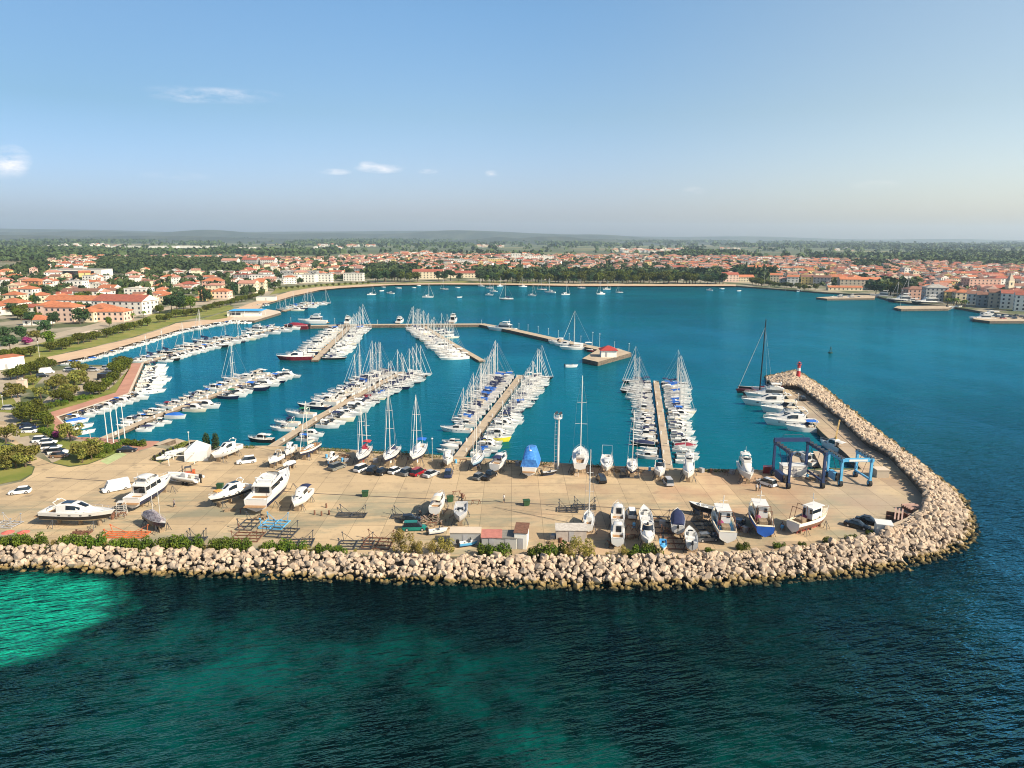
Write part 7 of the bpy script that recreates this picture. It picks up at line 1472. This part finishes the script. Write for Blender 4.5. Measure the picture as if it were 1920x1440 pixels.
# ---------------------------------------------------------------- town: hand placed buildings
def occ(px, py, r): q = P(px, py, LZ); OCC.append((q.x, q.y, r))
B_ALL = [
 ('hotel', 222, 590, 46, 18, 3, -8, 'white', 'red', 'gable', 'long white three storey hotel with a red roof above the seafront road'), ('long_house', 133, 579, 48, 14, 2, -2, 'white', 'orange', 'gable', 'long low white building with a bright orange roof west of the hotel'),
 ('villa', 112, 604, 24, 12, 3, -4, 'pink', 'orange', 'hip', 'pink villa row with orange roofs before the long white building'), ('villa', 92, 600, 18, 12, 3, 0, 'pink', 'orange', 'hip', 'pink house joining the pink villa row on its west side'), ('villa', 160, 604, 14, 12, 2, 0, 'cream', 'orange', 'hip', 'cream house between pink villa row and hotel'), ('villa', 207, 603, 22, 12, 2, 0, 'pink', 'orange', 'hip', 'pink house directly in front of the hotel'),
 ('villa', 48, 563, 16, 12, 3, 0, 'white', 'orange', 'hip', 'white house with an orange hip roof behind the dark cypress'), ('villa', 15, 585, 20, 14, 2, 0, 'white', 'orange', 'hip', 'white house with orange roof at the western edge of town'), ('villa', 64, 610, 16, 11, 1, 5, 'white', 'orange', 'hip', 'low white house with an orange roof amid the first gardens'), ('villa', 20, 568, 16, 12, 2, 0, 'cream', 'orange', 'hip', 'cream house behind the white house at the western edge'),
 ('terrace', 70, 585, 26, 9, 1, 0, 'white', 'red', 'gable', 'low building with a dark red roof crossing behind the cypress'), ('villa', 58, 545, 22, 12, 3, 0, 'orange', 'orange', 'hip', 'brick orange apartment house above the western gardens'), ('villa', 82, 541, 14, 11, 3, 0, 'orange', 'red', 'flat', 'smaller brick orange house beside the larger one'),
 ('apartment_block', 140, 545, 20, 12, 3, 0, 'white', 'grey', 'flat', 'modern pale grey apartment block with flat roof'), ('apartment_block', 178, 533, 34, 12, 3, 0, 'white', 'grey', 'flat', 'modern white terrace block in front of the dark fronted hall'),
 ('terrace', 150, 560, 40, 10, 2, 0, 'white', 'brown', 'gable', 'row of white gabled houses with brown roofs behind the long orange roof'), ('villa', 200, 553, 18, 12, 2, 0, 'white', 'orange', 'gable', 'white gabled house behind the hotel'), ('apartment_block', 255, 562, 24, 14, 3, 0, 'white', 'pale', 'flat', 'white flat roofed block behind the hotel end'), ('villa', 412, 560, 18, 11, 2, 0, 'pink', 'orange', 'hip', 'pink house with orange roof behind the round oak row'),
 ('villa', 463, 550, 20, 12, 3, 0, 'cream', 'pink', 'gable', 'cream villa with pointed roof near the bay lawn'), ('villa', 485, 547, 14, 10, 3, 0, 'cream', 'orange', 'gable', 'narrow cream villa nearest the bay lawn'), ('villa', 398, 538, 26, 14, 2, 10, 'salmon', 'orange', 'hip', 'wide house with a large bright orange roof mid town'), ('villa', 350, 545, 20, 12, 2, 0, 'white', 'red', 'hip', 'white house with red roof beside the big pine'),
 ('apartment_block', 455, 530, 26, 16, 3, 0, 'grey', 'red', 'flat', 'grey blue block with a red roof deck'), ('apartment_block', 488, 531, 32, 14, 3, 0, 'white', 'grey', 'flat', 'white flat roofed block beside the grey blue one'),
 ('apartment_block', 518, 533, 22, 12, 2, 0, 'white', 'grey', 'flat', 'pale terrace block, first of the row facing the bay'), ('apartment_block', 545, 531, 24, 12, 3, 0, 'white', 'grey', 'flat', 'pale terrace block, second of the row facing the bay'), ('apartment_block', 575, 530, 24, 12, 3, 0, 'white', 'grey', 'flat', 'pale terrace block, third of the row facing the bay'), ('apartment_block', 606, 529, 24, 12, 3, 0, 'white', 'grey', 'flat', 'pale terrace block, last of the row facing the bay'), ('apartment_block', 560, 522, 60, 12, 3, 0, 'grey', 'grey', 'flat', 'long grey terrace behind the pale row facing the bay'),
 ('apartment_block', 430, 502, 34, 16, 5, 0, 'white', 'pink', 'gable', 'white five storey block at the edge of the fields, western one'), ('apartment_block', 468, 500, 34, 16, 5, 0, 'grey', 'red', 'gable', 'grey five storey block between two white ones'), ('apartment_block', 502, 500, 32, 16, 6, 0, 'white', 'red', 'gable', 'white six storey block at the edge of the fields, eastern one'),
 ('school', 340, 518, 60, 20, 2, 0, 'cream', 'pale', 'flat', 'long pale school building among the dark pines'), ('villa', 410, 518, 40, 16, 2, 0, 'white', 'pale', 'flat', 'white low hall with pale roof mid town'),
 ('apartment_block', 662, 527, 24, 12, 4, 0, 'white', 'grey', 'flat', 'white four storey block near the bay beach'), ('long_house', 802, 523, 40, 14, 3, 0, 'cream', 'red', 'gable', 'cream long house with red roof on the bay front, western half'), ('long_house', 856, 521, 56, 14, 2, 0, 'cream', 'red', 'gable', 'cream long house with red roof on the bay front, eastern half'),
 ('apartment_block', 845, 494, 40, 18, 4, 0, 'white', 'grey', 'flat', 'white office block beyond the red roofs mid town'), ('apartment_block', 868, 496, 36, 18, 3, 0, 'white', 'grey', 'flat', 'low white office block beside the taller one'), ('apartment_block', 896, 498, 40, 18, 4, 0, 'white', 'pink', 'flat', 'white block beside the yellow one'), ('apartment_block', 932, 497, 36, 18, 5, 0, 'yellow', 'pale', 'flat', 'yellow block standing alone mid town'),
 ('apartment_block', 967, 491, 22, 22, 8, 0, 'white', 'pale', 'flat', 'tallest white apartment tower mid town'), ('apartment_block', 995, 490, 44, 20, 6, 0, 'white', 'pale', 'flat', 'wide white apartment block beside the tallest tower'), ('apartment_block', 1022, 490, 40, 18, 5, 0, 'white', 'pale', 'flat', 'white apartment block, easternmost of the tall group'), ('apartment_block', 990, 499, 26, 14, 4, 0, 'pink', 'red', 'hip', 'pink block in front of the tall white group'),
 ('hall', 1235, 497, 60, 24, 2, 0, 'white', 'pale', 'flat', 'long white hall roof beyond the eastern red roofs'), ('villa', 1272, 512, 18, 12, 3, 0, 'cream', 'red', 'gable', 'cream gabled house above the waterfront trees'),
 ('apartment_block', 1434, 492, 34, 14, 5, 0, 'white', 'pink', 'flat', 'white slab block at the eastern fields'), ('apartment_block', 1460, 498, 36, 14, 6, 0, 'salmon', 'red', 'flat', 'salmon slab block beside the white one'), ('apartment_block', 1508, 492, 36, 14, 4, 0, 'white', 'grey', 'flat', 'white slab block behind the long red roofed row'), ('terrace', 1530, 500, 110, 14, 3, 0, 'cream', 'red', 'gable', 'very long low block with red roof in the eastern town'), ('apartment_block', 1560, 492, 30, 14, 3, 0, 'white', 'grey', 'flat', 'white block beyond the very long low one'),
 ('villa', 1370, 529, 20, 12, 3, 0, 'pink', 'red', 'gable', 'dark pink house with white gables where the sea wall starts'), ('villa', 1396, 529, 24, 12, 2, 0, 'cream', 'orange', 'gable', 'cream house beside the dark pink one'), ('apartment_block', 1368, 514, 24, 14, 3, 0, 'white', 'grey', 'flat', 'white modern house above the dark pink one'), ('long_house', 1432, 513, 50, 14, 4, 0, 'white', 'orange', 'gable', 'white block with orange roof beyond the tall dark trees'),
 ('villa', 1455, 530, 20, 12, 4, -20, 'cream', 'orange', 'gable', 'cream gabled house, first on the old town shore'), ('villa', 1472, 533, 18, 12, 3, -20, 'grey', 'pink', 'gable', 'grey gabled house, second on the old town shore'), ('villa', 1486, 534, 18, 12, 4, -20, 'white', 'orange', 'gable', 'white gabled house, third on the old town shore'), ('villa', 1515, 534, 22, 12, 4, -25, 'yellow', 'brown', 'gable', 'yellow house among brown roofs on the old town shore'), ('villa', 1540, 535, 26, 12, 4, -25, 'grey', 'brown', 'gable', 'long shaded house with brown roof on the old town shore'), ('villa', 1568, 534, 22, 14, 4, -25, 'yellow', 'orange', 'gable', 'yellow gabled house beside the long shaded warehouse'),
 ('warehouse', 1613, 540, 60, 14, 5, -8, 'stone', 'orange', 'gable', 'long grey stone warehouse with an orange roof'), ('market_hall', 1585, 545, 48, 9, 1, -4, 'cream', 'orange', 'gable', 'low building with a bright orange roof at the harbour quay'), ('villa', 1638, 543, 18, 12, 2, 0, 'cream', 'orange', 'hip', 'small cream house beside the dark harbour trees'),
 ('town_house', 1718, 562, 22, 14, 5, 0, 'salmon', 'brown', 'hip', 'dark salmon house just beyond the dark harbour trees'), ('town_house', 1755, 566, 24, 14, 6, -12, 'grey', 'grey', 'hip', 'pale grey six storey house facing the stone mole'), ('town_house', 1785, 567, 18, 12, 5, -12, 'yellow', 'orange', 'hip', 'yellow house beside the pale grey one'), ('town_house', 1806, 569, 18, 12, 5, -12, 'cream', 'orange', 'hip', 'cream house beside the yellow one'),
 ('town_house', 1825, 572, 14, 12, 5, -30, 'white', 'brown', 'gable', 'narrow white house at the start of the shaded waterfront row'), ('town_house', 1846, 575, 16, 12, 5, -30, 'grey', 'brown', 'gable', 'grey shaded house, second in the waterfront row'), ('town_house', 1870, 578, 18, 13, 6, -30, 'stone', 'brown', 'gable', 'stone coloured house, third in the waterfront row'), ('town_house', 1895, 580, 20, 13, 6, -30, 'white', 'red', 'gable', 'white house with tall windows in the waterfront row'), ('town_house', 1918, 584, 16, 13, 6, -30, 'white', 'red', 'gable', 'last white house of the waterfront row at the picture edge'),
 ('grand_hotel', 1845, 545, 46, 18, 6, 0, 'salmon', 'brown', 'flat', 'brown red grand building with white framed windows'), ('town_house', 1878, 543, 24, 14, 6, 0, 'white', 'red', 'hip', 'white tall house left of the church tower'.replace('left of', 'beside')), ('town_house', 1908, 543, 26, 14, 6, 0, 'pink', 'red', 'hip', 'pink tall house behind the church tower'), ('church', 1857, 552, 30, 16, 3, -10, 'stone', 'red', 'gable', 'stone church with a broad gable and red roof'), ('church', 1880, 551, 22, 14, 3, -10, 'cream', 'red', 'gable', 'cream chapel beside the stone church'),
 ('long_house', 1820, 521, 60, 16, 3, 0, 'white', 'red', 'gable', 'long white school with red roof above the old town'), ('long_house', 1862, 524, 40, 16, 3, 0, 'cream', 'red', 'gable', 'cream long house beyond the grand building'), ('tower_block', 1700, 524, 12, 14, 8, 0, 'white', 'pale', 'flat', 'white tower block, western of the close pair'), ('tower_block', 1716, 526, 10, 12, 6, 0, 'cream', 'pale', 'flat', 'cream tower block, eastern of the close pair'), ('warehouse', 1855, 505, 60, 20, 3, 0, 'cream', 'pale', 'flat', 'pale block at the edge of the eastern pine wood')]
for nm, px, py, w, d, st, rz, wa, ro, rk, lb in B_ALL:
    if px > 1440: w *= .74; st = max(1, round(st*.68)); d *= .85
    elif px < 640: w *= .80
    if px <= 1440 and st >= 4: st = max(3, round(st*.72))
    building(nm, px, py, w, d, st, rz, wa, ro, rk, lb, win=4.2 if w > 30 else 3.4, balc=False); occ(px, py-3, max(w, d)*.52)
o = building('sports_hall', 143, 524, 64, 26, 3, 0, 'white', 'grey', 'flat', 'big modern white hall with a dark glass front', glassfront=True, sh=3.9); occ(143, 518, 55)
# church tower
b = P(1890, 556, LZ); h = H(b, 512); r = empty('church_tower', b); mb = MB(); mb.box(-2.6, 2.6, -2.6, 2.6, 0, h*.68); mb.box(-2.9, 2.9, -2.9, 2.9, h*.60, h*.63); mb.build('tower', WM['cream'], r); mb = MB(); mb.loft([[(-2.6, -2.6, h*.68), (2.6, -2.6, h*.68), (2.6, 2.6, h*.68), (-2.6, 2.6, h*.68)], [(-.1, -.1, h), (.1, -.1, h), (.1, .1, h), (-.1, .1, h)]], smooth=False); mb.build('spire', WM['stone'], r)
for sx, sy, s_ in ((0, -1, 0), (1, 0, 1), (-1, 0, 3)): mb = MB(); add_window(mb, (sx*2.65, sy*2.65, h*.5), s_, 1.2, 3.0, 0); mb.build('belfry_opening', WIN, r)
tag(r, 'pale church bell tower with a pointed spire', 'church tower'); occ(1890, 552, 8)
# club house
c = P(460, 592, LZ); r = empty('club_house', c, R(6)); mb = MB(); mb.box(-11, 10, -4, 5, 0, 3.2); mb.build('wall', WM['white'], r); mb = MB(); mb.box(-9, 13, -5.5, 6.5, 3.9, 4.15); mb.build('roof', mat('bright_blue_roof', (.05, .35, .72), .6, var=.05), r)
for x in (-8, 1, 12):
    for y in (-5, 6): mb = MB(); mb.bar((x, y, 0), (x, y, 3.9), .2); mb.build('post', WHITE, r)
mb = MB(); mb.box(-9, -2, -4.06, -4.0, .8, 2.6); mb.build('window', WIN, r); tag(r, 'club house under a flat bright blue roof beside the shore', 'club house')
hut('white_hall', 2, 690, 14, 9, 4.5, 60, WM['white'], RM['orange'], 'white hall with an orange roof at the western edge of the car park', cat='hall', lean=.0)
hut('kiosk', 43, 728, 2.4, 2.4, 3, 10, WM['pink'], PALEPAV, 'small pink ticket kiosk at the car park entrance', cat='kiosk'); hut('snack_bar', 500, 563, 16, 6, 3, 8, WM['white'], WM['grey'], 'long white beach bar with a pale flat roof by the small harbour', cat='kiosk')

# ---------------------------------------------------------------- town: ordinary houses and trees between them
HT = []
for k, (w, d, st, rk) in enumerate(((11, 9, 2, 'hip'), (13, 9, 2, 'gable'), (10, 10, 1, 'hip'), (15, 10, 2, 'hip'), (9, 11, 3, 'gable'), (12, 8, 2, 'gable'), (16, 9, 3, 'hip'), (10, 8, 1, 'gable'))):
    o = house_mesh(w, d, st, rk, k).build('house', [WM['white'], RM['orange'], WIN]); HT.append(o)
def interp(pts, x):
    for (x0, y0), (x1, y1) in zip(pts, pts[1:]):
        if x <= x1: return y0+(y1-y0)*(x-x0)/(x1-x0)
    return pts[-1][1]
NEARB = [(-200, 665), (0, 660), (60, 636), (130, 612), (200, 600), (260, 585), (330, 572), (420, 562), (480, 550), (520, 536), (600, 530), (640, 526), (760, 521), (900, 521), (1100, 521), (1280, 523), (1400, 526), (1480, 531), (1560, 541), (1640, 545), (1700, 556), (1760, 564), (1850, 576), (2100, 600)]
FARB = [(-200, 520), (0, 512), (40, 505), (85, 492), (150, 484), (640, 486), (760, 478), (860, 479), (950, 480), (1280, 483), (1500, 488), (1700, 494), (1800, 498), (2100, 512)]
WOODR = [(190, 345, 488, 512), (330, 450, 490, 512), (-100, 85, 488, 512), (690, 790, 505, 528), (890, 945, 508, 530), (950, 1275, 514, 530), (1280, 1360, 514, 532), (1378, 1450, 508, 528), (1600, 1660, 494, 506), (1635, 1710, 535, 552), (1400, 1450, 528, 536)]
def inw(x, y): return any(a <= x <= b and c <= y <= d for a, b, c, d in WOODR)
hr = random.Random(21); H_L, T_L = [], []
GRID = {}
def reg(x, y, r): GRID.setdefault((int(x//40), int(y//40)), []).append((x, y, r))
for t in OCC: 
    for dx in (-40, 0, 40):
        for dy in (-40, 0, 40):
            k = (int((t[0]+dx)//40), int((t[1]+dy)//40)); GRID.setdefault(k, []).append(t)
def free(x, y, r): return all((x-a)**2+(y-b)**2 > (r+c)**2 for a, b, c in GRID.get((int(x//40), int(y//40)), []))
Y = 470.0; rowi = 0
while Y < 2300:
    rowi += 1; X = -1700.0
    while X < 1700:
        step = 17 if X > 250 else 20; X += step*hr.uniform(.85, 1.3); x, y = X, Y+hr.uniform(-7, 7)+X*.04
        px, py = proj((x, y, LZ))
        if not (-60 < px < 1980) or py > interp(NEARB, px)-1 or py < interp(FARB, px): continue
        w = inw(px, py)
        dens = 0 if w else (.42 if px < 640 else .42 if px < 1290 else .66)
        if px < 640 and 506 < py < 516 and 100 < px < 420: dens *= .45
        if hr.random() < dens and free(x, y, 7): H_L.append((x, y, px, py, rowi))
        else:
            for _ in range(1 if not w else 3):
                if hr.random() < (.85 if w else .6): T_L.append((x+hr.uniform(-7, 7), y+hr.uniform(-8, 8), hr.uniform(1.3, 1.6) if w else hr.uniform(.7, 1.15)))
        if hr.random() < .9: T_L.append((x+step*.5, y+hr.uniform(-9, 9), hr.uniform(.6, 1.1)))
    Y += 21
H_L.sort(key=lambda t: t[1]); cntq = {}
def quarter(px): return ('hotel quarter' if px < 330 else 'terrace quarter' if px < 640 else 'bay quarter' if px < 1000 else 'waterfront park quarter' if px < 1380 else 'old town')
wc = ['white', 'cream', 'white', 'pink', 'cream', 'white', 'yellow', 'white']; rc = ['orange', 'orange', 'red', 'pink', 'brown', 'pink']
VSs, FSs, MSs = [], [], []; off = 0
for i, (x, y, px, py, ri) in enumerate(H_L):
    k = hr.randrange(8); a = hr.choice((0, math.pi/2))+hr.uniform(-.25, .25)+(.25 if px < 600 else -.1); wn_, rn_ = hr.choice(wc), hr.choice(rc); s = hr.uniform(.85, 1.12)
    if i < 300:
        o = HT[k].copy(); COL.objects.link(o); o.location = (x, y, LZ); o.rotation_euler = (0, 0, a); o.scale = (s, s, s)
        for j, m in ((0, WM[wn_]), (1, RM[rn_])): o.material_slots[j].link = 'OBJECT'; o.material_slots[j].material = m
        q = quarter(px); cntq[(q, wn_, rn_)] = cntq.get((q, wn_, rn_), 0)+1
        tag(o, f'{wn_} house with {rn_} roof, {ordi(cntq[(q, wn_, rn_)])} nearest the sea of its colouring, {q}', 'house', 'houses of the '+q)
    else:
        me = HT[k].data; v = np.empty(len(me.vertices)*3); me.vertices.foreach_get('co', v); v = v.reshape(-1, 3)*s; c_, s_ = math.cos(a), math.sin(a)
        v = np.stack([v[:, 0]*c_-v[:, 1]*s_+x, v[:, 0]*s_+v[:, 1]*c_+y, v[:, 2]+LZ], 1); VSs.append(v)
        wi, rj = list(WM).index(wn_), len(WM)+list(RM).index(rn_)
        for p in me.polygons:
            FSs.append(tuple(t+off for t in p.vertices)); MSs.append((wi, rj, len(WM)+len(RM))[p.material_index])
        off += len(v)
# villages and sheds far out on the plain
def far_house(x, y, s, wn_, rn_):
    global off
    me = HT[hr.randrange(8)].data; v = np.empty(len(me.vertices)*3); me.vertices.foreach_get('co', v); v = v.reshape(-1, 3)*s+np.array([x, y, LZ]); VSs.append(v)
    for p in me.polygons: FSs.append(tuple(t+off for t in p.vertices)); MSs.append((list(WM).index(wn_), len(WM)+list(RM).index(rn_), len(WM)+len(RM))[p.material_index])
    off += len(v)
for x0, x1, y0, y1, n in ((120, 235, 462, 464, 40), (590, 705, 461, 463, 35), (885, 945, 462, 464, 22), (1150, 1290, 469, 474, 70), (1350, 1390, 468, 471, 14), (1840, 1900, 484, 487, 12), (590, 640, 466, 467, 10), (760, 840, 478, 482, 20), (1560, 1600, 470, 471, 8)):
    for _ in range(n): q = P(hr.uniform(x0, x1), hr.uniform(y0, y1), LZ); far_house(q.x, q.y, hr.uniform(1.1, 1.6), hr.choice(('white', 'cream', 'white')), hr.choice(('orange', 'pink', 'pale')))
me = bpy.data.meshes.new('distant_houses'); me.from_pydata(np.concatenate(VSs).tolist(), [], FSs)
for m in list(WM.values())+list(RM.values())+[WIN]: me.materials.append(m)
me.polygons.foreach_set('material_index', MSs); o = bpy.data.objects.new('distant_houses', me); COL.objects.link(o); tag(o, kind='stuff')
for px, py, w, lb in ((28, 466, 150, 'long white shed at the western end of the distant plain'), (105, 464, 50, 'short white shed, second on the distant plain'), (150, 464, 50, 'short white shed, third on the distant plain'), (245, 465, 110, 'white factory building with a pale roof in the distant woods'), (300, 466, 90, 'white factory building beside the longest shed'), (345, 465, 190, 'longest white shed of the distant plain'), (440, 468, 100, 'low pale shed east of the longest one'), (485, 470, 60, 'small pale shed at the edge of the orchards'), (1790, 488, 60, 'pale farm buildings beyond the eastern wood')):
    building('warehouse', px, py, w*1.6, 30, 3, 0, 'white', 'pale', 'flat', lb, glassfront=False, win=40)
for o in HT: bpy.data.objects.remove(o)
# waterfront tree lines
def tree_line(pts, n, kinds, h, label, group):
    for i in range(n):
        f = (i+.5)/n*(len(pts)-1); a = int(f); a = min(a, len(pts)-2); u = f-a
        put_tree(hr.choice(kinds), pts[a][0]+(pts[a+1][0]-pts[a][0])*u+hr.uniform(-3, 3), pts[a][1]+(pts[a+1][1]-pts[a][1])*u+hr.uniform(-1.2, 1.2), h*hr.uniform(.8, 1.25), label+f', {ordi(i+1)} from west', group)
tree_line([(700, 529), (785, 528)], 12, ('pine', 'oak'), 14, 'dark tree in the thick clump west of the cream long house', 'trees west of the cream long house')
tree_line([(815, 527), (865, 527)], 4, ('pine',), 13, 'dark pine standing in front of the cream long house', 'pines before the cream long house')
tree_line([(893, 529), (945, 530)], 9, ('lime', 'pine'), 12, 'tree of the park east of the cream long house', 'park trees on the bay')
tree_line([(950, 530), (1275, 531)], 46, ('pine', 'oak', 'oak'), 12, 'dark tree in the dense waterfront park line', 'waterfront park trees')
tree_line([(955, 526), (1275, 527)], 34, ('pine', 'oak'), 13, 'dark tree in the back line of the waterfront park', 'back line of the waterfront park')
tree_line([(1280, 531), (1358, 532)], 14, ('pine', 'oak'), 12, 'dark tree of the grove beside the dark pink house', 'grove by the dark pink house')
tree_line([(1380, 520), (1448, 524)], 9, ('cypress', 'pine'), 17, 'tall dark tree behind the first old town houses', 'tall trees behind old town')
tree_line([(1408, 534), (1448, 537)], 8, ('oak',), 8, 'dark tree on the waterfront beside the first old town houses', 'trees before the old town')
tree_line([(1640, 552), (1708, 556)], 14, ('oak', 'pine'), 13, 'dark tree in the big harbour grove of the old town', 'harbour grove of the old town')
tree_line([(1450, 538), (1530, 545)], 10, ('oak',), 6, 'small tree on the old town shore road', 'old town shore trees')
tree_line([(1770, 571), (1812, 576)], 6, ('palm',), 6, 'palm in front of the yellow old town house', 'palms of the old town')
# the rest of the town trees, hedgerows and the woods on the plain: beyond counting
T_L = [t for t in T_L if free(t[0], t[1], 1.0)]
T_L.sort(key=lambda t: t[1]); near, T_L = T_L[:70], T_L[70:]
for i, (x, y, s) in enumerate(near): put_tree(hr.choice(('pine', 'oak', 'lime')), 0, 0, 7.5*s, 'dark garden tree among the red roofed houses nearest the seafront road', 'garden trees of the town', loc=Vector((x, y, LZ)))
from mathutils import noise as mno
g = np.random.default_rng(5)
def scatter(name, items, nq, mat_, parts=1):
    C = np.array([(x, y, z, s) for x, y, z, s in items]); n = len(C)
    c = np.repeat(C, nq, 0); d = g.normal(size=(n*nq, 3)); d /= np.linalg.norm(d, axis=1)[:, None]; d[:, 2] = np.abs(d[:, 2])*.9-.15
    r = g.uniform(.55, 1.0, (n*nq, 1)); p = c[:, :3]+d*r*c[:, 3:]*np.array([1, 1, 1.15])
    nn = d+g.normal(size=d.shape)*.5; nn /= np.linalg.norm(nn, axis=1)[:, None]; t = np.cross(nn, g.normal(size=d.shape)); t /= np.linalg.norm(t, axis=1)[:, None]; q = np.cross(nn, t)
    s = c[:, 3:]*g.uniform(.30, .55, (n*nq, 1)); v = np.stack([p-t*s, p-q*s, p+t*s, p+q*s], 1).reshape(-1, 3)
    me = bpy.data.meshes.new(name); me.vertices.add(len(v)); me.vertices.foreach_set('co', v.ravel()); m = len(v)//4
    me.loops.add(m*4); me.loops.foreach_set('vertex_index', np.arange(m*4)); me.polygons.add(m); me.polygons.foreach_set('loop_start', np.arange(m)*4); me.polygons.foreach_set('loop_total', np.full(m, 4)); me.update(calc_edges=True); me.validate()
    me.materials.append(mat_); o = bpy.data.objects.new(name, me); COL.objects.link(o); tag(o, kind='stuff'); return o
scatter('town_greenery', [(x, y, LZ+3.2*s, 4.6*s) for x, y, s in T_L], 30, L_DIST)
W = []; yy = 1500.0
while yy < 8800:
    sp_ = 9+yy*.0045; xx = -yy*.85-100
    while xx < yy*.85+100:
        xx += sp_*hr.uniform(.8, 1.2); x, y = xx, yy+hr.uniform(-.5, .5)*sp_*1.6
        px, py = proj((x, y, LZ)); fb = interp(FARB, px)
        if py > fb-.3: continue
        nv = mno.noise(Vector((x*.0011+3, y*.0007, 1)))+.55*mno.noise(Vector((x*.004, y*.0025, 5)))+.2*mno.noise(Vector((x*.02, y*.012, 9)))
        th = .10 if py < 457 else .30
        if 640 < px < 1280 and 462 < py < 484: th = .55
        if 340 < px < 700 and 476 < py < 486: th = .45
        if px > 1500 and py > 470: th = .10
        if px > 1690 and 480 < py < fb: th = -.3
        if px < 190 and py > 470: th = -.05
        if nv < th: 
            if hr.random() > .02: continue
        W.append((x, y, LZ+sp_*.22, sp_*hr.uniform(.55, .8)))
    yy += sp_*1.5
scatter('woodland', W, 9, L_DIST)
print('woods', len(W), 'houses', len(H_L), 'town trees', len(T_L), 'boats', NB, 'rocks', len(rocks))
# cars parked on the harbour quay of the old town
for i, (px, py) in enumerate([(1865+k*7+(k % 3), 593+(k % 3)*2.4) for k in range(22)]): put_car(hr.choice(('hatch', 'suv', 'mpv')), cb[hr.choice(('white', 'black', 'silver', 'grey', 'red', 'navy'))], px, py, hr.choice((0, 80, 90)), f'car on the crowded old town quay, {ordi(i+1)} from the boats', 'cars on the old town quay')
# sources of the copies
for o in list(PROT.values())+list(CK.values())+list(TP.values())+[LP]: discard(o)
